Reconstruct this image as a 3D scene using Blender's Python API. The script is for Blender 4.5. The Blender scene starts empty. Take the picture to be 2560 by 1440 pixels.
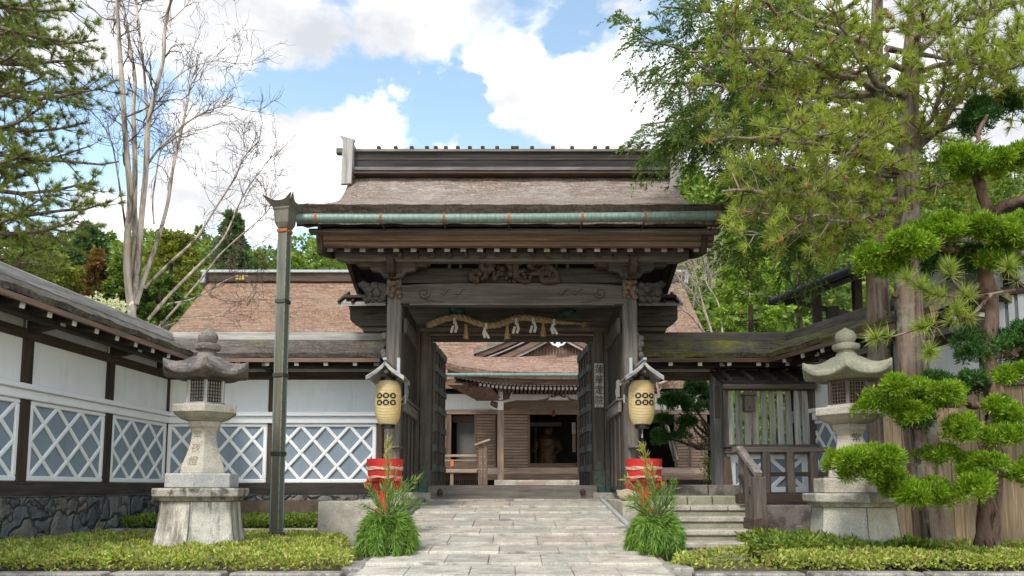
import bpy, math, random
import numpy as np
from mathutils import Vector, Matrix, Euler
R = math.radians
random.seed(7)
rng = np.random.default_rng(11)
SC = bpy.context.scene

# ------------------------------------------------------------------ camera, sky, sun, exposure
F, HORIZON, ZC = 1950.0, 1220.0, 1.58          # focal length in photo pixels, eye level row, eye height
PITCH = math.atan(196.0 / F)
AXIS_ROW = HORIZON - 196.0
cam_d = bpy.data.cameras.new("camera")
cam_d.sensor_width = 36.0
cam_d.lens = 36.0 * F / 2560.0
cam_d.shift_y = (AXIS_ROW - 720.0) / 2560.0
cam_d.clip_start, cam_d.clip_end = 0.1, 2000.0
cam = bpy.data.objects.new("camera", cam_d)
SC.collection.objects.link(cam)
cam.location = (0, 0, ZC)
cam.rotation_euler = (R(90) + PITCH, 0, 0)
SC.camera = cam
CP, SP = math.cos(PITCH), math.sin(PITCH)


def W(px, py, Y):
    """point at depth Y seen at photo pixel (px, py)"""
    xc, yc = (px - 1280.0) / F, (AXIS_ROW - py) / F
    d = CP - yc * SP
    return Vector((xc * Y / d, Y, ZC + Y * (SP + yc * CP) / d))


def XX(px, Y, py=1050): return W(px, py, Y).x
def ZZ(py, Y): return W(1280, py, Y).z


SUN_EL, SUN_AZ = R(48), R(-28)                  # azimuth measured from behind the camera, towards the left
world = bpy.data.worlds.new("World")
SC.world = world
world.use_nodes = True
wt = world.node_tree
wt.nodes.clear()


class NT:
    """small helper to wire nodes"""
    def __init__(s, t): s.t = t
    def n(s, typ, ins=None, **kw):
        o = s.t.nodes.new(typ)
        for k, v in kw.items(): setattr(o, k, v)
        for k, v in (ins or {}).items():
            if isinstance(v, bpy.types.NodeSocket): s.t.links.new(v, o.inputs[k])
            else: o.inputs[k].default_value = v
        return o
    def math(s, op, a, b=0.0, c=None, clamp=False):
        d = {0: a, 1: b}
        if c is not None: d[2] = c
        return s.n('ShaderNodeMath', d, operation=op, use_clamp=clamp).outputs[0]
    def vmath(s, op, a, b=None, out=0):
        d = {0: a}
        if b is not None: d[1] = b
        return s.n('ShaderNodeVectorMath', d, operation=op).outputs[out]
    def noise(s, vec, scale, detail=3, rough=0.55, dist=0.0, out=0):
        return s.n('ShaderNodeTexNoise', {'Vector': vec, 'Scale': scale, 'Detail': detail, 'Roughness': rough, 'Distortion': dist}).outputs[out]
    def ramp(s, fac, stops):
        r = s.n('ShaderNodeValToRGB', {0: fac})
        e = r.color_ramp.elements
        e[0].position, e[0].color = stops[0][0], (*stops[0][1], 1)
        e[1].position, e[1].color = stops[-1][0], (*stops[-1][1], 1)
        for p, c in stops[1:-1]:
            x = e.new(p); x.color = (*c, 1)
        return r.outputs[0]
    def mix(s, fac, a, b, mode='MIX'):
        m = s.n('ShaderNodeMix', data_type='RGBA', blend_type=mode)
        for i, v in ((0, fac), (6, a), (7, b)):
            if isinstance(v, bpy.types.NodeSocket): s.t.links.new(v, m.inputs[i])
            else: m.inputs[i].default_value = v if i == 0 else (*v[:3], 1)
        return m.outputs[2]
    def rng(s, v, a, b, c, d):
        return s.n('ShaderNodeMapRange', {0: v, 1: a, 2: b, 3: c, 4: d}).outputs[0]


w = NT(wt)
sky = w.n('ShaderNodeTexSky', sky_type='NISHITA', sun_disc=False, sun_elevation=SUN_EL, sun_rotation=R(180) + SUN_AZ,
          altitude=800.0, air_density=1.0, dust_density=0.6, ozone_density=2.0)
tc = w.n('ShaderNodeTexCoord')
gdir = tc.outputs['Generated']
stretch = w.vmath('MULTIPLY', gdir, (1.0, 1.0, 1.45))
n1 = w.noise(stretch, 5.2, 8, 0.56, 0.25)
n2 = w.noise(w.vmath('ADD', stretch, (3.1, 1.7, 0.4)), 16.0, 6, 0.6, 0.3)
cov = w.math('ADD', w.math('MULTIPLY', n1, 0.66), w.math('MULTIPLY', n2, 0.36))


wcol = w.n('ShaderNodeTexNoise', {'Vector': stretch, 'Scale': 9.0, 'Detail': 5, 'Roughness': 0.6}).outputs[1]
warped = w.vmath('ADD', gdir, w.vmath('MULTIPLY', w.vmath('SUBTRACT', wcol, (.5, .5, .5)), (.13, .13, .13)))


def blob(px, py, rad, wgt):
    d = (W(px, py, 1.0) - Vector((0, 0, ZC))).normalized()
    dist = w.vmath('DISTANCE', warped, tuple(d), out=1)
    return w.math('MULTIPLY', w.rng(dist, 0.0, rad, 1.0, 0.0), wgt)


BL = [(620, 205, .055, -.26), (720, 235, .065, -.30), (820, 235, .06, -.30), (910, 225, .065, -.30), (1000, 215, .05, -.22), (1090, 290, .055, -.34), (1140, 210, .05, -.16), (1430, 85, .055, -.32), (1380, 130, .04, -.2),
      (250, 330, .09, -.22), (190, 260, .06, -.12), (130, 480, .08, -.2), (480, 250, .05, -.14), (850, 35, .055, -.20), (1200, 335, .06, -.22), (1330, 345, .05, -.14), (1620, 90, .05, -.14), (1290, 20, .05, -.12),
      (560, 400, .11, .32), (700, 400, .10, .36), (850, 350, .085, .42), (960, 345, .06, .34), (640, 330, .04, .2), (1350, 210, .09, .24), (1240, 190, .05, .14), (1000, 100, .09, .20), (800, 120, .07, .16), (600, 80, .12, .26), (330, 120, .10, .18),
      (1540, 240, .10, .18), (160, 90, .11, .12), (1790, 420, .10, .24), (2150, 300, .35, .20), (330, 560, .10, .18), (90, 620, .10, .14)]
acc = cov
for b in BL: acc = w.math('ADD', acc, blob(*b))
alpha = w.n('ShaderNodeMapRange', {0: acc, 1: 0.432, 2: 0.63, 3: 0.0, 4: 1.0}, interpolation_type='SMOOTHSTEP').outputs[0]
shade = w.ramp(w.noise(w.vmath('ADD', stretch, (0.3, 0.9, -.25)), 7.0, 6, 0.6), [(0.32, (1.72, 1.80, 1.90)), (0.46, (2.20, 2.22, 2.28)), (0.62, (4.0, 4.0, 4.0))])
skyb = w.mix(1.0, sky.outputs[0], (1.06, 0.95, 0.75), 'MULTIPLY')
col = w.mix(alpha, skyb, shade)
bg = w.n('ShaderNodeBackground', {'Color': col, 'Strength': 0.15})
w.n('ShaderNodeOutputWorld', {'Surface': bg.outputs[0]})

sun_d = bpy.data.lights.new("sun", 'SUN')
sun_d.energy, sun_d.angle, sun_d.color = 1.2, R(14), (1.0, 0.95, 0.87)
sun = bpy.data.objects.new("sun", sun_d)
SC.collection.objects.link(sun)
sd = Vector((math.sin(SUN_AZ) * math.cos(SUN_EL), -math.cos(SUN_AZ) * math.cos(SUN_EL), math.sin(SUN_EL)))   # towards the sun
sun.rotation_euler = sd.to_track_quat('Z', 'Y').to_euler()
vs = SC.view_settings
SC.display_settings.display_device = 'sRGB'
vs.view_transform, vs.look, vs.exposure, vs.gamma, vs.use_curve_mapping = 'Standard', 'None', 1.55, 1.0, False
SC.cycles.max_bounces = 6
SC.cycles.diffuse_bounces = 4
SC.cycles.transmission_bounces = 4
SC.cycles.use_denoising = True

# ------------------------------------------------------------------ materials (all procedural)
MATS = {}


def mat(name, build):
    if name in MATS: return MATS[name]
    m = bpy.data.materials.new(name)
    m.use_nodes = True
    m.node_tree.nodes.clear()
    t = NT(m.node_tree)
    build(t)
    MATS[name] = m
    return m


def coords(t):
    """thing-local coordinates, shifted per object so copies differ"""
    tcn = t.n('ShaderNodeTexCoord')
    oi = t.n('ShaderNodeObjectInfo')
    off = t.vmath('SCALE', (7.0, 3.0, 5.0))
    t.t.links.new(oi.outputs['Random'], off.node.inputs[3])
    return t.vmath('ADD', tcn.outputs['Object'], off), oi.outputs['Random']


def finish(t, color, rough=0.8, bump=None, bstr=0.3, bdist=0.02, metal=0.0, spec=0.3, extra=None):
    p = t.n('ShaderNodeBsdfPrincipled', {'Metallic': metal, 'Specular IOR Level': spec})
    for k, v in (('Base Color', color), ('Roughness', rough)):
        if isinstance(v, bpy.types.NodeSocket): t.t.links.new(v, p.inputs[k])
        else: p.inputs[k].default_value = (*v, 1) if k == 'Base Color' else v
    if bump is not None:
        b = t.n('ShaderNodeBump', {'Height': bump, 'Strength': bstr, 'Distance': bdist})
        t.t.links.new(b.outputs[0], p.inputs['Normal'])
    t.n('ShaderNodeOutputMaterial', {'Surface': p.outputs[0]})
    return p


def c3(c, k): return tuple(min(1, x * k) for x in c)


def wood(name, base, axis='x', pale=(0.27, 0.24, 0.21), palef=0.35, dark=0.45):
    def f(t):
        v, rnd = coords(t)
        sc = {'x': (0.9, 14, 14), 'y': (14, 0.9, 14), 'z': (14, 14, 0.9)}[axis]
        s2 = {'x': (2.5, 60, 60), 'y': (60, 2.5, 60), 'z': (60, 60, 2.5)}[axis]
        g = t.noise(t.vmath('MULTIPLY', v, sc), 1.0, 5, 0.6, 0.4)
        g2 = t.noise(t.vmath('MULTIPLY', v, s2), 1.0, 3, 0.6)
        big = t.noise(v, 1.3, 4, 0.6)
        c = t.ramp(g, [(0.28, c3(base, dark)), (0.5, base), (0.75, c3(base, 1.45))])
        c = t.mix(t.rng(big, 0.48, 0.75, 0.0, palef), c, pale)
        c = t.mix(t.rng(g2, 0.35, 0.62, 0.5, 0.0), c, c3(base, 0.35))
        c = t.mix(1.0, c, t.ramp(rnd, [(0, (0.8, 0.8, 0.8)), (1, (1.2, 1.18, 1.15))]), 'MULTIPLY')
        h = t.math('ADD', t.math('MULTIPLY', g, 0.6), t.math('MULTIPLY', g2, 0.5))
        finish(t, c, 0.82, h, 0.5, 0.012, spec=0.2)
    return mat(name + '_' + axis, f)


def WOOD(kind, axis):
    return {'old': lambda: wood('wood_old', (0.102, 0.089, 0.077), axis, pale=(.215, .195, .175)),
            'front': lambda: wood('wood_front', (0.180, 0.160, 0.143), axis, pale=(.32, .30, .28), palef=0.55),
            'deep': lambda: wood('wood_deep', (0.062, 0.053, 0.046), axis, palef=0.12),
            'beam': lambda: wood('wood_beam', (0.080, 0.057, 0.045), axis, pale=(.16, .13, .11), palef=0.25),
            'ridge': lambda: wood('wood_ridge', (0.036, 0.034, 0.034), axis, pale=(.12, .115, .11), palef=0.15),
            'fascia': lambda: wood('wood_fascia', (0.215, 0.140, 0.105), axis, palef=0.30),
            'silver': lambda: wood('wood_silver', (0.40, 0.385, 0.365), axis, pale=(.5, .49, .47), palef=0.5),
            'hall': lambda: wood('wood_hall', (0.34, 0.245, 0.195), axis, pale=(.43, .34, .28), palef=0.4, dark=.6),
            'hallx': lambda: wood('wood_hall_dark', (0.165, 0.110, 0.085), axis, pale=(.28, .215, .18), palef=0.3),
            'tan': lambda: wood('wood_tan', (0.50, 0.37, 0.245), axis, pale=(.58, .47, .35), palef=0.4, dark=.7),
            'rail': lambda: wood('wood_rail', (0.165, 0.135, 0.115), axis, palef=0.3),
            }[kind]()


def thatch(name, base, red, grey, moss=0.0, mossc=(0.16, 0.17, 0.035), fs=1.0):
    def f(t):
        v, rnd = coords(t)
        fine = t.noise(t.vmath('MULTIPLY', v, (20 * fs, 13 * fs, 17 * fs)), 1.0, 4, 0.75)
        row = t.noise(t.vmath('MULTIPLY', v, (2.2 * fs, 17 * fs, 17 * fs)), 1.0, 3, 0.6)
        big = t.noise(v, 0.9, 5, 0.65)
        c = t.ramp(fine, [(0.34, c3(base, 0.30)), (0.5, base), (0.66, c3(base, 1.65))])
        c = t.mix(t.rng(big, 0.4, 0.62, 0.0, 0.75), c, t.mix(fine, c3(grey, .6), c3(grey, 1.35)))
        c = t.mix(t.rng(t.noise(v, 2.3, 4, 0.6), 0.52, 0.7, 0.0, 0.6), c, red)
        if moss > 0:
            c = t.mix(t.rng(t.noise(t.vmath('ADD', v, (4, 4, 4)), 1.6, 6, 0.7), 0.62 - moss * .3, 0.70 - moss * .12, 0.0, 0.9), c,
                      t.mix(fine, c3(mossc, .5), c3(mossc, 1.7)))
        c = t.mix(t.rng(row, 0.32, 0.52, 0.6, 0.0), c, c3(base, 0.25))
        c = t.mix(t.rng(t.noise(t.vmath('MULTIPLY', v, (4.5, 9, 9)), 1.0, 6, 0.75), 0.40, 0.60, 0.55, 0.0), c, c3(base, 0.45))
        c = t.mix(t.rng(t.noise(t.vmath('MULTIPLY', v, (2.2, .5, .5)), 1.0, 4, 0.6), 0.58, 0.78, 0.0, 0.28), c, c3(grey, 0.8))
        h = t.math('ADD', t.math('MULTIPLY', fine, 0.8), t.math('MULTIPLY', row, 0.6))
        finish(t, c, 0.95, h, 0.9, 0.03, spec=0.1)
    return mat(name, f)


def granite(name, base, stain=0.4, streak=False, dark=(0.05, 0.047, 0.043), sscale=1.0):
    def f(t):
        v, rnd = coords(t)
        sp = t.noise(v, 90, 2, 0.7)
        mid = t.noise(v, 9, 6, 0.7)
        sv = t.vmath('MULTIPLY', v, (6, 6, 1.1) if streak else (3.0, 3.0, 3.0))
        st = t.noise(sv, 1.0 * sscale, 7, 0.68, 0.3)
        c = t.ramp(sp, [(0.3, c3(base, 0.62)), (0.5, base), (0.7, c3(base, 1.35))])
        c = t.mix(t.rng(mid, 0.35, 0.65, 0.35, 0.0), c, c3((base[0], base[1] * .93, base[2] * .82), 0.62))
        c = t.mix(t.rng(st, 0.455, 0.60, 0.0, stain), c, dark)
        c = t.mix(t.rng(t.noise(v, 22, 3, .6), 0.63, 0.70, 0.0, 0.5 * stain), c, (0.62, 0.62, 0.57))
        c = t.mix(t.rng(t.noise(v, 2.1, 7, .72), .53, .68, 0, min(.6, stain)), c, c3((base[0], base[1] * .96, base[2] * .88), .42))
        h = t.math('ADD', t.math('MULTIPLY', sp, 0.35), t.math('MULTIPLY', mid, 0.9))
        finish(t, c, 0.88, h, 0.8, 0.03, spec=0.2)
    return mat(name, f)


def plain(name, col, rough=0.6, var=0.25, scale=6.0, metal=0.0, bstr=0.2, spec=0.3, vary=(1, 1, 1)):
    def f(t):
        v, rnd = coords(t)
        n = t.noise(t.vmath('MULTIPLY', v, vary), scale, 5, 0.65)
        c = t.ramp(n, [(0.3, c3(col, 1 - var)), (0.55, col), (0.75, c3(col, 1 + var))])
        finish(t, c, rough, n, bstr, 0.01, metal=metal, spec=spec)
    return mat(name, f)


def plaster(name, col, dirt=0.25):
    def f(t):
        v, rnd = coords(t)
        n = t.noise(v, 1.1, 6, 0.7)
        n2 = t.noise(t.vmath('MULTIPLY', v, (5, 5, .7)), 1.2, 5, 0.7)
        c = t.mix(t.rng(n, 0.4, 0.7, 0.0, dirt), col, c3((col[0], col[1] * .97, col[2] * .92), 0.72))
        c = t.mix(t.rng(n2, 0.52, 0.72, 0.0, dirt), c, c3(col, 0.62))
        finish(t, c, 0.85, t.noise(v, 25, 4, .6), 0.12, 0.01, spec=0.2)
    return mat(name, f)


def rubble(name):
    def f(t):
        v, rnd = coords(t)
        wv = t.vmath('ADD', v, t.vmath('SCALE', t.n('ShaderNodeTexNoise', {'Vector': v, 'Scale': 2.5}).outputs[1]))
        wv.node.inputs[1].links[0].from_node.inputs[3].default_value = 0.62
        sv = t.vmath('MULTIPLY', wv, (2.3, 2.3, 3.2))
        e = t.n('ShaderNodeTexVoronoi', {'Vector': sv, 'Scale': 1.0, 'Randomness': 0.95}, feature='DISTANCE_TO_EDGE').outputs[0]
        cc = t.n('ShaderNodeTexVoronoi', {'Vector': sv, 'Scale': 1.0, 'Randomness': 0.95}, feature='F1').outputs[1]
        g = t.n('ShaderNodeSeparateColor', {0: cc})
        c = t.ramp(g.outputs[0], [(0.0, (0.095, 0.112, 0.124)), (0.45, (0.15, 0.165, 0.172)), (0.75, (0.21, 0.21, 0.20)), (1.0, (0.23, 0.19, 0.155))])
        n = t.noise(v, 7, 7, 0.72, .5)
        c = t.mix(t.rng(n, 0.42, 0.66, 0.0, 0.75), c, (0.045, 0.052, 0.058))
        c = t.mix(t.rng(t.noise(v, 14, 4, .6), 0.6, 0.7, 0.0, 0.45), c, (0.30, 0.30, 0.27))
        c = t.mix(t.rng(t.math('ADD', e, t.math('MULTIPLY', t.noise(v, 9, 4, .7), .05)), 0.022, 0.062, 1.0, 0.0), c, (0.016, 0.015, 0.013))
        h = t.math('ADD', t.rng(e, 0.0, 0.14, 0.0, 1.0), t.math('MULTIPLY', n, 0.8))
        finish(t, c, 0.8, h, 1.0, 0.06, spec=0.35)
    return mat(name, f)


def island_stone(name):
    def f(t):
        v, rnd = coords(t)
        ge = t.n('ShaderNodeNewGeometry')
        ri = ge.outputs['Random Per Island']
        sp = t.noise(v, 70, 3, 0.7)
        mid = t.noise(v, 5, 7, 0.72)
        lines = t.noise(t.vmath('MULTIPLY', v, (3, 34, 3)), 1.0, 4, 0.65)
        c = t.ramp(ri, [(0.0, (0.42, 0.395, 0.335)), (0.3, (0.57, 0.525, 0.44)), (0.55, (0.48, 0.455, 0.39)), (0.8, (0.57, 0.495, 0.41)), (1.0, (0.41, 0.335, 0.29))])
        c = t.mix(1.0, c, t.ramp(sp, [(0.3, (.62, .62, .62)), (0.5, (1, 1, 1)), (.7, (1.25, 1.25, 1.25))]), 'MULTIPLY')
        c = t.mix(t.rng(mid, 0.44, 0.64, 0.0, 0.65), c, (0.22, 0.195, 0.17))
        c = t.mix(t.rng(lines, 0.34, 0.46, 0.7, 0.0), c, (0.15, 0.135, 0.115))
        c = t.mix(t.rng(t.noise(v, 1.1, 7, .72), .52, .68, 0, .55), c, (.27, .25, .215))
        c = t.mix(t.rng(t.noise(v, 2.6, 6, .7), .60, .70, 0, .5), c, (.155, .15, .105))
        h = t.math('ADD', t.math('MULTIPLY', sp, .3), t.math('ADD', mid, lines))
        finish(t, c, 0.85, h, 0.55, 0.02, spec=0.25)
    return mat(name, f)


def leaf(name, cols, trans=0.30, rough=0.55, spec=0.25, clump=1.6, cl=(0.62, 1.25)):
    """cols: ramp over the random value of each leaf; a slow noise makes some clumps paler and others darker"""
    def f(t):
        ge = t.n('ShaderNodeNewGeometry')
        v, rnd = coords(t)
        n = t.noise(v, clump, 3, 0.6)
        c = t.ramp(ge.outputs['Random Per Island'], [(i / (len(cols) - 1), x) for i, x in enumerate(cols)])
        c = t.mix(1.0, c, t.ramp(n, [(0.3, (cl[0],) * 3), (0.7, (cl[1], cl[1], cl[1] * .85))]), 'MULTIPLY')
        p = t.n('ShaderNodeBsdfPrincipled', {'Base Color': c, 'Roughness': rough, 'Specular IOR Level': spec})
        tr = t.n('ShaderNodeBsdfTranslucent', {'Color': t.mix(1.0, c, (1.25, 1.35, .6), 'MULTIPLY')})
        m = t.n('ShaderNodeMixShader', {0: trans, 1: p.outputs[0], 2: tr.outputs[0]})
        t.n('ShaderNodeOutputMaterial', {'Surface': m.outputs[0]})
    return mat(name, f)


def bark(name, base, ridge=(16, 16, 1.6), moss=None, peel=0.0):
    def f(t):
        v, rnd = coords(t)
        g = t.noise(t.vmath('MULTIPLY', v, ridge), 1.0, 6, 0.65, 0.6)
        n = t.noise(v, 2.2, 5, 0.65)
        c = t.ramp(g, [(0.36, c3(base, 0.16)), (0.48, base), (0.66, c3(base, 1.7))])
        if peel: c = t.mix(t.rng(n, 0.45, 0.6, 0, peel), c, t.mix(g, (.10, .05, .032), (.27, .15, .10)))
        if moss: c = t.mix(t.rng(t.noise(v, 3.1, 5, .7), 0.5, 0.62, 0, .7), c, moss)
        finish(t, c, 0.92, g, 1.0, 0.05, spec=0.15)
    return mat(name, f)


GATE_THATCH = thatch('gate_bark_thatch', (0.30, 0.235, 0.195), (0.30, 0.17, 0.12), (0.41, 0.365, 0.33), 0.04)
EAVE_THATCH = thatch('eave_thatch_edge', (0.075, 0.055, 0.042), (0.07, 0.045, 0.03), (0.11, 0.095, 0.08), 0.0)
WALL_THATCH = thatch('mossy_wall_thatch', (0.135, 0.115, 0.095), (0.12, 0.09, 0.07), (0.23, 0.21, 0.185), 0.10)
MOSS_THATCH = thatch('very_mossy_thatch', (0.150, 0.132, 0.102), (0.13, 0.10, 0.07), (0.21, 0.19, 0.15), 0.66, (0.30, 0.275, 0.055))
HALL_THATCH = thatch('hall_thatch', (0.29, 0.182, 0.125), (0.31, 0.15, 0.085), (0.36, 0.255, 0.195), 0.0, fs=.55)
PORCH_THATCH = thatch('porch_thatch', (0.36, 0.225, 0.165), (0.40, 0.185, 0.10), (0.40, 0.29, 0.235), 0.0, fs=.6)
GREY_THATCH = thatch('grey_thatch', (0.31, 0.235, 0.195), (0.30, 0.20, 0.15), (0.34, 0.285, 0.255), 0.0)
GRAN = granite('granite', (0.50, 0.455, 0.385), 0.30)
GRAN_CLEAN = granite('granite_clean', (0.47, 0.465, 0.45), 0.12)
GRAN_STREAK = granite('granite_streaked', (0.66, 0.62, 0.55), 0.80, True, (0.13, 0.115, 0.10))
GRAN_PALE = granite('granite_pale', (0.50, 0.475, 0.42), 0.25, True, (0.22, 0.21, 0.18))
GRAN_LICHEN = granite('granite_lichen', (0.45, 0.415, 0.365), 0.95, False, (0.075, 0.065, 0.06), 2.0)
GRAN_DARK = granite('granite_dark_weathered', (0.235, 0.205, 0.190), 0.8, False, (0.075, 0.065, 0.06), 1.4)
GRAN_MOSS = granite('granite_mossy', (0.36, 0.345, 0.255), 0.40, False, (0.12, 0.135, 0.11), 1.3)
KERB = granite('kerb_granite', (0.40, 0.375, 0.34), 0.75, False, (0.10, 0.085, 0.08), 1.2)
SLAB = island_stone('path_slabs')
RUBBLE = rubble('rubble_stone')
WHITE = plaster('white_plaster', (0.86, 0.87, 0.88), 0.30)
TRIM = plaster('white_trim', (0.86, 0.87, 0.885), 0.12)
BLUEGREY = plaster('blue_grey_plaster', (0.26, 0.312, 0.375), 0.40)
WTIP = plain('white_painted_end', (0.80, 0.80, 0.79), 0.6, 0.06)
COPPER = plain('copper_patina', (0.185, 0.255, 0.220), 0.55, 0.35, 4.0, 0.3, vary=(6, 6, 1))
COPPER_PIPE = plain('copper_dull', (0.155, 0.140, 0.108), 0.5, 0.35, 3.0, 0.15, vary=(5, 5, .6))
COPPER_DARK = plain('copper_brown', (0.085, 0.085, 0.070), 0.45, 0.3, 5.0, 0.5)
VERDI = plain('verdigris', (0.045, 0.115, 0.095), 0.5, 0.4, 6.0, 0.4)
SHOE = plain('copper_shoe', (0.090, 0.105, 0.082), 0.5, 0.5, 3.5, 0.35)
RUST = plain('rust', (0.36, 0.13, 0.055), 0.85, 0.4, 12)
IRON = plain('iron', (0.10, 0.07, 0.06), 0.7, 0.4, 14, 0.4)
RED = plain('red_paint', (0.50, 0.030, 0.026), 0.42, 0.18, 5.0)
BINDING = plain('pale_binding', (0.55, 0.38, 0.30), 0.8, 0.35, 20)
BLACK = plain('black_lacquer', (0.012, 0.012, 0.013), 0.35, 0.2)
INK = plain('black_ink', (0.022, 0.020, 0.018), 0.75, 0.2)
STRAW = plain('straw', (0.46, 0.335, 0.175), 0.85, 0.4, 16)
PAPERW = plain('white_paper', (0.78, 0.80, 0.77), 0.8, 0.05)
TIN = plain('grey_tin', (0.43, 0.44, 0.45), 0.45, 0.2, 5, 0.35)
SLATE = plain('dark_tile', (0.055, 0.058, 0.062), 0.5, 0.3, 6)
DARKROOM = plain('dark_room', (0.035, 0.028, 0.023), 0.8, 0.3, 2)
GREYDOOR = plain('grey_door', (0.135, 0.125, 0.12), 0.7, 0.1, 2)
ORANGE = plain('orange_tag', (0.62, 0.16, 0.03), 0.6, 0.1)
GOLD = plain('gold_leaf', (0.72, 0.50, 0.12), 0.35, 0.2, 8, 0.6)
SOIL = plain('soil', (0.115, 0.085, 0.06), 0.95, 0.4, 5, bstr=.6)
GRAVEL = plain('gravel', (0.33, 0.31, 0.28), 0.95, 0.35, 30, bstr=.6)
HILLM = plain('hill_soil', (0.050, 0.062, 0.028), 0.95, 0.3, 0.3)
PALEBARK = bark('pale_smooth_bark', (0.43, 0.36, 0.295), (5, 5, 1.0))
TWIGM = bark('twig_bark', (0.115, 0.085, 0.068), (8, 8, 2))
GREYTWIG = bark('pale_twig', (0.42, 0.35, 0.28), (8, 8, 2))
CEDARBARK = bark('cedar_bark', (0.215, 0.160, 0.130), (9, 9, 0.6), (0.29, 0.30, 0.25), 0.35)
PINEBARK = bark('pine_bark', (0.15, 0.11, 0.085), (9, 9, 4))
DARKBARK = bark('dark_bark', (0.085, 0.062, 0.048), (10, 10, 3))


def lantern_paper(t):
    v, rnd = coords(t)
    n = t.noise(v, 3.0, 4, .6)
    tcn = t.n('ShaderNodeTexCoord')
    z = t.n('ShaderNodeSeparateXYZ', {0: tcn.outputs['Object']}).outputs[2]
    c = t.ramp(n, [(0.35, (0.80, 0.60, 0.27)), (0.6, (0.86, 0.72, 0.43))])
    c = t.mix(t.rng(t.noise(v, 6, 4, .7), .58, .72, 0, .55), c, (.70, .46, .14))
    rb = t.math('SINE', t.math('MULTIPLY', z, 330.0))
    c = t.mix(t.rng(rb, .45, 1.0, 0, .45), c, (.55, .40, .18))  # rib shading painted into the paper colour as darker bands
    p = t.n('ShaderNodeBsdfPrincipled', {'Base Color': c, 'Roughness': .6, 'Specular IOR Level': .2})
    tr = t.n('ShaderNodeBsdfTranslucent', {'Color': c})
    m = t.n('ShaderNodeMixShader', {0: .3, 1: p.outputs[0], 2: tr.outputs[0]})
    t.n('ShaderNodeOutputMaterial', {'Surface': m.outputs[0]})


LPAPER = mat('lantern_paper', lantern_paper)

# ------------------------------------------------------------------ mesh and scene helpers
COL = SC.collection


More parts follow.
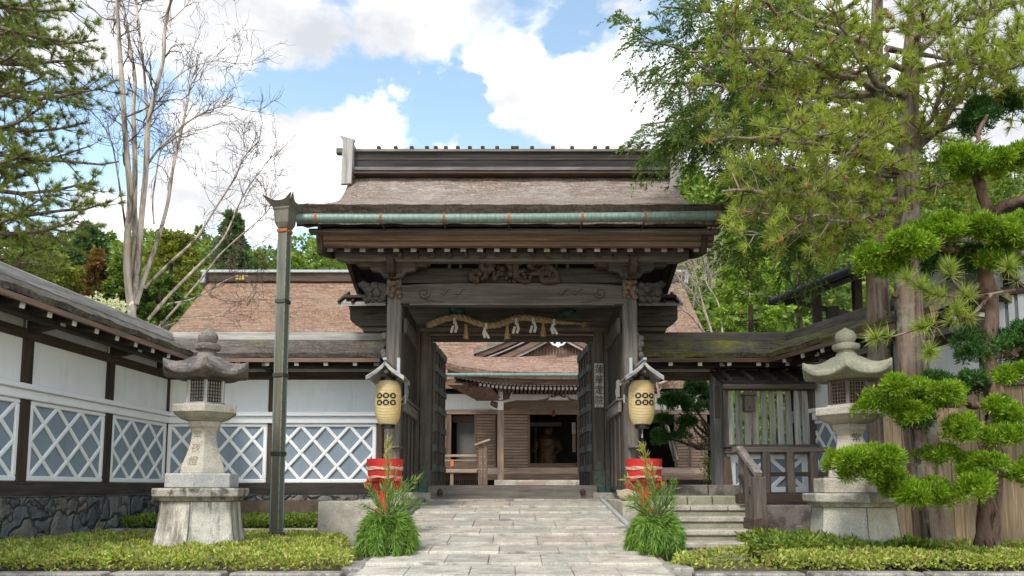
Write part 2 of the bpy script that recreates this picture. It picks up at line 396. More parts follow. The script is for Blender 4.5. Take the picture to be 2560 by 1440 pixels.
class MB:
    def __init__(s): s.v, s.f = [], []
    def add(s, vs_, fs):
        k = len(s.v)
        s.v += [tuple(p) for p in vs_]
        s.f += [tuple(i + k for i in q) for q in fs]
        return s
    def box(s, x0, x1, y0, y1, z0, z1):
        x0, x1 = min(x0, x1), max(x0, x1); y0, y1 = min(y0, y1), max(y0, y1); z0, z1 = min(z0, z1), max(z0, z1)
        return s.add([(x0, y0, z0), (x1, y0, z0), (x1, y1, z0), (x0, y1, z0), (x0, y0, z1), (x1, y0, z1), (x1, y1, z1), (x0, y1, z1)],
                     [(0, 3, 2, 1), (4, 5, 6, 7), (0, 1, 5, 4), (1, 2, 6, 5), (2, 3, 7, 6), (3, 0, 4, 7)])
    def beam(s, p0, p1, w_, h, up=(0, 0, 1), taper=1.0):
        p0, p1, up = Vector(p0), Vector(p1), Vector(up)
        d = (p1 - p0).normalized()
        sd_ = d.cross(up).normalized(); u = sd_.cross(d).normalized()
        vv = []
        for p, k in ((p0, 1.0), (p1, taper)):
            for a, b in ((-1, -1), (1, -1), (1, 1), (-1, 1)): vv.append(p + sd_ * (a * w_ / 2 * k) + u * (b * h / 2 * k))
        return s.add(vv, [(3, 2, 1, 0), (4, 5, 6, 7), (0, 1, 5, 4), (1, 2, 6, 5), (2, 3, 7, 6), (3, 0, 4, 7)])
    def tube(s, pts, rad, n=8, cap=True):
        pts = [Vector(p) for p in pts]
        if not hasattr(rad, '__len__'): rad = [rad] * len(pts)
        vv, ff = [], []
        ref = None
        for i, p in enumerate(pts):
            d = (pts[min(i + 1, len(pts) - 1)] - pts[max(i - 1, 0)])
            d = d.normalized() if d.length > 1e-9 else Vector((0, 0, 1))
            if ref is None:
                a = Vector((0, 0, 1)) if abs(d.z) < .9 else Vector((1, 0, 0))
                ref = d.cross(a).normalized()
            else:
                ref = (ref - d * ref.dot(d))
                ref = ref.normalized() if ref.length > 1e-6 else d.orthogonal().normalized()
            b = d.cross(ref)
            for k in range(n):
                an = 2 * math.pi * k / n
                vv.append(p + (ref * math.cos(an) + b * math.sin(an)) * rad[i])
        for i in range(len(pts) - 1):
            for k in range(n):
                k2 = (k + 1) % n
                ff.append((i * n + k, i * n + k2, (i + 1) * n + k2, (i + 1) * n + k))
        if cap:
            ff.append(tuple(range(n - 1, -1, -1))); ff.append(tuple((len(pts) - 1) * n + k for k in range(n)))
        return s.add(vv, ff)
    def rings(s, rs, cap=True):
        n = len(rs[0]); vv = [p for r in rs for p in r]; ff = []
        for i in range(len(rs) - 1):
            for k in range(n):
                k2 = (k + 1) % n
                ff.append((i * n + k, i * n + k2, (i + 1) * n + k2, (i + 1) * n + k))
        if cap:
            ff.append(tuple(range(n - 1, -1, -1))); ff.append(tuple((len(rs) - 1) * n + k for k in range(n)))
        return s.add(vv, ff)
    def lathe(s, prof, n=24, c=(0, 0, 0), phase=0.0):
        return s.rings([[(c[0] + r * math.cos(phase + 2 * math.pi * k / n), c[1] + r * math.sin(phase + 2 * math.pi * k / n), c[2] + z) for k in range(n)] for r, z in prof])
    def poly(s, prof, sides=6, sub=6, c=(0, 0, 0), phase=0.0):
        """stack of polygonal rings (R to the corner, z, lift of the corner)"""
        rs = []
        n = sides * sub
        for q in prof:
            r, z = q[0], q[1]; lift = q[2] if len(q) > 2 else 0.0
            ring = []
            for k in range(n):
                a = 2 * math.pi * k / n
                loc = (a % (2 * math.pi / sides)) - math.pi / sides
                rr = r * math.cos(math.pi / sides) / math.cos(loc)
                cc = (abs(loc) / (math.pi / sides)) ** 3
                ring.append((c[0] + rr * math.cos(a + phase), c[1] + rr * math.sin(a + phase), c[2] + z + lift * cc))
            rs.append(ring)
        return s.rings(rs)
    def prism(s, poly, plane, d0, d1):
        m = {'xz': lambda a, b, d: (a, d, b), 'yz': lambda a, b, d: (d, a, b), 'xy': lambda a, b, d: (a, b, d)}[plane]
        n = len(poly)
        vv = [m(a, b, d0) for a, b in poly] + [m(a, b, d1) for a, b in poly]
        ff = [tuple(range(n)), tuple(range(2 * n - 1, n - 1, -1))] + [(i, i + n, (i + 1) % n + n, (i + 1) % n) for i in range(n)]
        return s.add(vv, ff)
    def sheet(s, fn, nu, nv, th):
        """solid curved sheet: fn(u, v) top point; th the thickness vector (downwards) or a function of (u, v)"""
        top = [Vector(fn(i / nu, j / nv)) for j in range(nv + 1) for i in range(nu + 1)]
        T = th if callable(th) else (lambda u, v: Vector(th))
        bot = [p + T((k % (nu + 1)) / nu, (k // (nu + 1)) / nv) for k, p in enumerate(top)]
        N = len(top); ff = []
        idx = lambda i, j: j * (nu + 1) + i
        for j in range(nv):
            for i in range(nu):
                a, b, c, d = idx(i, j), idx(i + 1, j), idx(i + 1, j + 1), idx(i, j + 1)
                ff.append((a, b, c, d)); ff.append((d + N, c + N, b + N, a + N))
        for i in range(nu):
            ff.append((idx(i + 1, 0), idx(i, 0), idx(i, 0) + N, idx(i + 1, 0) + N))
            ff.append((idx(i, nv), idx(i + 1, nv), idx(i + 1, nv) + N, idx(i, nv) + N))
        for j in range(nv):
            ff.append((idx(0, j), idx(0, j + 1), idx(0, j + 1) + N, idx(0, j) + N))
            ff.append((idx(nu, j + 1), idx(nu, j), idx(nu, j) + N, idx(nu, j + 1) + N))
        return s.add(top + bot, ff)
    def ball(s, c, r, n=10, m=7, sx=1, sy=1, sz=1):
        prof = [(max(1e-4, math.sin(math.pi * j / m)), -math.cos(math.pi * j / m)) for j in range(m + 1)]
        return s.rings([[(c[0] + r * sx * q * math.cos(2 * math.pi * k / n), c[1] + r * sy * q * math.sin(2 * math.pi * k / n), c[2] + r * sz * z) for k in range(n)] for q, z in prof])
    def build(s, name, m, parent=None, bevel=0.0, smooth=False, angle=35):
        o = ORIG.get(root_of(parent), (0, 0, 0)) if parent else (0, 0, 0)
        me = bpy.data.meshes.new(name)
        v = [(p[0] - o[0], p[1] - o[1], p[2] - o[2]) for p in s.v] if any(o) else s.v
        me.from_pydata(v, [], s.f)
        return link(name, me, m, parent, bevel, smooth, angle)


ORIG = {}


def root_of(o):
    while o.parent: o = o.parent
    return o.name


def link(name, me, m, parent=None, bevel=0.0, smooth=False, angle=35, recalc=True):
    if recalc:
        import bmesh
        bm = bmesh.new(); bm.from_mesh(me)
        bmesh.ops.recalc_face_normals(bm, faces=bm.faces)
        bm.to_mesh(me); bm.free()
    me.materials.append(m)
    ob = bpy.data.objects.new(name, me)
    COL.objects.link(ob)
    if parent: ob.parent = parent
    if smooth:
        me.shade_smooth()
        me.set_sharp_from_angle(angle=R(angle))
    if bevel > 0:
        b = ob.modifiers.new('bevel', 'BEVEL'); b.width = bevel; b.segments = 1; b.limit_method = 'ANGLE'; b.angle_limit = R(40)
    return ob


def tag(o, label=None, cat=None, group=None, kind=None):
    if label: o['label'] = label
    if cat: o['category'] = cat
    if group: o['group'] = group
    if kind: o['kind'] = kind
    return o


def thing(name, label, cat, loc=(0, 0, 0), rz=0.0, group=None, absolute=True):
    """an Empty at the thing's base; parts are given in world coordinates (absolute) or in the thing's own"""
    o = bpy.data.objects.new(name, None)
    o.empty_display_size = .2
    COL.objects.link(o)
    o.location = loc; o.rotation_euler = (0, 0, rz)
    if absolute: ORIG[o.name] = tuple(loc)
    return tag(o, label, cat, group)


def dup(o, parent=None):
    c = o.copy(); COL.objects.link(c)
    if parent is not None: c.parent = parent
    for ch in list(o.children): dup(ch, c)
    return c


def npmesh(name, verts, faces_n, m, parent=None):
    """verts (N,k,3): every polygon its own island of k corners"""
    v = np.asarray(verts, dtype=np.float32)
    N, k = v.shape[0], v.shape[1]
    if parent:
        v = v - np.array(ORIG.get(root_of(parent), (0, 0, 0)), dtype=np.float32)
    me = bpy.data.meshes.new(name)
    me.vertices.add(N * k); me.vertices.foreach_set('co', v.reshape(-1))
    me.loops.add(N * k); me.loops.foreach_set('vertex_index', np.arange(N * k, dtype=np.int32))
    me.polygons.add(N)
    me.polygons.foreach_set('loop_start', np.arange(0, N * k, k, dtype=np.int32))
    me.update(calc_edges=True); me.validate()
    return link(name, me, m, parent, recalc=False)


def unit(a):
    a = np.asarray(a, dtype=np.float64)
    return a / np.maximum(np.linalg.norm(a, axis=-1, keepdims=True), 1e-9)


def leaves(P, D, length, width, jit=0.5):
    """rhombic leaves from P along D (N,3)"""
    N = len(P)
    D = unit(D + rng.normal(0, jit, (N, 3)))
    S = unit(np.cross(D, rng.normal(0, 1, (N, 3))))
    L = length * rng.uniform(.65, 1.3, (N, 1)); Wd = width * rng.uniform(.7, 1.3, (N, 1))
    return np.stack([P, P + D * L * .5 + S * Wd * .5, P + D * L, P + D * L * .5 - S * Wd * .5], axis=1)


def tufts(P, A, n, length, width, spread=0.9, droop=0.0):
    """needle tufts: n thin triangles from each P fanning about axis A"""
    P = np.repeat(P, n, 0); A = np.repeat(unit(A), n, 0); N = len(P)
    D = unit(A + rng.normal(0, spread, (N, 3)) + np.array([0, 0, -droop]))
    S = unit(np.cross(D, rng.normal(0, 1, (N, 3)))) * width * .5
    L = length * rng.uniform(.7, 1.2, (N, 1))
    return np.stack([P - S, P + S, P + D * L], axis=1)

# ------------------------------------------------------------------ ground, path, terraces
RAMP = 0.0995                                   # slope of the path
def rz(Y): return RAMP * Y


def ground_z(x, y):
    if y < 7.3: return RAMP * y - 0.05
    if y < 13.9: return 0.70
    if y < 40: return 1.36
    return 1.36 + min((y - 40) * 0.05, 2.0)


gb = MB()
gx = [-400, -120, -60, -30, -15, -8, -4, -1.7, 1.7, 4, 8, 15, 30, 60, 120, 400]
gy = [-60, -20, 0, 4, 7.29, 7.31, 10, 13.89, 13.91, 20, 30, 40, 60, 80, 150, 400]
gv = [(x, y, ground_z(x, y)) for y in gy for x in gx]
gf = [(j * 16 + i, j * 16 + i + 1, (j + 1) * 16 + i + 1, (j + 1) * 16 + i) for j in range(15) for i in range(15)]
gb.add(gv, gf)
tag(gb.build('ground', SOIL), kind='structure')
cy = MB(); cy.add([(-20, 14.4, 1.40), (20, 14.4, 1.40), (20, 26, 1.40), (-20, 26, 1.40)], [(0, 1, 2, 3)])
tag(cy.build('courtyard_gravel', GRAVEL), kind='structure')

# stone ramp: rows read off the photo
ROWS = [1245, 1252, 1268, 1283, 1300, 1319.5, 1337, 1360.5, 1382, 1410, 1440]
JOINT = {0: [1146, 1199, 1283, 1360, 1411], 1: [1161, 1273, 1397], 2: [1190, 1299, 1424], 3: [1138, 1250, 1337, 1412], 4: [1185, 1283, 1386],
         5: [1201, 1375], 6: [1125, 1234, 1342, 1458], 7: [1081, 1249, 1393, 1512], 8: [1119, 1223, 1352, 1466], 9: [1023, 1177, 1288, 1428, 1540]}
rowY = [1.58 / (RAMP + (y - HORIZON) / F) for y in ROWS]
pb = MB()
def slab(xa, xb, ya, yb):
    g, th = 0.004, 0.05
    j = lambda s_=.004: random.uniform(-s_, s_)
    dz = random.uniform(-.003, .003)
    q = [(xa + .002 + j(.002), ya + g + j(.006)), (xb - .002 + j(.002), ya + g + j(.006)), (xb - .002 + j(.002), yb - g + j(.006)), (xa + .002 + j(.002), yb - g + j(.006))]
    b = 0.005
    cx_, cy_ = (xa + xb) / 2, (ya + yb) / 2
    inn = [(x + (b if x < cx_ else -b), y + (b if y < cy_ else -b)) for x, y in q]
    up_ = lambda y: .028 * (yb - y) / (yb - ya)
    v = [(x, y, rz(y) - th) for x, y in q] + [(x, y, rz(y) - .010 + dz + up_(y)) for x, y in q] + [(x, y, rz(y) + dz + up_(y)) for x, y in inn]
    f = [(8, 9, 10, 11)] + [(i, (i + 1) % 4, 4 + (i + 1) % 4, 4 + i) for i in range(4)] + [(4 + i, 4 + (i + 1) % 4, 8 + (i + 1) % 4, 8 + i) for i in range(4)]
    pb.add(v, f)
for r in range(10):
    y1, y0 = rowY[r], rowY[r + 1]
    xs = [-1.49] + [(px - 1280) * ((y0 + y1) / 2) / F for px in JOINT[r]] + [1.53]
    for a, b in zip(xs, xs[1:]): slab(a, b, y0, y1)
y = rowY[-1]
while y > 0.2:
    d = random.uniform(.55, .75); xs = [-1.5]
    while xs[-1] < 1.1: xs.append(xs[-1] + random.uniform(.5, .9))
    xs[-1] = 1.55
    for a, b in zip(xs, xs[1:]): slab(a, b, y - d, y)
    y -= d
tag(pb.build('stone_path', SLAB), kind='structure')
bb = MB(); bb.add([(-1.58, .0, rz(0) - .009), (1.6, .0, rz(0) - .009), (1.6, 14.4, rz(14.4) - .009), (-1.58, 14.4, rz(14.4) - .009),
                   (-1.58, .0, -.4), (1.6, 0, -.4), (1.6, 14.4, .3), (-1.58, 14.4, .3)],
                  [(0, 1, 2, 3), (7, 6, 5, 4), (0, 4, 5, 1), (1, 5, 6, 2), (2, 6, 7, 3), (3, 7, 4, 0)])
tag(bb.build('path_bed', granite('mortar', (0.36, 0.335, 0.295), .6)), kind='structure')

# terraces carrying the gate, ramp kerbs, bed kerbs
def terrace(blocks, name='stone_terrace'):
    m = MB()
    for b in blocks: m.box(*b)
    return tag(m.build(name, GRAN, bevel=.012), kind='structure')
TZ = 1.395
terrace([(XX(800, 11.5), -1.60, 11.5, 12.18, .6, 1.385), (-2.45, -1.60, 12.19, 13.4, .6, TZ), (-2.45, -1.60, 13.41, 14.9, .6, TZ)])
terrace([(1.62, XX(1652, 11.5), 11.5, 12.18, .6, 1.385), (1.62, 2.3, 12.19, 14.9, .6, TZ)])
for side in (-1, 1):
    m = MB(); ys = [9.9, 10.7, 11.5, 12.3, 13.1, 13.95]
    for a, b in zip(ys, ys[1:]):
        x0, x1 = side * 1.535, side * 1.60
        vv = []
        for yy in (a + .006, b - .006):
            for x in (x0, x1):
                for zz in (rz(yy) - .15, rz(yy) + .045): vv.append((x, yy, zz))
        m.add(vv, [(0, 1, 3, 2), (4, 6, 7, 5), (0, 4, 5, 1), (2, 3, 7, 6), (1, 5, 7, 3), (0, 2, 6, 4)])
    tag(m.build('ramp_kerb', GRAN_CLEAN, bevel=.008), kind='structure')


def kerb(pts, w_, z0, z1, name='bed_kerb', m_=None):
    """row of kerb blocks along a ground line"""
    m = MB()
    for (ax, ay), (bx, by) in zip(pts, pts[1:]):
        L = math.hypot(bx - ax, by - ay); n = max(1, round(L / 1.1))
        for k in range(n):
            t0, t1 = k / n + .004, (k + 1) / n - .004
            p0 = Vector((ax + (bx - ax) * t0, ay + (by - ay) * t0, (z0 + z1) / 2)); p1 = Vector((ax + (bx - ax) * t1, ay + (by - ay) * t1, (z0 + z1) / 2))
            m.beam(p0, p1, w_, z1 - z0 + random.uniform(-.006, .006))
    return tag(m.build(name, m_ or KERB, bevel=.014), kind='structure')
KY = 7.72
kerb([(-12, KY), (XX(868, KY, 1430), KY)], .22, .35, .765)
kerb([(XX(868, KY, 1430) + .03, KY + .05), (-1.61, 8.55)], .20, .35, .80)
kerb([(XX(1722, KY, 1430), KY), (12, KY)], .22, .35, .765)
kerb([(1.66, 8.45), (XX(1722, KY, 1430) - .03, KY + .05)], .20, .35, .80)
kerb([(XX(172, 12.45), 12.45), (-1.95, 12.45)][:1] + [(-1.75, 12.45)], .25, .6, .945)
kerb([(-2.35, 12.0), (-1.62, 11.35)], .35, .6, 1.03, 'low_kerb')

# ------------------------------------------------------------------ the gate
gate = thing('temple_gate', 'large weathered wooden gate with bark thatched roof and open doors', 'gate', (0, 13.1, 1.40))


def bx(name, kind, x0, x1, y0, y1, z0, z1, parent, bevel=.008):
    d = [abs(x1 - x0), abs(y1 - y0), abs(z1 - z0)]
    ax = 'xyz'[d.index(max(d))]
    return MB().box(x0, x1, y0, y1, z0, z1).build(name, WOOD(kind, ax), parent, bevel)


YE = 11.0
prof = [(11.0, ZZ(510, 11.0)), (11.4, ZZ(506, 11.4)), (11.8, ZZ(502, 11.8)), (12.2, ZZ(494, 12.2)), (12.6, ZZ(479, 12.6)), (12.9, ZZ(462, 12.9)), (13.15, ZZ(438, 13.1))]
PY, PZ = [p[0] for p in prof], [p[1] for p in prof]
def top_z(y):
    yy = y if y <= 13.15 else 26.3 - y
    return float(np.interp(yy, PY, PZ))
def roofpt(u, v):
    y = 11.0 + 4.3 * v
    f_ = 11.0 + abs(min(y, 26.3 - y) - 11.0)
    hw = 2.86 + .27 * max(0, 1 - (f_ - 11.0) / .22)
    x = (2 * u - 1) * hw
    k = min(1, (f_ - 11.0) / .5)
    roll = .12 * k * max(0, (abs(x) - 2.66) / .20) ** 2
    wob = .006 * math.sin(37 * u + 9 * v) + .005 * math.sin(91 * u)
    return (x, y, top_z(y) - roll + wob)
roof = MB().sheet(roofpt, 96, 40, lambda u, v: Vector((0, 0, -.30))).build('roof', GATE_THATCH, gate, smooth=True)
# layered eave edge
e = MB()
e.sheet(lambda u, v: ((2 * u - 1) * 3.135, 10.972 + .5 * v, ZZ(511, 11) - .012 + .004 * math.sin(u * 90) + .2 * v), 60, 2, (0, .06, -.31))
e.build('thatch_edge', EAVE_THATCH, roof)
g1 = MB(); Yf = 11.36
g1.box(XX(772, 11.22, 575), XX(1800, 11.22, 575), 11.20, 11.36, ZZ(581, 11.22), ZZ(572, 11.22))
g1.build('eave_strip', WOOD('front', 'x'), gate, .006)
bx('fascia', 'fascia', XX(790, Yf, 590), XX(1786, Yf, 590), Yf, Yf + .07, ZZ(601, Yf), ZZ(580, Yf), gate)
bx('fascia', 'fascia', XX(791, Yf, 590), XX(1785, Yf, 590), Yf + .025, Yf + .13, ZZ(614, Yf), ZZ(601.5, Yf), gate)
# boarded soffit, front and back slopes
s = MB()
zs0, zs1 = ZZ(614, 11.5) + .10, ZZ(614, 11.5) + .10 + .75
s.sheet(lambda u, v: ((2 * u - 1) * 2.86, 11.46 + 1.69 * v, zs0 + (zs1 - zs0) * v), 1, 6, (0, 0, -.03))
s.sheet(lambda u, v: ((2 * u - 1) * 2.86, 13.15 + 1.9 * v, zs1 + (zs0 - .15 - zs1) * v), 1, 6, (0, 0, -.03))
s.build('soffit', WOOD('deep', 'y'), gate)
for i in range(23):
    x = XX(826 + 41.63 * i + random.uniform(-2, 2), 11.55, 623)
    m = MB(); z0_ = ZZ(623.5, 11.55)
    m.beam((x, 11.53, z0_), (x, 13.1, z0_ + .70), .082, .088)
    m.build('rafter', WOOD('front', 'y'), gate, .004); MB().box(x - .042, x + .042, 11.518, 11.5285, z0_ - .046, z0_ + .042).build('rafter_end', WOOD('silver', 'x'), gate)
for i in range(15):
    x = XX(1000 + 41.6 * i + random.uniform(-3, 3), 11.72, 640)
    m = MB(); z0_ = ZZ(638, 11.72)
    m.beam((x, 11.70, z0_), (x, 13.0, z0_ + .50), .075, .085)
    m.build('rafter', WOOD('beam', 'y'), gate, .004)
# verge boards
for sx in (-1, 1):
    m = MB()
    pts = []
    for k in range(9):
        t_ = k / 8; y = 11.32 + t_ * 1.83
        pts.append((y, ZZ(634, 11.32) + .5 * t_ + .06 * math.sin(math.pi * t_) * -1))
    top = [(y, top_z(y) - .29) for y in (13.15, 12.8, 12.4, 12.0, 11.6, 11.32)]
    poly = pts + top
    rear = [(26.3 - y, z - .0) for y, z in poly]
    x0 = sx * 2.83
    m.prism(poly, 'yz', x0, x0 + sx * .075)
    m.prism(rear, 'yz', x0, x0 + sx * .075)
    m.build('verge_board', WOOD('beam', 'y'), gate, .006)
# ridge box
rb0, rb1 = XX(886, 13.1, 400), XX(1672, 13.1, 400)
ZR = lambda py: ZZ(py, 13.05)
rg = bx('ridge_box', 'ridge', rb0, rb1, 12.98, 13.32, ZR(436), ZR(384), gate, .01)
m = MB(); m.box(rb0 - .02, rb1 + .02, 12.90, 13.40, ZR(442), ZR(437)); m.build('ridge_base', WOOD('beam', 'x'), rg, .005)
m = MB(); m.box(rb0 - .01, rb1 + .01, 12.93, 13.37, ZR(432.5), ZR(424)); m.build('ridge_rail', WOOD('front', 'x'), rg, .005)
m = MB(); m.box(rb0 - .12, rb1 + .06, 12.94, 13.36, ZR(385), ZR(378.5)); m.build('ridge_cap', WOOD('front', 'x'), rg, .005)
m = MB(); m.box(rb0 - .01, rb1, 12.968, 12.985, ZR(404), ZR(401)); m.build('ridge_strip', WOOD('beam', 'x'), rg)
for px in (948, 990, 1030, 1068, 1090, 1115, 1145, 1175, 1207, 1243, 1282, 1292, 1330, 1382, 1430, 1487, 1518, 1552, 1597, 1635):
    x = XX(px, 13.0, 378)
    m = MB(); m.box(x - .034, x + .034, 12.93, 13.05, ZR(378.4), ZR(371.5)); m.build('ridge_knob', WOOD('beam', 'y'), rg, .01)
for (pa, pb_, ptop, pbot) in ((857, 886, 354, 471), (1671, 1700, 370, 476)):
    xa, xb = XX(pa, 13.0, 420), XX(pb_, 13.0, 420)
    m = MB()
    m.prism([(xa, ZR(pbot)), (xb - .02, ZR(pbot - 2)), (xb, ZR(ptop + 14)), (xb + .03, ZR(ptop + 6)), (xa - .04, ZR(ptop - 4)), (xa + .02, ZR(ptop + 8))], 'xz', 12.86, 12.93)
    m.box(xa + .03, xb, 12.935, 13.36, ZR(445), ZR(ptop + 12))
    m.build('ridge_end_board', WOOD('silver', 'z'), rg, .006)
m = MB(); m.beam((XX(838, 13, 378), 13.1, ZR(376)), (XX(925, 13, 378), 13.15, ZR(377)), .12, .10); m.build('ridge_end_log', WOOD('front', 'x'), rg, .01)

# purlins
pz0, pz1 = ZZ(656, 11.9), ZZ(642, 11.9)
m = MB(); a_, b_ = XX(838, 11.9, 650), XX(1722, 11.9, 650)
m.prism([(a_, pz1), (a_ + .01, pz0 + .05), (a_ + .16, pz0), (b_ - .16, pz0), (b_ - .01, pz0 + .05), (b_, pz1), (b_, pz1 + .10), (a_, pz1 + .10)], 'xz', 11.83, 11.99)
m.build('purlin', WOOD('front', 'x'), gate, .008)
bx('purlin', 'deep', -2.84, 2.84, 13.0, 13.3, ZZ(640, 13.15) + .15, ZZ(640, 13.15) + .55, gate)

# front posts
PX = [1280 - 295, 1280 + 295]
for k, px in enumerate(PX):
    sx = -1 if k == 0 else 1
    x = XX(px, 12.2, 900); hw = .110
    po = MB().box(x - hw, x + hw, 12.09, 12.31, 1.50, ZZ(692, 12.1)).build('front_post', WOOD('front', 'z'), gate, .02)
    MB().box(x - .17, x + .17, 12.02, 12.38, 1.36, 1.51).build('post_base', GRAN, po, .02)
    MB().box(x - hw - .012, x + hw + .012, 12.078, 12.322, 1.512, 1.86).build('metal_shoe', SHOE, po, .006)
    for kk in range(3):
        c_ = x - .08 + .08 * kk
        MB().prism([(c_ - .045, 1.862), (c_ + .045, 1.862), (c_ + .035, 1.92), (c_, 1.97), (c_ - .035, 1.92)], 'xz', 12.072, 12.086).build('shoe_crest', VERDI, po)
    # bracket: block, wavy arms, projecting nose
    br = MB().box(x - .16, x + .16, 11.92, 12.30, ZZ(692, 12.1) + .002, ZZ(692, 12.1) + .13).build('bracket_block', WOOD('beam', 'x'), gate, .02)
    zt = ZZ(657, 11.95); zb = ZZ(696, 11.95)
    arm = []
    for d in (-1, 1):
        L = .58
        under = [(0.0, zb), (.14, zb + .02), (.20, zb + .10), (.33, zb + .12), (.38, zb + .19), (.50, zb + .205), (L, zt - .03)]
        pl = [(x, zt)] + [(x + d * q, z) for q, z in under] + [(x + d * L, zt)]
        MB().prism(pl, 'xz', 11.93, 12.05).build('bracket_arm', WOOD('old', 'x'), br, .01)
        MB().box(x + d * .36, x + d * .54, 11.90, 12.08, zt - .075, zt + .0).build('bearing_block', WOOD('beam', 'x'), br, .012)
    m = MB(); m.prism([(12.2, zb), (11.75, zb + .03), (11.62, zb + .13), (11.58, zb + .24), (11.70, zb + .25), (11.80, zt + .02), (12.2, zt + .02)], 'yz', x - .055, x + .055)
    m.build('bracket_nose', WOOD('beam', 'y'), br, .01)
    # carved nosing that sticks out sideways: curled head
    cv = MB(); random.seed(50 + k)
    zc_ = ZZ(730, 12.2)
    x0 = x + sx * .11
    cv.tube([(x0, 12.2, zc_ - .02), (x0 + sx * .20, 12.2, zc_ + .02), (x0 + sx * .33, 12.2, zc_ + .06), (x0 + sx * .42, 12.2, zc_ + .13), (x0 + sx * .47, 12.2, zc_ + .10)], [.15, .14, .09, .06, .035], 10)
    for q in range(16):
        t_ = random.random(); rr = random.uniform(.03, .075)
        cv.ball((x0 + sx * t_ * .33, 12.2 - .10 + random.uniform(-.05, .06), zc_ + random.uniform(-.15, .12) * (1 - .4 * t_)), rr, 8, 6)
    for q in range(3):
        cv.tube([(x0 + sx * (.05 + .1 * q), 12.09, zc_ - .12), (x0 + sx * (.12 + .1 * q), 12.06, zc_ - .17), (x0 + sx * (.17 + .1 * q), 12.08, zc_ - .13)], [.04, .045, .02], 8)
    cv.build('carved_nosing', WOOD('old', 'x'), gate, smooth=True, angle=60)
    # carved mask on the post head
    cm = MB()
    for q in range(22):
        cm.ball((x + random.uniform(-.09, .09), 12.06 + random.uniform(-.03, .03), ZZ(722, 12.1) + random.uniform(-.14, .13)), random.uniform(.025, .05), 8, 6)
    cm.tube([(x - .06, 12.03, ZZ(708, 12.1)), (x, 11.98, ZZ(715, 12.1)), (x + .06, 12.03, ZZ(708, 12.1))], .03, 6)
    cm.build('carved_mask', WOOD('fascia', 'z'), gate, smooth=True, angle=60)
    # small carved wing on the outer face, half way up
    m = MB()
    for q in range(9): m.ball((x + sx * (.13 + random.uniform(-.02, .05)), 12.2, ZZ(868, 12.2) + random.uniform(-.2, .2)), random.uniform(.04, .07), 8, 6)
    m.build('carved_wing', WOOD('front', 'z'), gate, smooth=True, angle=60)

# beams between the front posts
xl, xr = XX(PX[0], 12.2, 740) + .11, XX(PX[1], 12.2, 740) - .11
zb0, zb1 = ZZ(762, 12.1), ZZ(707, 12.1)
bm_ = MB(); n_ = 24; pol = []
for i in range(n_ + 1):
    t_ = i / n_; pol.append((xl + (xr - xl) * t_, zb0 + .035 * max(0, 1 - min(t_, 1 - t_) / .12) * 0 + (.0 if .10 < t_ < .9 else .02)))
for i in range(n_, -1, -1):
    t_ = i / n_; pol.append((xl + (xr - xl) * t_, zb1 - .04 * (abs(2 * t_ - 1)) ** 4))
beam = bm_.prism(pol, 'xz', 12.10, 12.30).build('tie_beam', WOOD('old', 'x'), gate, .012)
bx('tie_beam_edge', 'front', xl + .15, xr - .15, 12.088, 12.12, zb0 - .004, zb0 + .022, beam, .004)
def spiral(cx_, cz_, r0, turns, d, tail):
    pts = []
    for i in range(40):
        a = i / 39 * turns * 2 * math.pi; r = r0 * (1 - .75 * i / 39)
        pts.append((cx_ + d * r * math.cos(a), 12.094, cz_ - r * math.sin(a)))
    return [(cx_ + d * (r0 + tail), 12.094, cz_ + .02), (cx_ + d * (r0 + tail * .4), 12.094, cz_ + .06)][::1] + pts
m = MB(); zc_ = (zb0 + zb1) / 2 + .01
for d, cxp in ((-1, 1060), (1, 1500)):
    m = MB(); m.tube(spiral(XX(cxp, 12.1, 735), zc_, .10, 1.4, -d, 0.0)[2:], .007, 5)
    m.build('carved_scroll', WOOD('deep', 'x'), beam); m = MB()
    m.tube([(XX(cxp, 12.1) + d * .02, 12.094, zc_ - .10), (XX(cxp, 12.1) - d * .10, 12.094, zc_ - .13), (XX(cxp, 12.1) - d * .28, 12.094, zc_ - .15)], .006, 5)
    for q in range(2):
        xx = XX(cxp, 12.1) - d * (.33 + .22 * q)
        m.tube([(xx - .09, 12.094, zc_ + .0), (xx - .04, 12.094, zc_ - .035), (xx, 12.094, zc_ + .0), (xx + .03, 12.094, zc_ + .05), (xx + .08, 12.094, zc_ + .06)], .006, 5)
        m.build('carved_scroll', WOOD('deep', 'x'), beam); m = MB()
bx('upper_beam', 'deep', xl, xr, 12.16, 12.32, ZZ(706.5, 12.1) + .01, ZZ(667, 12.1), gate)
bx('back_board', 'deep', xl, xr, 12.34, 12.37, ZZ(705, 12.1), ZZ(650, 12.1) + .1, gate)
for px in (1122, 1150, 1392, 1420):
    x = XX(px, 12.1, 660); MB().box(x - .02, x + .02, 12.2, 12.3, ZZ(667, 12.1), ZZ(648, 12.1)).build('strut', WOOD('silver', 'z'), gate)
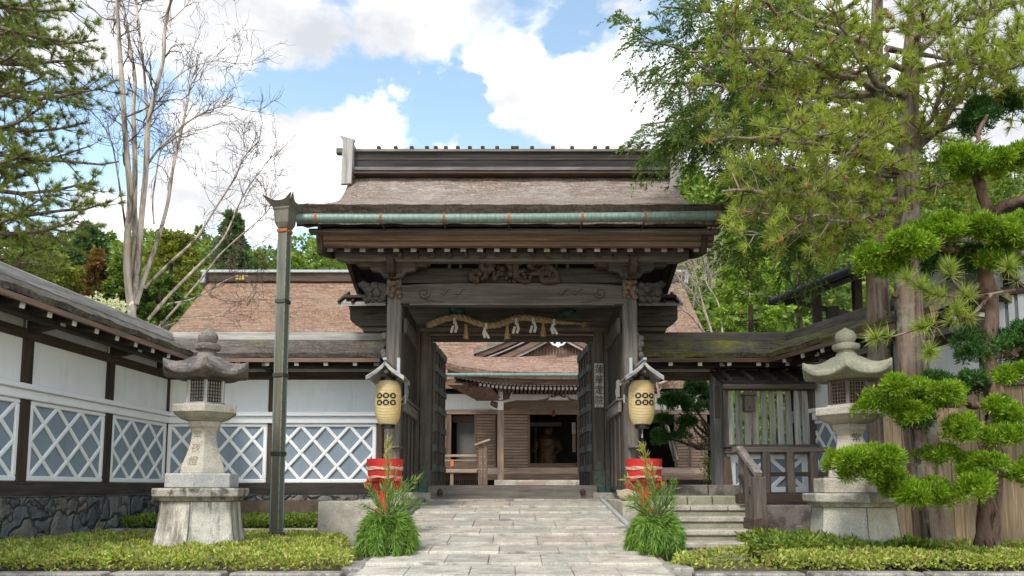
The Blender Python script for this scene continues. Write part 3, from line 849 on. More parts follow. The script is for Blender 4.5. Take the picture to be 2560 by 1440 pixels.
# dragon carving over the middle: coiled bodies and cloud lumps
dr = MB(); random.seed(5)
cxm, czm = XX(1290, 12.05, 680), ZZ(682, 12.05)
for q in range(7):
    p = Vector((cxm + random.uniform(-.55, .55), 12.05, czm + random.uniform(-.08, .10))); a = random.uniform(0, 6.28); pts = []; rad = []
    for i in range(14):
        pts.append(p.copy()); rad.append(.045 * math.sin(math.pi * (i + 1) / 16) + .015)
        a += random.uniform(-.2, 1.0) * (1 if q % 2 else -1); p += Vector((math.cos(a) * .06, random.uniform(-.02, .02), math.sin(a) * .045))
        p.z = min(max(p.z, czm - .13), czm + .16)
    dr.tube(pts, rad, 8)
for q in range(70):
    u_ = random.uniform(-1, 1); hh = .17 * (1 - abs(u_) ** 1.6) + .04
    dr.ball((cxm + u_ * .66, 12.06 + random.uniform(-.05, .03), czm - .13 + random.random() * hh * 1.8), random.uniform(.022, .052), 7, 5)
dr.build('dragon_carving', WOOD('beam', 'x'), gate, smooth=True, angle=60)

# main pillars, great lintel, threshold
YM = 14.0
for sx in (-1, 1):
    xi, xo = sx * 1.475, sx * 1.665
    pl_ = MB().box(xi, xo, 14.0, 14.34, 1.50, ZZ(760, YM)).build('main_pillar', WOOD('old', 'z'), gate, .012)
    p2 = MB().box(sx * 1.669, sx * 1.84, 13.94, 14.36, 1.50, ZZ(760, YM)).build('main_pillar', WOOD('old', 'z'), gate, .012)
    MB().box(sx * 1.44, sx * 1.98, 13.86, 14.42, 1.30, 1.50).build('pillar_base', GRAN, pl_, .02)
    for (a, b, yy) in ((xi - sx * .012, xo + sx * .0, 13.988), (sx * 1.672, sx * 1.852, 13.928)):
        MB().box(a, b, yy, 14.30, 1.502, 1.90).build('metal_shoe', SHOE, pl_, .004)
        MB().box(a - sx * .003, b + sx * .003, yy - .004, 14.2, 1.504, 1.60).build('shoe_band', VERDI, pl_)
        c_ = (a + b) / 2
        MB().prism([(c_ - .08, 1.902), (c_ + .08, 1.902), (c_ + .075, 1.96), (c_ + .035, 1.985), (c_, 2.06), (c_ - .035, 1.985), (c_ - .075, 1.96)], 'xz', yy, yy + .012).build('shoe_crest', SHOE, pl_)
        for q in range(4):
            MB().ball((c_ + random.choice((-1, 1)) * .05, yy - .004, 1.66 + .08 * q), .016, 8, 5).build('stud', VERDI, pl_, smooth=True)
    # side wall between front post and main pillar
    sp = MB().box(sx * 1.74, sx * 1.79, 12.32, 13.93, 1.55, ZZ(765, 12.6)).build('side_panel', WOOD('deep', 'z'), gate)
    MB().box(sx * 1.69, sx * 1.83, 12.32, 13.93, 2.78, 2.96).build('side_rail', WOOD('front', 'y'), gate, .01)
    MB().box(sx * 1.66, sx * 1.84, 12.30, 13.93, 2.962, 3.0).build('side_rail', WOOD('front', 'y'), gate, .006)
    MB().box(sx * 1.69, sx * 1.83, 12.32, 13.93, 4.05, 4.30).build('side_rail', WOOD('old', 'y'), gate, .01)
    for q in range(3):
        MB().box(sx * 1.715, sx * 1.738, 12.45 + .5 * q, 12.53 + .5 * q, 1.6, 2.77).build('side_batten', WOOD('old', 'z'), gate, .004)
    MB().prism([(12.35, 3.02), (12.5, 3.0), (12.62, 3.14), (12.5, 3.2), (12.5, 3.3), (12.35, 3.3)], 'yz', sx * 1.68, sx * 1.72).build('hook', WOOD('silver', 'z'), gate, .004)

zk0, zk1 = ZZ(816, YM), ZZ(756, YM)
m = MB(); ka, kb = XX(878, YM, 780), XX(1691, YM, 780)
m.prism([(ka, zk1), (ka, zk0 + .10), (ka + .20, zk0 - .02), (kb - .18, zk0 - .02), (kb, zk0 + .10), (kb, zk1)], 'xz', 13.88, 14.30)
kab = m.build('great_lintel', WOOD('old', 'x'), gate, .015)
bx('lintel_underbeam', 'front', ka + .22, kb - .20, 13.95, 14.25, zk0 - .10, zk0 - .022, gate)
bx('lintel_rail', 'old', -1.475, 1.475, 13.97, 14.2, ZZ(836, YM), zk0 - .022, gate)
bx('lintel_rail', 'front', -1.478, 1.478, 13.94, 14.2, ZZ(841, YM), ZZ(836.5, YM), gate, .003)
bx('door_head', 'old', -1.478, 1.478, 14.0, 14.22, ZZ(850, YM), ZZ(841.5, YM), gate)
bx('upper_wall', 'deep', -1.84, 1.84, 14.05, 14.12, zk1 - .01, ZZ(690, YM), gate)
for sx in (-1, 1):     # small plank roofs over the ends of the great lintel
    xa, xb = (XX(845, 13.6, 750), XX(965, 13.6, 750)) if sx < 0 else (XX(1596, 13.6, 750), XX(1706, 13.6, 750))
    z0_, z1_ = ZZ(758, 13.55), ZZ(735, 14.25)
    pr = MB().sheet(lambda u, v: (xa + (xb - xa) * u, 13.55 + .7 * v, z0_ + (z1_ - z0_) * v), 1, 1, (0, 0, -.045)).build('plank_roof', WOOD('silver', 'x'), gate)
    MB().sheet(lambda u, v: (xa + (xb - xa) * u, 14.255 + .6 * v, z1_ + (z0_ - z1_) * v), 1, 1, (0, 0, -.045)).build('plank_roof', WOOD('silver', 'x'), gate)
    for q in range(3):
        x = (xa + .06 + .24 * q) if sx < 0 else (xb - .06 - .24 * q)
        MB().beam((x - .03, 13.52, z0_ + .015), (x + .0, 14.24, z1_ + .02), .04, .05).build('batten', WOOD('deep', 'y'), pr)
    MB().beam((xa + .1, 13.75, zk1 + .02), (xb - .1, 13.75, zk1 + .02), .3, .05).build('lintel_cap', WOOD('beam', 'x'), gate, .005)
    xs_ = XX(925, 13.88, 786) if sx < 0 else XX(1628, 13.88, 786)
    for q in range(2): m = MB(); m.tube([(xs_ - .14 + .1 * q, 13.875, ZZ(786, 13.9) + .03), (xs_ - .1 + .1 * q, 13.875, ZZ(786, 13.9)), (xs_ + .0 + .1 * q, 13.875, ZZ(786, 13.9)), (xs_ + .05 + .1 * q, 13.875, ZZ(786, 13.9) + .03)], .010, 5); m.build('carved_scroll', WOOD('deep', 'x'), kab)
for px, py in ((1122, 777), (1138, 772), (1153, 777), (1403, 784), (1421, 780), (1438, 784)):
    c_ = W(px, py, 13.87)
    r_ = .075 if px in (1138, 1421) else .060
    MB().rings([[(c_.x + r_ * k_ * math.cos(a), y_, c_.z + r_ * k_ * math.sin(a)) for a in np.linspace(0, 2 * math.pi, 20, endpoint=False)] for k_, y_ in ((1, 13.879), (1, 13.86), (.7, 13.845), (.2, 13.84))]).build('nail_cover', VERDI, kab, smooth=True)

th_ = bx('threshold', 'front', -1.50, 1.52, 13.92, 14.16, 1.36, ZZ(1213, 13.92), gate, .012)
for px in (1100, 1457):
    c_ = W(px, 1230, 13.90)
    m = MB(); m.rings([[(c_.x + r_ * math.cos(a), y_, c_.z + r_ * math.sin(a)) for a in np.linspace(0, 2 * math.pi, 16, endpoint=False)] for r_, y_ in ((.055, 13.919), (.05, 13.90), (.02, 13.885))])
    m.tube([(c_.x + .042 * math.cos(a), 13.885, c_.z - .03 + .042 * math.sin(a)) for a in np.linspace(0, 2 * math.pi, 17)], .009, 6)
    m.build('iron_ring', IRON, th_, smooth=True)

# doors, swung fully inwards
for sx in (-1, 1):
    hinge = Vector((sx * 1.50, 14.36, 0)); a = R(3) * sx
    z0_, z1_ = 1.47, ZZ(852, 14.2)
    dv = Vector((-math.sin(a) * 1, math.cos(a), 0)); nv = Vector((-sx * math.cos(a), -sx * math.sin(a), 0))
    def P3(t, n, z): p = hinge + dv * t + nv * n; return Vector((p.x, p.y, z))
    d = MB(); d.beam(P3(0, .0, (z0_ + z1_) / 2), P3(1.42, .0, (z0_ + z1_) / 2), .05, z1_ - z0_)
    door = d.build('door', WOOD('beam', 'z'), gate)
    for t in (.05, .37, .72, 1.05, 1.37):
        m = MB(); p = P3(t, .05, 0); m.beam(Vector((p.x, p.y, z0_)), Vector((p.x, p.y, z1_)), .045, .10, up=dv); m.build('stile', WOOD('old', 'z'), door, .004)
    for q in range(8):
        z = z0_ + .10 + q * (z1_ - z0_ - .2) / 7
        m = MB(); m.beam(P3(-.01, .06, z), P3(1.43, .06, z), .06, .12); m.build('rail', WOOD('old', 'y'), door, .004)
        for t in (.05, .72, 1.37):
            m = MB(); m.beam(P3(t - .07, .062, z), P3(t + .07, .062, z), .066, .13); m.build('metal_fitting', plain('grey_verdigris', (.115, .125, .115), .55, .3, 8, .3), door)

# ------------------------------------------------------------------ plaster walls with their little thatched roofs
def lattice(m, u0, u1, z0, z1, nx, nz, y, wd=.060, th=.035):
    """diagonal white bars clipped to the panel"""
    du, dz = (u1 - u0) / nx, (z1 - z0) / nz
    for s_ in (1, -1):
        for k in range(-nz, nx + nz + 1):
            # line: (u-u0)/du = k + s*(z-z0)/dz
            ts = []
            zz0, zz1 = z0, z1
            f0, f1 = k + s_ * 0.0, k + s_ * nz
            lo, hi = 0.0, 1.0
            a, b = f0, f1
            if a == b: continue
            t_at = lambda f: (f - a) / (b - a)
            ta, tb = sorted((t_at(0), t_at(nx)))
            lo, hi = max(0, ta), min(1, tb)
            if hi - lo < 1e-6: continue
            y2 = y - (.004 if s_ > 0 else 0)
            p0 = Vector((u0 + (a + (b - a) * lo) * du, y2, z0 + lo * (z1 - z0)))
            p1 = Vector((u0 + (a + (b - a) * hi) * du, y2, z0 + hi * (z1 - z0)))
            m.beam(p0, p1, th, wd, up=(0, 0, 1)) if abs((p1 - p0).normalized().z) < .99 else None


ZS0, ZS1, ZL1, ZR1, ZP1, ZB1, ZT1 = 1.47, 1.665, 2.735, 2.945, 3.55, 3.69, 3.98


def wall(name, label, A, ang, posts, nx, L, thm, mitre=(0, 0), over=.9, kinds=None, base=(.55, 1.465), roof_span=None, rise=.42, flare=0.0, raft=None, basem=None, pw=.055):
    """local: u along +x, viewer side is -y; posts: list of u; kinds per bay: 'lattice' or 'open'"""
    w_ = thing(name, label, 'wall', (A[0], A[1], 0), ang, absolute=False)
    kinds = kinds or ['lattice'] * (len(posts) - 1)
    T = .13
    for u in posts:
        MB().box(u - pw, u + pw, -.088, .075, ZS1 if kinds[min(posts.index(u), len(kinds) - 1)] == 'lattice' else 1.45, ZP1).build('post', WOOD('beam', 'z'), w_, .006)
    for (a, b), k in zip(zip(posts, posts[1:]), kinds):
        if k != 'lattice': continue
        a2, b2 = a + pw, b - pw
        MB().box(a2, b2, -.055, .05, ZL1 + .01, ZP1).build('plaster_panel', WHITE, w_)
        pn = MB().box(a2, b2, -.045, .05, ZS1, ZL1).build('lattice_panel', BLUEGREY, w_)
        m = MB()
        fr = .075
        m.box(a2 + .004, b2 - .004, -.085, -.046, ZS1 + .004, ZS1 + fr); m.box(a2 + .004, b2 - .004, -.085, -.046, ZL1 - fr * .7, ZL1 + .008)
        m.box(a2 + .004, a2 + fr, -.083, -.046, ZS1 + fr, ZL1 - fr * .7); m.box(b2 - fr, b2 - .004, -.083, -.046, ZS1 + fr, ZL1 - fr * .7)
        m.build('frame', TRIM, pn, .012)
        m = MB(); lattice(m, a2 + fr - .02, b2 - fr + .02, ZS1 + fr - .02, ZL1 - fr * .7 + .02, nx, 2, -.058)
        m.build('lattice', TRIM, pn, .012)
        MB().box(a2, b2, -.05, .05, ZB1, ZT1 - .1).build('plaster_strip', WHITE, w_)
    runs = []
    for (a, b), k in zip(zip(posts, posts[1:]), kinds):
        if k == 'lattice':
            if runs and abs(runs[-1][1] - a) < 1e-6: runs[-1][1] = b
            else: runs.append([a, b])
    for a, b in runs:
        MB().box(a - .05, b + .05, -.125, .05, ZL1 + .012, ZL1 + .135).build('rail', TRIM, w_, .008)
        MB().box(a - .05, b + .05, -.175, .05, ZL1 + .137, ZR1).build('rail', TRIM, w_, .008)
        MB().box(a - .1, b + .08, -.11, .11, ZS0, ZS1 - .002).build('sill', WOOD('deep', 'x'), w_, .01)
        if base: MB().box(a - .1, b + .1, -.10, .2, base[0], base[1]).build('stone_base', basem or RUBBLE, w_, .03)
    u0, u1 = posts[0], posts[-1]
    MB().box(u0 - .05, u1 + .05, -.09, .09, ZP1 + .002, ZB1).build('head_beam', WOOD('beam', 'x'), w_, .008)
    MB().box(u0 - .05, u1 + .05, -.10, .10, ZT1 - .10, ZT1 + .12).build('wall_plate', WOOD('deep', 'x'), w_, .008)
    r0, r1 = roof_span or (u0, u1)
    ze, zr = 3.90, 3.90 + rise
    e0 = r0 + mitre[0]; e1 = r1 - mitre[1]
    def rp(u, v):
        a_, b_ = e0 + (r0 - e0) * v, e1 + (r1 - e1) * v
        x = a_ + (b_ - a_) * u
        return (x, -over * (1 - v) - .02 * v, ze + (zr - ze) * (v ** 1.15) + .010 * math.sin(x * 7.3) * (1 - v) + .006 * math.sin(x * 23))
    nu = max(8, int((r1 - r0) * 6))
    rf = MB().sheet(rp, nu, 8, (0, .03, -.075)).build('roof', thm, w_, smooth=True)
    MB().sheet(lambda u, v: (r0 + (r1 - r0) * u, .02 + over * v, zr + (ze - zr) * v), 8, 2, (0, 0, -.1)).build('back_roof', thm, w_)
    MB().box(r0 - .03, r1 + .03, -.10, .10, zr - .045, zr + .105).build('ridge_board', WOOD('silver' if thm is WALL_THATCH else 'front', 'x'), w_, .01)
    eb = MB(); eb.sheet(lambda u, v: (e0 + .0 + (e1 - e0) * u, -over + .03 + .12 * v, ze - .082 + .03 * v), 1, 1, (0, .0, -.075)); eb.build('eave_board', WOOD('fascia', 'x'), rf, .006)
    MB().sheet(lambda u, v: ((e0 + (r0 - e0) * v) + ((e1 + (r1 - e1) * v) - (e0 + (r0 - e0) * v)) * u, -over + .10 + (over - .13) * v, ze - .10 + (rise - .05) * v), 1, 1, (0, 0, -.02)).build('soffit', WOOD('deep', 'x'), rf)
    n = int((e1 - e0) / .51) if raft is None else raft
    for i in range(n):
        x = e0 + .15 + i * .51
        if x > e1 - .05: break
        r_ = MB().beam((x, -over + .12, ze - .165), (x, -.05, ze + .02), .07, .075).build('rafter', WOOD('deep', 'y'), w_)
        MB().beam((x, -over + .112, ze - .1665), (x, -over + .128, ze - .1635), .073, .078).build('white_end', WTIP, r_)
    MB().box(u0, u1, -.5, -.38, ze - .20, ze - .02).build('eave_purlin', WOOD('deep', 'x'), w_, .008)
    for u in posts[1 if mitre[0] else 0:]:
        if u > u1 - mitre[1] * .5 and mitre[1]: continue
        arm = MB().prism([(-.06, 3.76), (-.06, 3.62), (-.45, 3.70), (-.52, 3.73), (-.52, 3.80), (-.06, 3.80)], 'yz', u - .045, u + .045).build('bracket_arm', WOOD('deep', 'y'), w_, .004)
        MB().box(u - .047, u + .047, -.535, -.5215, 3.728, 3.79).build('white_end', WTIP, arm)
    return w_


CX, CYW = -6.33, 14.2
wall('plaster_wall', 'long white plaster wall running from the street to the corner on the left, blue grey lattice panels', (CX - 9.85 * math.sin(R(2.7)), CYW - 9.85 * math.cos(R(2.7))), R(90 - 2.7),
     [1.97 * k for k in range(6)], 3, 1.97 * 5, WALL_THATCH, mitre=(0, .9), base=(.4, 1.465), pw=.10)
wall('plaster_wall', 'white plaster wall facing the street between the corner and the gate, behind the metal downpipe', (CX, CYW), 0.0,
     [.02, 1.95, 3.93], 4, 3.93, WALL_THATCH, mitre=(.9, 0), roof_span=(0, 4.05))
RX0 = 2.15
rw = wall('plaster_wall', 'mossy roofed wall right of the gate, with a side passage and a slatted window bay', (RX0, CYW), 0.0,
     [.18, 1.58, 2.95], 4, 2.95, MOSS_THATCH, mitre=(0, -.35), kinds=['open', 'open'], roof_span=(-.05, 3.05), base=None)
ra = math.atan2(.55, 1.9)
rw2 = wall('plaster_wall', 'white plaster wall with thick mossy roof running behind the right stone lantern', (5.13, CYW), R(-90) + ra * .9,
     [.12, 1.5, 2.9, 4.3], 3, 4.3, MOSS_THATCH, mitre=(.40, 0), roof_span=(-.1, 4.3), base=(.6, 1.46), basem=GRAN)

# side passage post, plaster strip above, slatted window bay (local u of the right wall: world x - RX0)
def ub(name, mt, x0, x1, y0, y1, z0, z1, parent, bevel=.006): return MB().box(x0 - RX0, x1 - RX0, y0 - CYW, y1 - CYW, z0, z1).build(name, mt, parent, bevel)
YP = 13.9
xp0, xp1 = XX(1785, YP), XX(1817, YP)
ub('passage_post', WOOD('silver', 'z'), xp0, xp1, YP, YP + .3, 1.50, ZZ(925, YP), rw, .012)
ub('letter_slot', WOOD('rail', 'z'), xp0 + .02, xp0 + .09, YP - .05, YP - .001, ZZ(1045, YP), ZZ(965, YP), rw, .006)
ub('plaster_strip', WHITE, RX0 + .1, 5.05, CYW - .03, CYW + .03, ZB1 + .002, ZT1 - .12, rw)
YW = 13.45
xw0, xw1 = XX(1814, YW), XX(2028, YW)
wn = ub('window_frame', WOOD('rail', 'x'), xw0 - .02, xw1 + .05, YW - .03, YW + .14, ZZ(975, YW), ZZ(958, YW), rw, .01)
ub('window_sill', WOOD('front', 'x'), xw0 - .05, xw1 + .07, YW - .12, YW + .16, ZZ(1120, YW), ZZ(1112, YW), wn, .01)
ub('window_sill', WOOD('front', 'x'), xw0 - .02, xw1 + .05, YW - .04, YW + .14, ZZ(1134, YW), ZZ(1121, YW), wn, .01)
for i in range(10):
    t = i / 9
    xt, xb_ = XX(1826 + 186 * t, YW, 975), XX(1829 + 190 * t, YW, 1112)
    m = MB(); zt, zb_ = ZZ(976, YW), ZZ(1112, YW)
    wv = random.uniform(-.01, .01)
    wt_, wb_ = .088 + random.uniform(-.012, .012), .108 + random.uniform(-.01, .01)
    m.prism([(xb_ - wb_ / 2 - RX0, zb_), (xb_ + wb_ / 2 - RX0, zb_), ((xt + xb_) / 2 + wb_ / 2 + wv - RX0, (zt + zb_) / 2), (xt + wt_ / 2 - RX0, zt), (xt - wt_ / 2 - RX0, zt), ((xt + xb_) / 2 - wb_ / 2 + wv - RX0, (zt + zb_) / 2)], 'xz', YW + .02 - CYW, YW + .06 - CYW)
    m.build('slat', wood('pale_slat_wood', (.54, .52, .48), 'z', pale=(.66, .65, .62)), wn, .004)
ub('window_post', WOOD('rail', 'z'), xw1 - .02, xw1 + .09, YW, YW + .12, 1.45, ZZ(958, YW) + .12, wn, .008)
ub('window_post', WOOD('front', 'z'), xw0 - .03, xw0 + .05, YW, YW + .12, ZZ(1112, YW), ZZ(958, YW) + .12, wn, .008)
# little board roof over the window
zr0, zr1 = ZZ(958, YW - .2), ZZ(918, YW + .5)
lr = MB().sheet(lambda u, v: (xw0 - .12 + (xw1 - xw0 + .12) * u - RX0, YW - .25 + .75 * v - CYW, zr0 + .03 + (.30) * v), 1, 1, (0, 0, -.05)).build('window_roof', WOOD('deep', 'x'), rw)
for q in range(4):
    x = xw0 + .02 + q * .38
    MB().beam((x - RX0, YW - .28 - CYW, zr0 + .05), (x - RX0, YW + .5 - CYW, zr0 + .36), .075, .06).build('batten', WOOD('beam', 'y'), lr, .01)
ub('roof_beam', WOOD('rail', 'x'), xw0 - .1, xw1 + .02, YW - .24, YW - .15, zr0 - .10, zr0 + .0, lr, .01)
# lattice apron under the window
YA = YW + .16
ap = ub('apron_panel', BLUEGREY, xw0 + .02, xw1 + .02, YA, YA + .04, 1.50, ZZ(1135, YA), rw)
m = MB(); lattice(m, xw0 + .16 - RX0, xw1 - .10 - RX0, 1.56, ZZ(1135, YA) - .06, 2, 1, YA - .02 - CYW, .075); m.build('lattice', TRIM, ap, .01)
m = MB()
for (a, b, c_, d_) in ((xw0 + .04, xw1 - .0, 1.503, 1.60), (xw0 + .04, xw1, ZZ(1135, YA) - .09, ZZ(1135, YA) - .002)): m.box(a - RX0, b - RX0, YA - .04 - CYW, YA - .001 - CYW, c_, d_)
for x in (xw0 + .06, xw1 - .14): m.box(x - RX0, x + .13 - RX0, YA - .038 - CYW, YA - .001 - CYW, 1.6, ZZ(1135, YA) - .09)
m.build('frame', TRIM, ap, .008)
for x in (xw0 - .03, xw1 - .05):     # scalloped brackets under the sill
    m = MB(); prof_ = [(x - RX0 + .10, 1.50)]
    for k in range(6):
        prof_ += [(x - RX0 + .15 - .008 * k, 1.52 + .1 * k + .02), (x - RX0 + .15 - .008 * k, 1.52 + .1 * k + .075), (x - RX0 + .12, 1.52 + .1 * k + .1)]
    prof_ += [(x - RX0, 2.13), (x - RX0, 1.50)]
    m.prism(prof_, 'xz', YA - .10 - CYW, YA - .045 - CYW); m.build('scalloped_bracket', WOOD('fascia', 'z'), rw, .01)
ub('ground_sill', WOOD('front', 'x'), XX(1655, 13.9), 5.1, 13.75, 14.35, 1.40, 1.50, rw, .015)

# letter box hung on the slats
c_ = W(1871, 1010, YW - .06)
lb = thing('letter_box', 'small wooden letter box with pitched lid hung on the slatted window', 'letter box', (c_.x, YW - .06, c_.z - .13))
MB().box(c_.x - .085, c_.x + .085, YW - .13, YW + .018, c_.z - .13, c_.z + .14).build('box', WOOD('rail', 'z'), lb, .006)
MB().prism([(c_.x - .13, c_.z + .142), (c_.x + .13, c_.z + .142), (c_.x + .13, c_.z + .165), (c_.x, c_.z + .20), (c_.x - .13, c_.z + .165)], 'xz', YW - .17, YW + .018).build('lid', WOOD('front', 'x'), lb, .004)
MB().prism([(c_.x - .016, c_.z - .09), (c_.x + .016, c_.z - .09), (c_.x, c_.z - .03)], 'xz', YW - .134, YW - .1305).build('keyhole', BLACK, lb)

# steps to the side passage
st = thing('stone_steps', 'worn granite steps with mossy risers leading to the side passage', 'steps', (XX(1760, 10.6), 10.6, .7))
xs0 = XX(1662, 11.2)
defs = [(1357, 9.70, 1905), (1325, 10.10, 1890), (1292, 10.50, 1869), (1264, 10.90, 1867)]
prev = .70
for i, (py, Y, pxr) in enumerate(defs):
    z = ZZ(py, Y); xr_ = XX(pxr, Y)
    MB().box(xs0 - .15, xr_ - .02, Y + .03, Y + 1.2, .6, z - .075).build('riser', GRAN_MOSS, st, .015)
    m = MB(); cuts = [xs0 - .15, xr_] if i < 3 else [xs0 - .15, xs0 + .28, xs0 + .80, xr_]
    for a, b in zip(cuts, cuts[1:]): m.box(a + .003, b - .003, Y, Y + .42 if i < 3 else Y + .62, z - .073, z)
    m.build('tread', GRAN, st, .015)
Yl = 11.53
m = MB()
for a, b in ((1648, 1722), (1723, 1785), (1786, 1852)): m.box(XX(a, Yl) + .004, XX(b, Yl) - .004, Yl + .2, Yl + 1.5, 1.0, ZZ(1240, 11.75))
m.build('landing_block', GRAN_MOSS, st, .015)
m = MB()
for a, b in ((1645, 1768), (1769, 1850)): m.box(XX(a, 12.7) + .004, XX(b, 12.7) - .004, 12.72, 13.75, 1.1, ZZ(1212, 12.72))
m.build('landing_block', GRAN_DARK, st, .02)

# timber handrail beside the steps, on its stone footing
hr = thing('handrail', 'dark timber handrail with short posts and a sloping arm beside the steps', 'handrail', (XX(1940, 10.7), 10.7, 1.0))
YH = 10.9
MB().box(XX(1872, YH), XX(2032, YH) + .9, YH - .06, YH + .9, .6, ZZ(1262, YH)).build('stone_footing', GRAN_DARK, hr, .02)
MB().box(XX(1838, YH), XX(2110, YH), YH - .06, YH + .12, ZZ(1259, YH), ZZ(1234, YH)).build('bottom_beam', WOOD('beam', 'x'), hr, .01)
MB().box(XX(1830, YH), XX(2095, YH), YH - .03, YH + .08, ZZ(1131, YH), ZZ(1118, YH)).build('top_rail', WOOD('rail', 'x'), hr, .01)
MB().box(XX(1860, YH), XX(2110, YH), YH + .01, YH + .05, ZZ(1191, YH), ZZ(1180, YH)).build('mid_rail', WOOD('beam', 'x'), hr, .006)
for px in (1856, 1912, 1972, 2030):
    MB().box(XX(px, YH) - .052, XX(px, YH) + .052, YH - .035, YH + .085, ZZ(1234, YH) - .0, ZZ(1131, YH)).build('post', WOOD('rail', 'z'), hr, .01)
p0, p1 = W(1848, 1120, YH - .03), W(1897, 1186, YH - .78)
MB().beam(p0, p1, .10, .075).build('sloping_arm', WOOD('front', 'y'), hr, .01)
MB().box(p1.x - .085, p1.x + .085, p1.y - .04, p1.y + .10, .75, p1.z - .03).build('post', WOOD('rail', 'z'), hr, .01)
pm = (p0 + p1) / 2
MB().box(pm.x - .055, pm.x + .055, pm.y - .05, pm.y + .05, .85, pm.z - .03).build('post', WOOD('rail', 'z'), hr, .01)
MB().beam((p0.x, p0.y, p0.z - .38), (p1.x, p1.y, p1.z - .36), .05, .08).build('mid_rail', WOOD('beam', 'y'), hr, .006)
MB().box(p1.x - .10, p1.x + .10, p1.y - .06, YH - .07, .72, ZZ(1295, 10.2)).build('footing_beam', WOOD('beam', 'y'), hr, .01)

# ------------------------------------------------------------------ writing
def glyphs(name, text, size, m_, parent, origin, xdir, zdir, depth=.004, step=1.12, squash=1.0):
    """text written top to bottom on a plane given by xdir, zdir (world) with its first character centred at origin"""
    cu = bpy.data.curves.new('writing', 'FONT'); cu.align_x = 'CENTER'; cu.align_y = 'CENTER'; cu.extrude = depth
    cu.size = size; cu.body = text[0]
    ob = bpy.data.objects.new('writing', cu); COL.objects.link(ob)
    mb = MB(); xd, zd = Vector(xdir).normalized(), Vector(zdir).normalized(); nd = xd.cross(zd)
    for i, chx in enumerate(text):
        cu.body = chx
        dg = bpy.context.evaluated_depsgraph_get(); dg.update()
        me = bpy.data.meshes.new_from_object(ob.evaluated_get(dg))
        xs = [v.co.x for v in me.vertices]; ys = [v.co.y for v in me.vertices]
        mx, my = (min(xs) + max(xs)) / 2, (min(ys) + max(ys)) / 2
        o = Vector(origin) - zd * (i * size * step)
        mb.add([o + xd * (v.co.x - mx) * squash + zd * (v.co.y - my) + nd * v.co.z for v in me.vertices], [tuple(p.vertices) for p in me.polygons])
        bpy.data.meshes.remove(me)
    bpy.data.objects.remove(ob)
    return mb.build(name, m_, parent)


npl = thing('name_plaque', 'weathered vertical name board with four black characters on the right gate pillar', 'sign', (XX(1498, 13.9), 13.95, ZZ(1018, 13.9)))
a_, b_ = XX(1487.5, 13.93), XX(1510.5, 13.93)
MB().box(a_, b_, 13.93, 13.985, ZZ(1018, 13.93), ZZ(908, 13.93)).build('board', wood('plaque_wood', (.44, .42, .39), 'z', pale=(.56, .55, .52)), npl, .004)
glyphs('writing', '蓮華定院', .165, INK, npl, ((a_ + b_) / 2, 13.928, ZZ(923, 13.93)), (1, 0, 0), (0, 0, 1), .003, 1.13)

# ------------------------------------------------------------------ gutter and downpipe
gut = thing('rain_gutter', 'green copper eave gutter with rusty straps and tall riveted square downpipe', 'gutter', (XX(692, 10.75), 10.75, .8))
gy = 10.86
pL, pR = W(742, 546, gy), W(1803, 539, gy); gr = .068
n = 40; rs = []
for i in range(n + 1):
    t_ = i / n; p = pL.lerp(pR, t_); p.z -= .02 * math.sin(math.pi * t_)
    rs.append([(p.x, p.y + gr * math.cos(a), p.z + gr * math.sin(a)) for a in np.linspace(0, 2 * math.pi, 20, endpoint=False)])
MB().rings(rs).build('gutter', COPPER, gut, smooth=True, angle=50)
for px in (790, 953, 1110, 1272, 1455, 1612, 1790):
    t_ = (px - 742) / (1803 - 742); p = pL.lerp(pR, t_); p.z -= .02 * math.sin(math.pi * t_)
    ring = [(p.x, p.y + (gr + .007) * math.cos(a), p.z + (gr + .007) * math.sin(a)) for a in np.linspace(R(60), R(290), 14)]
    m = MB()
    for q0, q1 in zip(ring, ring[1:]): m.beam(q0, q1, .042, .006, up=(1, 0, 0)) if False else m.add([(q0[0] - .015, *q0[1:]), (q0[0] + .015, *q0[1:]), (q1[0] + .015, *q1[1:]), (q1[0] - .015, *q1[1:])], [(0, 1, 2, 3)])
    m.build('strap', RUST, gut)
    MB().beam((p.x, p.y + .06, p.z - .05), (p.x, 11.21, ZZ(577, 11.22)), .018, .018).build('hanger', IRON, gut)
# hopper and square pipe (corners towards the viewer), leaning as built
top, bot = W(712, 580, 10.72), W(690, 1336, 10.72)
def sq(c_, w1, rot, z=None): return [(c_[0] + w1 * math.cos(rot + R(45 + 90 * k)), c_[1] + w1 * math.sin(rot + R(45 + 90 * k)), c_[2]) for k in range(4)]
rot = R(-14)
s1 = .090
pipe = MB().rings([sq(bot, s1, rot), sq(top, s1, rot)]).build('downpipe', COPPER_PIPE, gut, .006)
for k in range(4):
    a = rot + R(45 + 90 * k)
    o = Vector((s1 * .97 * math.cos(a), s1 * .97 * math.sin(a), 0))
    m = MB(); m.beam(bot + o, top + o, .016, .016, up=(math.cos(a), math.sin(a), 0)); m.build('edge_seam', COPPER, pipe, .003)
    m = MB()
    for q in range(34):
        p = (bot + o * 1.06).lerp(top + o * 1.06, (q + .5) / 34)
        m.ball(p, .008, 6, 4)
    m.build('rivets', COPPER_DARK, pipe)
for py in (760, 946, 1140):
    t_ = (py - 580) / (1336 - 580); p = top.lerp(bot, t_)
    MB().rings([sq((p.x, p.y, p.z - .028), s1 * 1.28, rot), sq((p.x, p.y, p.z + .028), s1 * 1.28, rot)]).build('collar', COPPER_DARK, gut, .006)
MB().rings([sq((top.x, top.y, top.z - .02), s1 * 1.28, rot), sq((top.x, top.y, top.z + .03), s1 * 1.3, rot)]).build('collar', RUST, gut, .006)
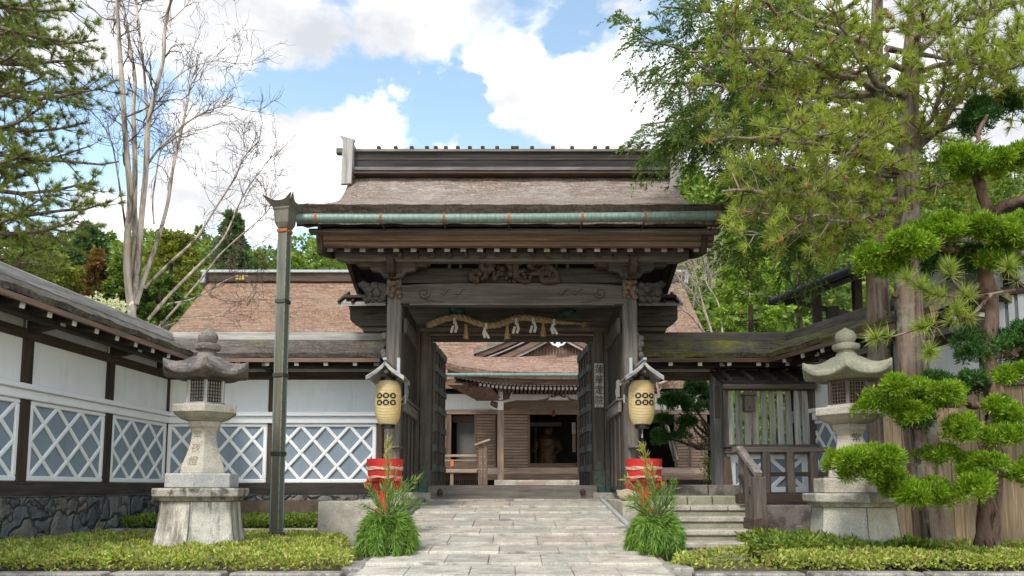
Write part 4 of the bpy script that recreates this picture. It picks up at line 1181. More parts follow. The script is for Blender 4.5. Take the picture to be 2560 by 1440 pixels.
MB().rings([sq((bot.x, bot.y, bot.z - .03), s1 * 1.38, rot), sq((bot.x, bot.y, bot.z + .03), s1 * 1.3, rot)]).build('collar', COPPER_DARK, gut, .006)
MB().rings([sq((bot.x, bot.y, .6), s1 * .8, rot), sq((bot.x, bot.y, bot.z - .03), s1 * .8, rot)]).build('foot', IRON, gut)
hz = lambda py: ZZ(py, 10.72)
hp = MB().rings([sq((top.x, top.y, hz(573)), .105, rot), sq((top.x + .0, top.y, hz(560)), .15, rot), sq((top.x, top.y, hz(532)), .165, rot), sq((top.x, top.y, hz(527)), .185, rot), sq((top.x, top.y, hz(523)), .185, rot)]).build('hopper', COPPER_PIPE, gut, .006)
# flared crown of the hopper: four scalloped plates
for k in range(4):
    a, b = [Vector(p) for p in (sq((top.x, top.y, hz(523)), .185, rot)[k], sq((top.x, top.y, hz(523)), .185, rot)[(k + 1) % 4])]
    mid = (a + b) / 2; out = Vector((mid.x - top.x, mid.y - top.y, 0)).normalized(); d = (b - a).normalized(); L = (b - a).length
    prof_ = [(-.5, 0), (.5, 0), (.84, .15), (.60, .115), (.40, .085), (.15, .07), (-.15, .07), (-.40, .085), (-.60, .115), (-.84, .15)]
    m = MB(); F1 = [mid + d * (u_ * L) + Vector((0, 0, z)) + out * (z * .75) for u_, z in prof_]; F2 = [p - out * .012 for p in F1]
    nn = len(F1); m.add(F1 + F2, [tuple(range(nn)), tuple(range(2 * nn - 1, nn - 1, -1))] + [(i, (i + 1) % nn, nn + (i + 1) % nn, nn + i) for i in range(nn)])
    m.build('crown_plate', COPPER_PIPE, hp)

# ------------------------------------------------------------------ straw rope with streamers
rp_ = thing('straw_rope', 'thick twisted straw rope with white paper streamers hung under the gate lintel', 'rope', (0, 13.7, ZZ(806, 13.7)))
path = [(1067, 814), (1085, 808), (1105, 800), (1138, 793), (1165, 797), (1188, 806), (1212, 812), (1238, 813), (1262, 806), (1285, 798), (1308, 794), (1335, 797), (1358, 800), (1385, 803), (1412, 807), (1436, 808), (1458, 811)]
pts = [W(px, py, 13.70) for px, py in path]
def along(t):
    f_ = t * (len(pts) - 1); i = min(int(f_), len(pts) - 2); k = f_ - i
    p0, p1, p2, p3 = pts[max(i - 1, 0)], pts[i], pts[i + 1], pts[min(i + 2, len(pts) - 1)]
    return 0.5 * ((2 * p1) + (-p0 + p2) * k + (2 * p0 - 5 * p1 + 4 * p2 - p3) * k * k + (-p0 + 3 * p1 - 3 * p2 + p3) * k ** 3)
m = MB(); NN = 160
for st_ in range(3):
    ps, rr = [], []
    for i in range(NN + 1):
        t_ = i / NN; p = along(t_); env = (.38 + .62 * min(1, t_ / .08 + .55)) * (1 if t_ < .75 else max(.25, 1 - (t_ - .75) / .25 * .85))
        a = 2 * math.pi * (t_ * 11 + st_ / 3)
        ps.append(p + Vector((0, math.cos(a), math.sin(a))) * .029 * env); rr.append(.032 * env)
    m.tube(ps, rr, 8)
m.build('rope', STRAW, rp_, smooth=True, angle=60)
fr_ = []
for i in range(70):
    p = np.array(along(random.uniform(.02, .98))); fr_.append(p + rng.normal(0, .03, 3))
fr_ += [np.array(along(.99)) + rng.normal(0, .02, 3) for _ in range(50)]
fr_ = np.array(fr_); fd = rng.normal(0, 1, (len(fr_), 3)); fd[-50:] = unit(np.array([1.6, 0, -.6]) + rng.normal(0, .35, (50, 3)))
npmesh('loose_straws', tufts(fr_, fd, 1, .11, .006, .3), 3, STRAW, rp_)
for px, py in ((1165, 812), (1268, 812), (1358, 806)):
    p = W(px, py, 13.70)
    prof_ = [(.012, .02), (.03, -.01), (.024, -.05), (.032, -.09), (.042, -.19), (.05, -.25), (.04, -.252)]
    m = MB(); m.lathe(prof_[::-1], 14, p); m.build('tassel', STRAW, rp_, smooth=True)
    N_ = 60; P_ = np.array(p) + np.stack([rng.uniform(-.05, .05, N_), rng.uniform(-.045, .045, N_), np.full(N_, -.17)], 1)
    npmesh('tassel_straws', tufts(P_, np.tile([0, 0, -1.0], (N_, 1)), 1, .11, .008, .08), 3, STRAW, rp_)
for px, py, wv in ((1136, 798, 1), (1215, 812, -1), (1290, 800, 1), (1333, 798, 1), (1385, 802, -1)):
    p = W(px, py, 13.62); m = MB(); sw = .045; k_ = 1.15
    z = 0.03
    for q, (dx, dz_, tilt) in enumerate(((0, .10, 0.0), (.018 * wv, .10, .25 * wv), (.05 * wv, .095, -.35 * wv))):
        x = dx
        a = Vector((p.x + x, p.y - .004 * q, p.z + z)); b = Vector((p.x + x + tilt * dz_, p.y - .004 * q - .015, p.z + z - dz_ * k_))
        m.beam(a, b, .003, sw, up=(1, 0, 0)); z -= dz_ * .82
    m.beam((p.x - .02, p.y - .02, p.z - .12), (p.x - .055 * wv, p.y - .03, p.z - .25), .003, .042, up=(1, 0, 0))
    m.build('paper_streamer', PAPERW, rp_)

# ------------------------------------------------------------------ hanging paper lanterns with little roofs
def paper_lantern(cx_px, label, tw, group):
    Y = 11.70
    c_ = W(cx_px, 1007, Y); k = Y / F
    x, z = c_.x, c_.z
    o = thing('paper_lantern', label, 'lantern', (x, Y, z - .36), group=group)
    hh, rr = 55 * k, 33 * k
    NR, NS = 60, 40
    prof_ = []
    for i in range(NR + 1):
        t_ = i / NR * 2 - 1
        r_ = rr * (1 - .30 * abs(t_) ** 4.5) * (1 - .04 * t_ * t_) * (1 - .05 * max(0, -t_))
        r_ += .005 * (1 if i % 2 else -1)
        prof_.append((r_, t_ * hh))
    MB().lathe(prof_, NS, (x, Y, z)).build('lantern_body', LPAPER, o, smooth=True, angle=80)
    rad_at = lambda zz: rr * (1 - .30 * abs(zz / hh) ** 4.5) * (1 - .04 * (zz / hh) ** 2) * (1 - .05 * max(0, -zz / hh)) + .006
    MB().lathe([(.62 * rr, hh - .005), (.62 * rr, hh + .055), (.58 * rr, hh + .055), (.58 * rr, hh - .0)], 28, (x, Y, z)).build('top_ring', BLACK, o, smooth=True)
    MB().lathe([(.5 * rr, -hh - .055), (.54 * rr, -hh - .055), (.54 * rr, -hh + .005), (.5 * rr, -hh + .005)], 28, (x, Y, z)).build('bottom_ring', BLACK, o, smooth=True)
    m = MB(); m.tube([(x, Y, z - hh - .03), (x + .004, Y, z - hh - .16)], .006, 5); m.lathe([(.012, -.03), (.012, .03)], 8, (x, Y, z - hh - .17)); m.build('weight', TIN, o)
    ms = MB()
    for rowz in (14.5, -2.5):
        for col_ in (-17.5, 0, 17.5):
            R0, R1 = 8.3 * k, 3.4 * k; cz_ = rowz * k; n_ = 28; vv = []
            for i in range(n_):
                a = 2 * math.pi * i / n_ + math.pi / 4
                so, zo = R0 * math.cos(a), R0 * .86 * math.sin(a)
                sc_ = 1 / max(abs(math.cos(a)), abs(math.sin(a)))
                si, zi = R1 * math.cos(a) * sc_, R1 * math.sin(a) * sc_ * .9
                for s_, zz in ((so, zo), (si, zi)):
                    ang = (s_ + col_ * k) / rr + tw; r_ = rad_at(cz_ + zz)
                    for dr_ in (0, .003): vv.append((x + (r_ - .004 + dr_) * math.sin(ang), Y - (r_ - .004 + dr_) * math.cos(ang), z + cz_ + zz))
            ff = []
            for i in range(n_):
                j = (i + 1) % n_; A, B = 4 * i, 4 * j
                ff += [(A + 1, B + 1, B + 3, A + 3), (A, A + 1, B + 1, B)[::-1], (A + 2, A + 3, B + 3, B + 2), (A, B, B + 2, A + 2)]
            ms.add(vv, ff)
    ms.build('coin_crest', INK, o)
    # curved two sided tin roof, gable to the viewer
    zr = z + hh + .27; hw = 47 * k
    def rf(sx):
        return lambda u, v: (x + sx * hw * u * (1.0 + .10 * 0), Y - .33 + .66 * v, zr - .235 * (u ** .72) + .05 * max(0, u - .7) / .3 * 0 - .0)
    m = MB()
    for sx in (-1, 1): m.sheet(rf(sx), 12, 2, (0, 0, -.018))
    m.build('roof', TIN, o, smooth=True)
    m = MB()
    for sx in (-1, 1):
        pr_ = [(x + sx * hw * u_, zr - .012 - .235 * (u_ ** .72)) for u_ in np.linspace(0, 1, 9)]
        pr_ += [(a_, b_ - .055) for a_, b_ in reversed(pr_)]
        MB().prism(pr_, 'xz', Y - .335, Y - .30).build('bargeboard', WOOD('silver', 'x'), o, .003); MB().prism(pr_, 'xz', Y + .30, Y + .335).build('bargeboard', WOOD('silver', 'x'), o, .003)
    MB().beam((x, Y - .37, zr + .012), (x, Y + .36, zr + .012), .055, .04).build('ridge', TIN, o, .006)
    MB().beam((x, Y - .28, zr - .16), (x, Y + .36, zr - .16), .06, .05).build('hanging_beam', WOOD('rail', 'y'), o, .004)
    MB().tube([(x, Y, zr - .17), (x, Y, z + hh + .05)], .008, 6).build('cord', STRAW, o)
    sx = 1 if x < 0 else -1
    MB().box(x + sx * .08, x + sx * .13, Y + .30, Y + .385, zr - .2, zr + .14).build('bracket', TIN, o, .004)
    m = MB(); m.tube([(x + sx * .1, Y + .33, z + .02), (x + sx * .235, Y + .2, z + .14), (x + sx * .235, Y + .2, z + .03), (x + sx * .1, Y + .33, z - .03)], .012, 6); m.build('stay', TIN, o)
    MB().box(x + sx * .02, x + sx * .16, Y + .1, Y + .5, z - hh - .34, z - hh - .30).build('lower_bracket', WOOD('rail', 'y'), o, .004)
    return o
paper_lantern(970, 'cream paper lantern with six black coin marks hanging left of the gate opening', 0.0, 'lanterns at the gate')
paper_lantern(1604, 'cream paper lantern with six black coin marks hanging by the pillar with the name board', .12, 'lanterns at the gate')

# ------------------------------------------------------------------ red water tubs on stands
def tub(px, side, lab_s, lab_t):
    Y = 9.62; k = Y / F
    c_ = W(px, 1195, Y); x = c_.x; zb = ZZ(1195, Y)
    s_ = thing('tub_stand', lab_s, 'stand', (x, Y, rz(Y)), group='red stands of the water tubs')
    z0 = rz(Y) - .05 if abs(x) < 1.5 else .74
    MB().box(x - .055, x + .055, Y - .05, Y + .05, .72, zb - .02).build('post', RED, s_, .008)
    MB().box(x - .20, x + .20, Y - .15, Y + .15, zb - .045, zb - .002).build('board', RED, s_, .012)
    for sx in (-1, 1):
        m = MB(); m.prism([(x + sx * .056, zb - .22), (x + sx * .10, zb - .17), (x + sx * .20, zb - .13), (x + sx * .235, zb - .09), (x + sx * .225, zb - .046), (x + sx * .056, zb - .046)], 'xz', Y - .035, Y + .035); m.build('scroll_bracket', RED, s_, .01)
        m = MB(); pts_ = []
        for i in range(22):
            a = i / 21 * 3.6 * math.pi / 1.4; r_ = .052 * (1 - .62 * i / 21)
            pts_.append((x + sx * (.19 + r_ * math.cos(a)), Y - .045, zb - .085 + r_ * math.sin(a)))
        m.tube(pts_, .011, 6); m.build('scroll', RED, s_, smooth=True)
    zf = ZZ(1312, Y)
    MB().lathe([(.21, -.2), (.21, .0), (.19, .05), (.13, .085), (.06, .11), (.05, .2)], 24, (x - .06 * side * -1, Y - .02, zf)).build('foot', RED, s_, smooth=True)
    t = thing('red_tub', lab_t, 'tub', (x, Y, zb), group='red water tubs')
    hgt = ZZ(1148, Y) - zb; r0, r1 = 41 * k, 45.5 * k
    m = MB(); nst = 22; rings_ = []
    for (r_, z) in ((r0 * .9, .0), (r0, .0), (r1, hgt), (r1 - .022, hgt), (r0 - .02, .03), (.01, .03)):
        ring = []
        for i in range(nst * 3):
            a = 2 * math.pi * i / (nst * 3); q = .0035 if i % 3 == 0 else 0
            ring.append((x + (r_ - q) * math.cos(a), Y + (r_ - q) * math.sin(a), zb + z))
        rings_.append(ring)
    m.rings(rings_); m.build('staves', RED, t, smooth=True, angle=40)
    for f_, kk in ((.50, 3), (.06, 2)):
        m = MB()
        for q in range(kk):
            zz = zb + hgt * f_ + (q - 1) * .012; r_ = r0 + (r1 - r0) * f_ + .004
            m.tube([(x + r_ * math.cos(a), Y + r_ * math.sin(a), zz + .006 * math.sin(a * 6 + q)) for a in np.linspace(0, 2 * math.pi, 49)], .0075, 6, cap=False)
        m.build('hoop', BINDING, t, smooth=True)
tub(962, -1, 'red scrolled stand rising behind the left green bough bundle', 'round red wooden tub with pale hoops left of the path')
tub(1610, 1, 'red scrolled stand with rounded foot beside the passage steps', 'round red wooden tub with pale hoops near the passage steps')

# ------------------------------------------------------------------ stone lanterns
HEX = R(-90)
def stone_lantern(px0, pyb, Y, kk, label, a_base, a_up, ms, lean):
    """px0: axis at the base, kk: metres per photo pixel; heights measured up from the base"""
    x0 = XX(px0, Y, pyb); zb = .72
    zbase = 1.58 - (pyb - HORIZON) * (Y - .55) / F
    o = thing('stone_lantern', label, 'stone lantern', (x0, Y, zb))
    Z = lambda up: zbase + up * kk
    c0 = (x0, Y, 0)
    st3 = 2 / math.sqrt(3)
    r_ = lambda halfw: halfw * kk * st3
    b1, b2 = HEX + a_base, HEX + a_up
    m = MB(); m.poly([(r_(103), zb), (r_(100), Z(0)), (r_(93), Z(35)), (r_(88), Z(75)), (r_(86), Z(106))], 6, 4, c0, b1)
    pl = m.build('plinth', ms[0], o, .01)
    m = MB()
    for k in range(6):
        a = b1 + R(60) * k
        q = lambda rr, zz: (x0 + (rr + .003) * math.cos(a), Y + (rr + .003) * math.sin(a), zz)
        m = MB(); m.tube([q(r_(103), zb), q(r_(100), Z(0)), q(r_(93), Z(35)), q(r_(88), Z(75)), q(r_(86), Z(106))], .006, 5); m.build('joint', GRAN_DARK, pl)
    m = MB(); m.poly([(r_(88), Z(106.5)), (r_(92), Z(108)), (r_(97), Z(116)), (r_(106), Z(118)), (r_(107), Z(138)), (r_(104), Z(140))], 6, 4, c0, b1)
    m.build('cap_slab', ms[1], o, .012)
    m = MB(); m.poly([(r_(81), Z(140.3)), (r_(81), Z(176)), (r_(79), Z(177.5))], 6, 4, c0, b1); m.build('block', ms[2], o, .012)
    m = MB(); m.poly([(r_(53), Z(177.8)), (r_(52), Z(192)), (r_(48), Z(205)), (r_(40), Z(228)), (r_(33.5), Z(250)), (r_(30), Z(272)), (r_(30), Z(284)), (r_(35), Z(295)), (r_(38), Z(298)), (r_(39), Z(299)), (r_(39.5), Z(313))], 6, 4, c0, b2)
    sh = m.build('shaft', ms[3], o, .01)
    m = MB(); m.poly([(r_(40), Z(313.5)), (r_(46), Z(316)), (r_(60), Z(322)), (r_(72), Z(332)), (r_(77), Z(334)), (r_(77), Z(352)), (r_(75), Z(354))], 6, 4, c0, b2)
    m.build('platform', ms[3], o, .012)
    # writing on the two faces towards the path and the street
    for fa in [min((b2 + R(-30), b2 + R(30)), key=math.sin)]:
        nx_, ny_ = math.cos(fa), math.sin(fa)
        if ny_ > -.45: continue
        for i, chx in enumerate('常夜燈'):
            up = 278 - i * 34; hp_ = [192, 205, 228, 250, 272, 284, 295, 298]; hq_ = [52, 48, 40, 33.5, 30, 30, 35, 38]
            sl = (np.interp(up - 10, hp_, hq_) - np.interp(up + 10, hp_, hq_)) / 20
            rr = float(np.interp(up, hp_, hq_)) * kk + .003
            glyphs('writing', chx, 27 * kk * (1, 1, 1.0)[i], ms[4], sh, (x0 + rr * nx_, Y + rr * ny_, Z(up)), (-ny_, nx_, 0), (-nx_ * sl, -ny_ * sl, 1), .003)
    # timber fire box with lattice windows
    fb = MB(); fb.poly([(r_(50), Z(354.5)), (r_(50), Z(361))], 6, 1, c0, b2); fbo = fb.build('firebox', WOOD('silver', 'x'), o, .005)
    MB().poly([(r_(36), Z(361)), (r_(36), Z(421))], 6, 1, c0, b2).build('inner_box', plain('pale_screen', (.55, .58, .58), .8) if px0 < 1000 else DARKROOM, fbo)
    MB().poly([(r_(46), Z(419)), (r_(46), Z(424))], 6, 1, c0, b2).build('box_head', WOOD('old', 'x'), fbo, .004)
    for k in range(6):
        a = b2 + R(60) * k
        p = Vector((x0 + r_(41) * math.cos(a), Y + r_(41) * math.sin(a), 0))
        MB().beam(p + Vector((0, 0, Z(361))), p + Vector((0, 0, Z(419))), 9 * kk, 9 * kk, up=(math.cos(a), math.sin(a), 0)).build('corner_post', WOOD('silver' if px0 < 1000 else 'rail', 'z'), fbo, .004)
        fa = a + R(30); nv = Vector((math.cos(fa), math.sin(fa), 0)); tv = Vector((-math.sin(fa), math.cos(fa), 0))
        cc_ = Vector((x0, Y, 0)) + nv * (40 * kk)
        m = MB()
        for q in range(6):
            u_ = (q / 5 - .5) * 37 * kk; m.beam(cc_ + tv * u_ + Vector((0, 0, Z(363))), cc_ + tv * u_ + Vector((0, 0, Z(418))), 2.2 * kk, 2.6 * kk, up=nv)
        for q in range(7):
            zz = Z(364 + 53 * q / 6); m.beam(cc_ - tv * 19.5 * kk + Vector((0, 0, zz)) + nv * .004, cc_ + tv * 19.5 * kk + Vector((0, 0, zz)) + nv * .004, 2.6 * kk, 2.2 * kk)
        m.build('window_lattice', WOOD('beam', 'z') if px0 < 1000 else WOOD('hallx', 'z'), fbo)
    m = MB(); m.poly([(r_(50), Z(424.5)), (r_(60), Z(425.5), .01), (r_(99), Z(428), .085), (r_(103), Z(431), .115), (r_(103), Z(441), .135), (r_(92), Z(447), .09), (r_(74), Z(456), .04), (r_(58), Z(466), .012), (r_(44), Z(477)), (r_(34), Z(483)), (r_(30), Z(485))], 6, 8, c0, b2)
    m.build('roof', ms[5], o, .006, smooth=True, angle=50)
    m = MB(); m.lathe([(30 * kk, Z(484)), (26 * kk, Z(490)), (24 * kk, Z(495)), (20 * kk, Z(496)), (21 * kk, Z(500)), (31 * kk, Z(504)), (34 * kk, Z(511)), (33 * kk, Z(517)), (24 * kk, Z(520)), (19 * kk, Z(522)), (23 * kk, Z(527)), (26 * kk, Z(535)), (25 * kk, Z(543)), (19 * kk, Z(551)), (9 * kk, Z(557)), (3 * kk, Z(561)), (.1 * kk, Z(563))], 26, c0)
    m.build('finial', ms[5], o, smooth=True, angle=40)
    return o
stone_lantern(500, 1362, 9.6, 9.6 / F * .955, 'tall stone lantern with dark lichen roof and stained plinth before the white walls', R(6), R(20),
              [GRAN_STREAK, GRAN_LICHEN, GRAN_CLEAN, GRAN, granite('carved_stone', (.36, .32, .26), .2), GRAN_DARK], 0)
stone_lantern(2137, 1381, 9.15, 9.15 / F * .99, 'tall pale mossy stone lantern partly hidden by the clipped juniper', R(-6), R(-24),
              [GRAN_PALE, granite('granite_half_lichen', (.47, .44, .39), .5, False, (.12, .1, .1), 2.2), GRAN, GRAN, GRAN_DARK, GRAN_MOSS], 0)

# rounded stone and pipe end on the right terrace
bo = MB(); c_ = W(1572, 1243, 11.85)
bo.sheet if False else None
rg_ = []
for j in range(9):
    ph = math.pi * j / 8; ring = []
    for i in range(18):
        a = 2 * math.pi * i / 18; q = 1 + .06 * math.sin(3 * a + j) + .05 * math.sin(5 * a)
        ring.append((c_.x + .17 * q * max(.01, math.sin(ph)) * math.cos(a), c_.y + .15 * q * max(.01, math.sin(ph)) * math.sin(a), 1.385 + .085 - .10 * math.cos(ph)))
    rg_.append(ring)
tag(bo.rings(rg_).build('boulder', granite('tan_boulder', (.50, .40, .28), .15), smooth=True), 'rounded tan boulder resting on the terrace beside the right gate post', 'rock')

# ------------------------------------------------------------------ the main hall behind the gate
hall = thing('temple_hall', 'long timber temple hall with reddish bark roof and open porch behind the gate', 'temple hall', (0, 25, 1.4))
HX0, HX1 = -12.3, 6.9
z_r = ZZ(704, 31)
def hallroof(u, v):
    y = 24.4 + 6.6 * v; s_ = 1 - v
    x = HX0 - .35 * s_ * s_ + (HX1 - HX0 + .5 * s_ * s_) * u
    z = 5.0 + (z_r - 5.0) * (.80 * v + .20 * v * v)
    return (x, y, z + .01 * math.sin(30 * x))
MB().sheet(hallroof, 60, 24, (0, 0, -.3)).build('roof', HALL_THATCH, hall, smooth=True)
MB().sheet(lambda u, v: (HX0 + (HX1 - HX0) * u, 31.0 + 6.6 * v, z_r + (5.0 - z_r) * v), 10, 4, (0, 0, -.3)).build('roof', HALL_THATCH, hall)
hr_ = bx('ridge_box', 'beam', XX(522, 31, 690), XX(1708, 31, 690), 30.8, 31.3, ZZ(707, 31), ZZ(686, 31), hall, .02)
MB().box(XX(508, 31, 690), XX(1716, 31, 690), 30.7, 31.4, ZZ(686, 31), ZZ(679, 31)).build('ridge_cap', TIN, hr_, .02)
for px in (516, 1712):
    MB().prism([(XX(px - 7, 31, 700), ZZ(712, 31)), (XX(px + 3, 31, 700), ZZ(712, 31)), (XX(px + 6, 31, 700), ZZ(686, 31)), (XX(px - 2, 31, 700), ZZ(686, 31))], 'xz', 30.65, 31.45).build('ridge_end', TIN, hr_, .01)
for q in range(3):
    p = W(593 + 7.5 * q, 693, 30.78)
    for dz in (.045, -.055):
        MB().rings([[(p.x + r_ * math.cos(a), y_, p.z + dz + r_ * math.sin(a)) for a in np.linspace(0, 2 * math.pi, 14, endpoint=False)] for r_, y_ in ((.05, 30.799), (.05, 30.77), (.02, 30.77), (.02, 30.79))], cap=False).build('gold_mark', GOLD, hr_)

PCX = 1.42                       # porch axis
YPF = 22.3                       # porch eave
zpe = ZZ(931, YPF)
def porchroof(u, v):
    s_ = 2 * u - 1; y = YPF + 2.7 * v
    hw = 3.45 - .55 * v
    x = PCX + s_ * hw
    lift = .33 * abs(s_) ** 3.2 * (1 - v) ** 1.0
    return (x, y, zpe + lift + .98 * v + .10 * v * v)
pr = MB().sheet(porchroof, 48, 10, (0, .03, -.09)).build('porch_roof', PORCH_THATCH, hall, smooth=True)
MB().sheet(lambda u, v: tuple(Vector(porchroof(u, 0)) + Vector((0, .02 + .25 * v, -.095 + .05 * v))), 48, 1, (0, .02, -.10)).build('porch_eave', WOOD('fascia', 'x'), pr, smooth=True)
zg0, zap = ZZ(878, 24.4), ZZ(790, 24.4)
MB().prism([(PCX - 2.35, zg0 - .1), (PCX + 2.35, zg0 - .1), (PCX, zap - .1)], 'xz', 24.55, 24.62).build('gable_wall', WOOD('hallx', 'z'), hall)
for q in range(24):
    x = PCX - 1.2 + q * .1; MB().box(x - .012, x + .012, 24.53, 24.549, zg0 - .1, zg0 + .45).build('gable_batten', WOOD('hall', 'z'), hall)
for sx in (-1, 1):
    for (off, wd, y_, kd) in ((0.02, .17, 24.15, 'hallx'), (-.20, .05, 24.2, 'silver'), (-.34, .17, 24.25, 'hallx'), (-.52, .09, 24.3, 'silver')):
        poly = []
        for i in range(9):
            t_ = i / 8; x = PCX + sx * (2.55 * (1 - t_)); z = zg0 - .13 + off + (zap - zg0 + .05) * (.72 * t_ + .28 * t_ * t_)
            poly.append((x, z))
        poly += [(x, z - wd) for x, z in reversed(poly)]
        MB().prism(poly, 'xz', y_, y_ + .08).build('bargeboard', WOOD(kd, 'x'), hall)
    MB().sheet(lambda u, v: (PCX + sx * 2.62 * (1 - u), 24.1 + 4.0 * v, zg0 + .02 + (zap - zg0 + .08) * (.72 * u + .28 * u * u)), 8, 2, (0, 0, -.16)).build('porch_gable_roof', GREY_THATCH, hall, smooth=True)
p = W(1395, 858, 24.1)
m = MB(); m.prism([(p.x - .24, p.z + .25), (p.x - .26, p.z + .02), (p.x - .16, p.z - .08), (p.x - .05, p.z - .11), (p.x, p.z - .16), (p.x + .05, p.z - .11), (p.x + .16, p.z - .08), (p.x + .26, p.z + .02), (p.x + .24, p.z + .25)], 'xz', 24.04, 24.10)
gg = m.build('gable_pendant', WTIP, hall, .01)
for sx in (-1, 1): MB().ball((p.x + sx * .11, 24.04, p.z + .02), .05, 10, 6, sy=.2, sz=1.1).build('pendant_hole', BLACK, gg)
# porch gutter, fascia, rafters with white ends
MB().tube([W(1080, 937, 22.15), (PCX + 3.6, 22.15, ZZ(938, 22.15))], .055, 10).build('gutter', COPPER, hall, smooth=True)
for px in range(1136, 1700, 67):
    MB().beam(W(px, 943, 22.15), W(px, 953, 22.3), .02, .02).build('gutter_hanger', COPPER_DARK, hall)
MB().sheet(lambda u, v: (PCX + (2 * u - 1) * 3.3, 22.5 + .05 * v, ZZ(948, 22.5) + .30 * abs(2 * u - 1) ** 3), 40, 1, (0, 0, -.17)).build('fascia', WOOD('fascia', 'x'), hall)
for i in range(54):
    s_ = (i + .5) / 54 * 2 - 1; x = PCX + s_ * 3.15; zz = ZZ(961.5, 22.62) + .28 * abs(s_) ** 3
    rf_ = MB().box(x - .03, x + .03, 22.62, 23.9, zz - .036, zz + .036).build('rafter', WOOD('hallx', 'y'), hall); MB().box(x - .034, x + .034, 22.60, 22.619, zz - .04, zz + .04).build('white_end', WTIP, rf_)
for i in range(40):
    s_ = (i + .5) / 40 * 2 - 1; x = PCX + s_ * 2.45 + .03; zz = ZZ(971, 22.9) + .12 * abs(s_) ** 3
    rf_ = MB().box(x - .03, x + .03, 22.92, 24.2, zz - .036, zz + .036).build('rafter', WOOD('hallx', 'y'), hall); MB().box(x - .034, x + .034, 22.90, 22.919, zz - .04, zz + .04).build('white_end', WTIP, rf_)
MB().sheet(lambda u, v: (PCX + (2 * u - 1) * 3.1, 22.72 + 1.9 * v, ZZ(958, 22.7) + .02 + .55 * v), 1, 1, (0, 0, -.02)).build('soffit', WOOD('hallx', 'x'), hall)
for a_, b_ in (((1125, 962), (1250, 1000)), ((1180, 968), (1250, 1002))):
    p0, p1 = W(*a_, 22.9), W(*b_, 24.0)
    MB().add([p0 + Vector((-.1, 0, 0)), p0 + Vector((.55, 0, 0)), p1 + Vector((.1, 0, 0)), p1 + Vector((-.75, 0, 0))], [(0, 1, 2, 3)]).build('hip_soffit', WOOD('hallx', 'y'), hall)
zfl = ZZ(1203, 24.2)
for px in (1251.5, 1540):
    x = XX(px, 24, 1100); hw = .095
    co = MB().box(x - hw, x + hw, 23.92, 24.1, zfl, ZZ(1027, 24)).build('porch_column', WOOD('hall', 'z'), hall, .012)
    MB().box(x - hw + .01, x + hw - .01, 23.90, 24.08, ZZ(1026, 24), ZZ(1003, 24)).build('white_block', WTIP, co)
    MB().box(x - .07, x + .07, 23.8, 24.1, ZZ(1000, 24), ZZ(968, 24)).build('white_block', WTIP, co, .02)
    for d in (-1, 1):
        MB().prism([(x + d * .07, ZZ(1001, 24)), (x + d * .28, ZZ(997, 24)), (x + d * .34, ZZ(984, 24)), (x + d * .46, ZZ(974, 24)), (x + d * .07, ZZ(974, 24))], 'xz', 23.93, 24.05).build('bracket_arm', WOOD('hallx', 'x'), co, .01)
        MB().tube([(x + d * .28, 23.92, ZZ(996, 24)), (x + d * .35, 23.92, ZZ(983, 24)), (x + d * .48, 23.92, ZZ(973, 24))], .014, 6).build('white_edge', WTIP, co)
x0, x1 = XX(1251, 24, 1010), XX(1540, 24, 1010)
MB().prism([(x0 + .1, ZZ(1025, 24)), (x0 + .4, ZZ(1022, 24)), (x1 - .4, ZZ(1022, 24)), (x1 - .1, ZZ(1025, 24)), (x1 - .1, ZZ(1008, 24)), (x1 - .5, ZZ(1001, 24)), (x0 + .5, ZZ(1001, 24)), (x0 + .1, ZZ(1008, 24))], 'xz', 23.95, 24.08).build('porch_beam', WOOD('hallx', 'x'), hall, .01)
m = MB(); m.tube([(x0 - .08, 24.02, ZZ(1014, 24)), (x0 - .2, 24.02, ZZ(1010, 24)), (x0 - .30, 24.02, ZZ(1006, 24))], [.10, .085, .06], 8); m.build('beam_nose', WOOD('hallx', 'x'), hall, smooth=True)
MB().tube([(x0 - .35, 23.93, ZZ(1003, 24)), (x0 - .34, 23.93, ZZ(1014, 24)), (x0 - .22, 23.93, ZZ(1021, 24)), (x0 - .1, 23.93, ZZ(1024, 24))], .016, 6).build('white_edge', WTIP, hall)
p = W(1396, 995, 23.95)
m = MB()
for i in range(11):
    a = math.pi * i / 10; m.ball((p.x + .36 * math.cos(a), 23.95, p.z - .08 + .19 * math.sin(a)), .035, 7, 5)
m.tube([(p.x - .62, 23.95, p.z - .09), (p.x - .4, 23.95, p.z - .05), (p.x, 23.95, p.z + .10), (p.x + .4, 23.95, p.z - .05), (p.x + .62, 23.95, p.z - .09)], .03, 6)
m.build('frog_leg_strut', WOOD('hallx', 'x'), hall)
MB().tube([(p.x - .3, 23.9, p.z + .0), (p.x - .12, 23.88, p.z - .03), (p.x, 23.9, p.z + .02), (p.x + .12, 23.88, p.z - .03), (p.x + .3, 23.9, p.z)], .018, 6).build('white_edge', WTIP, hall)

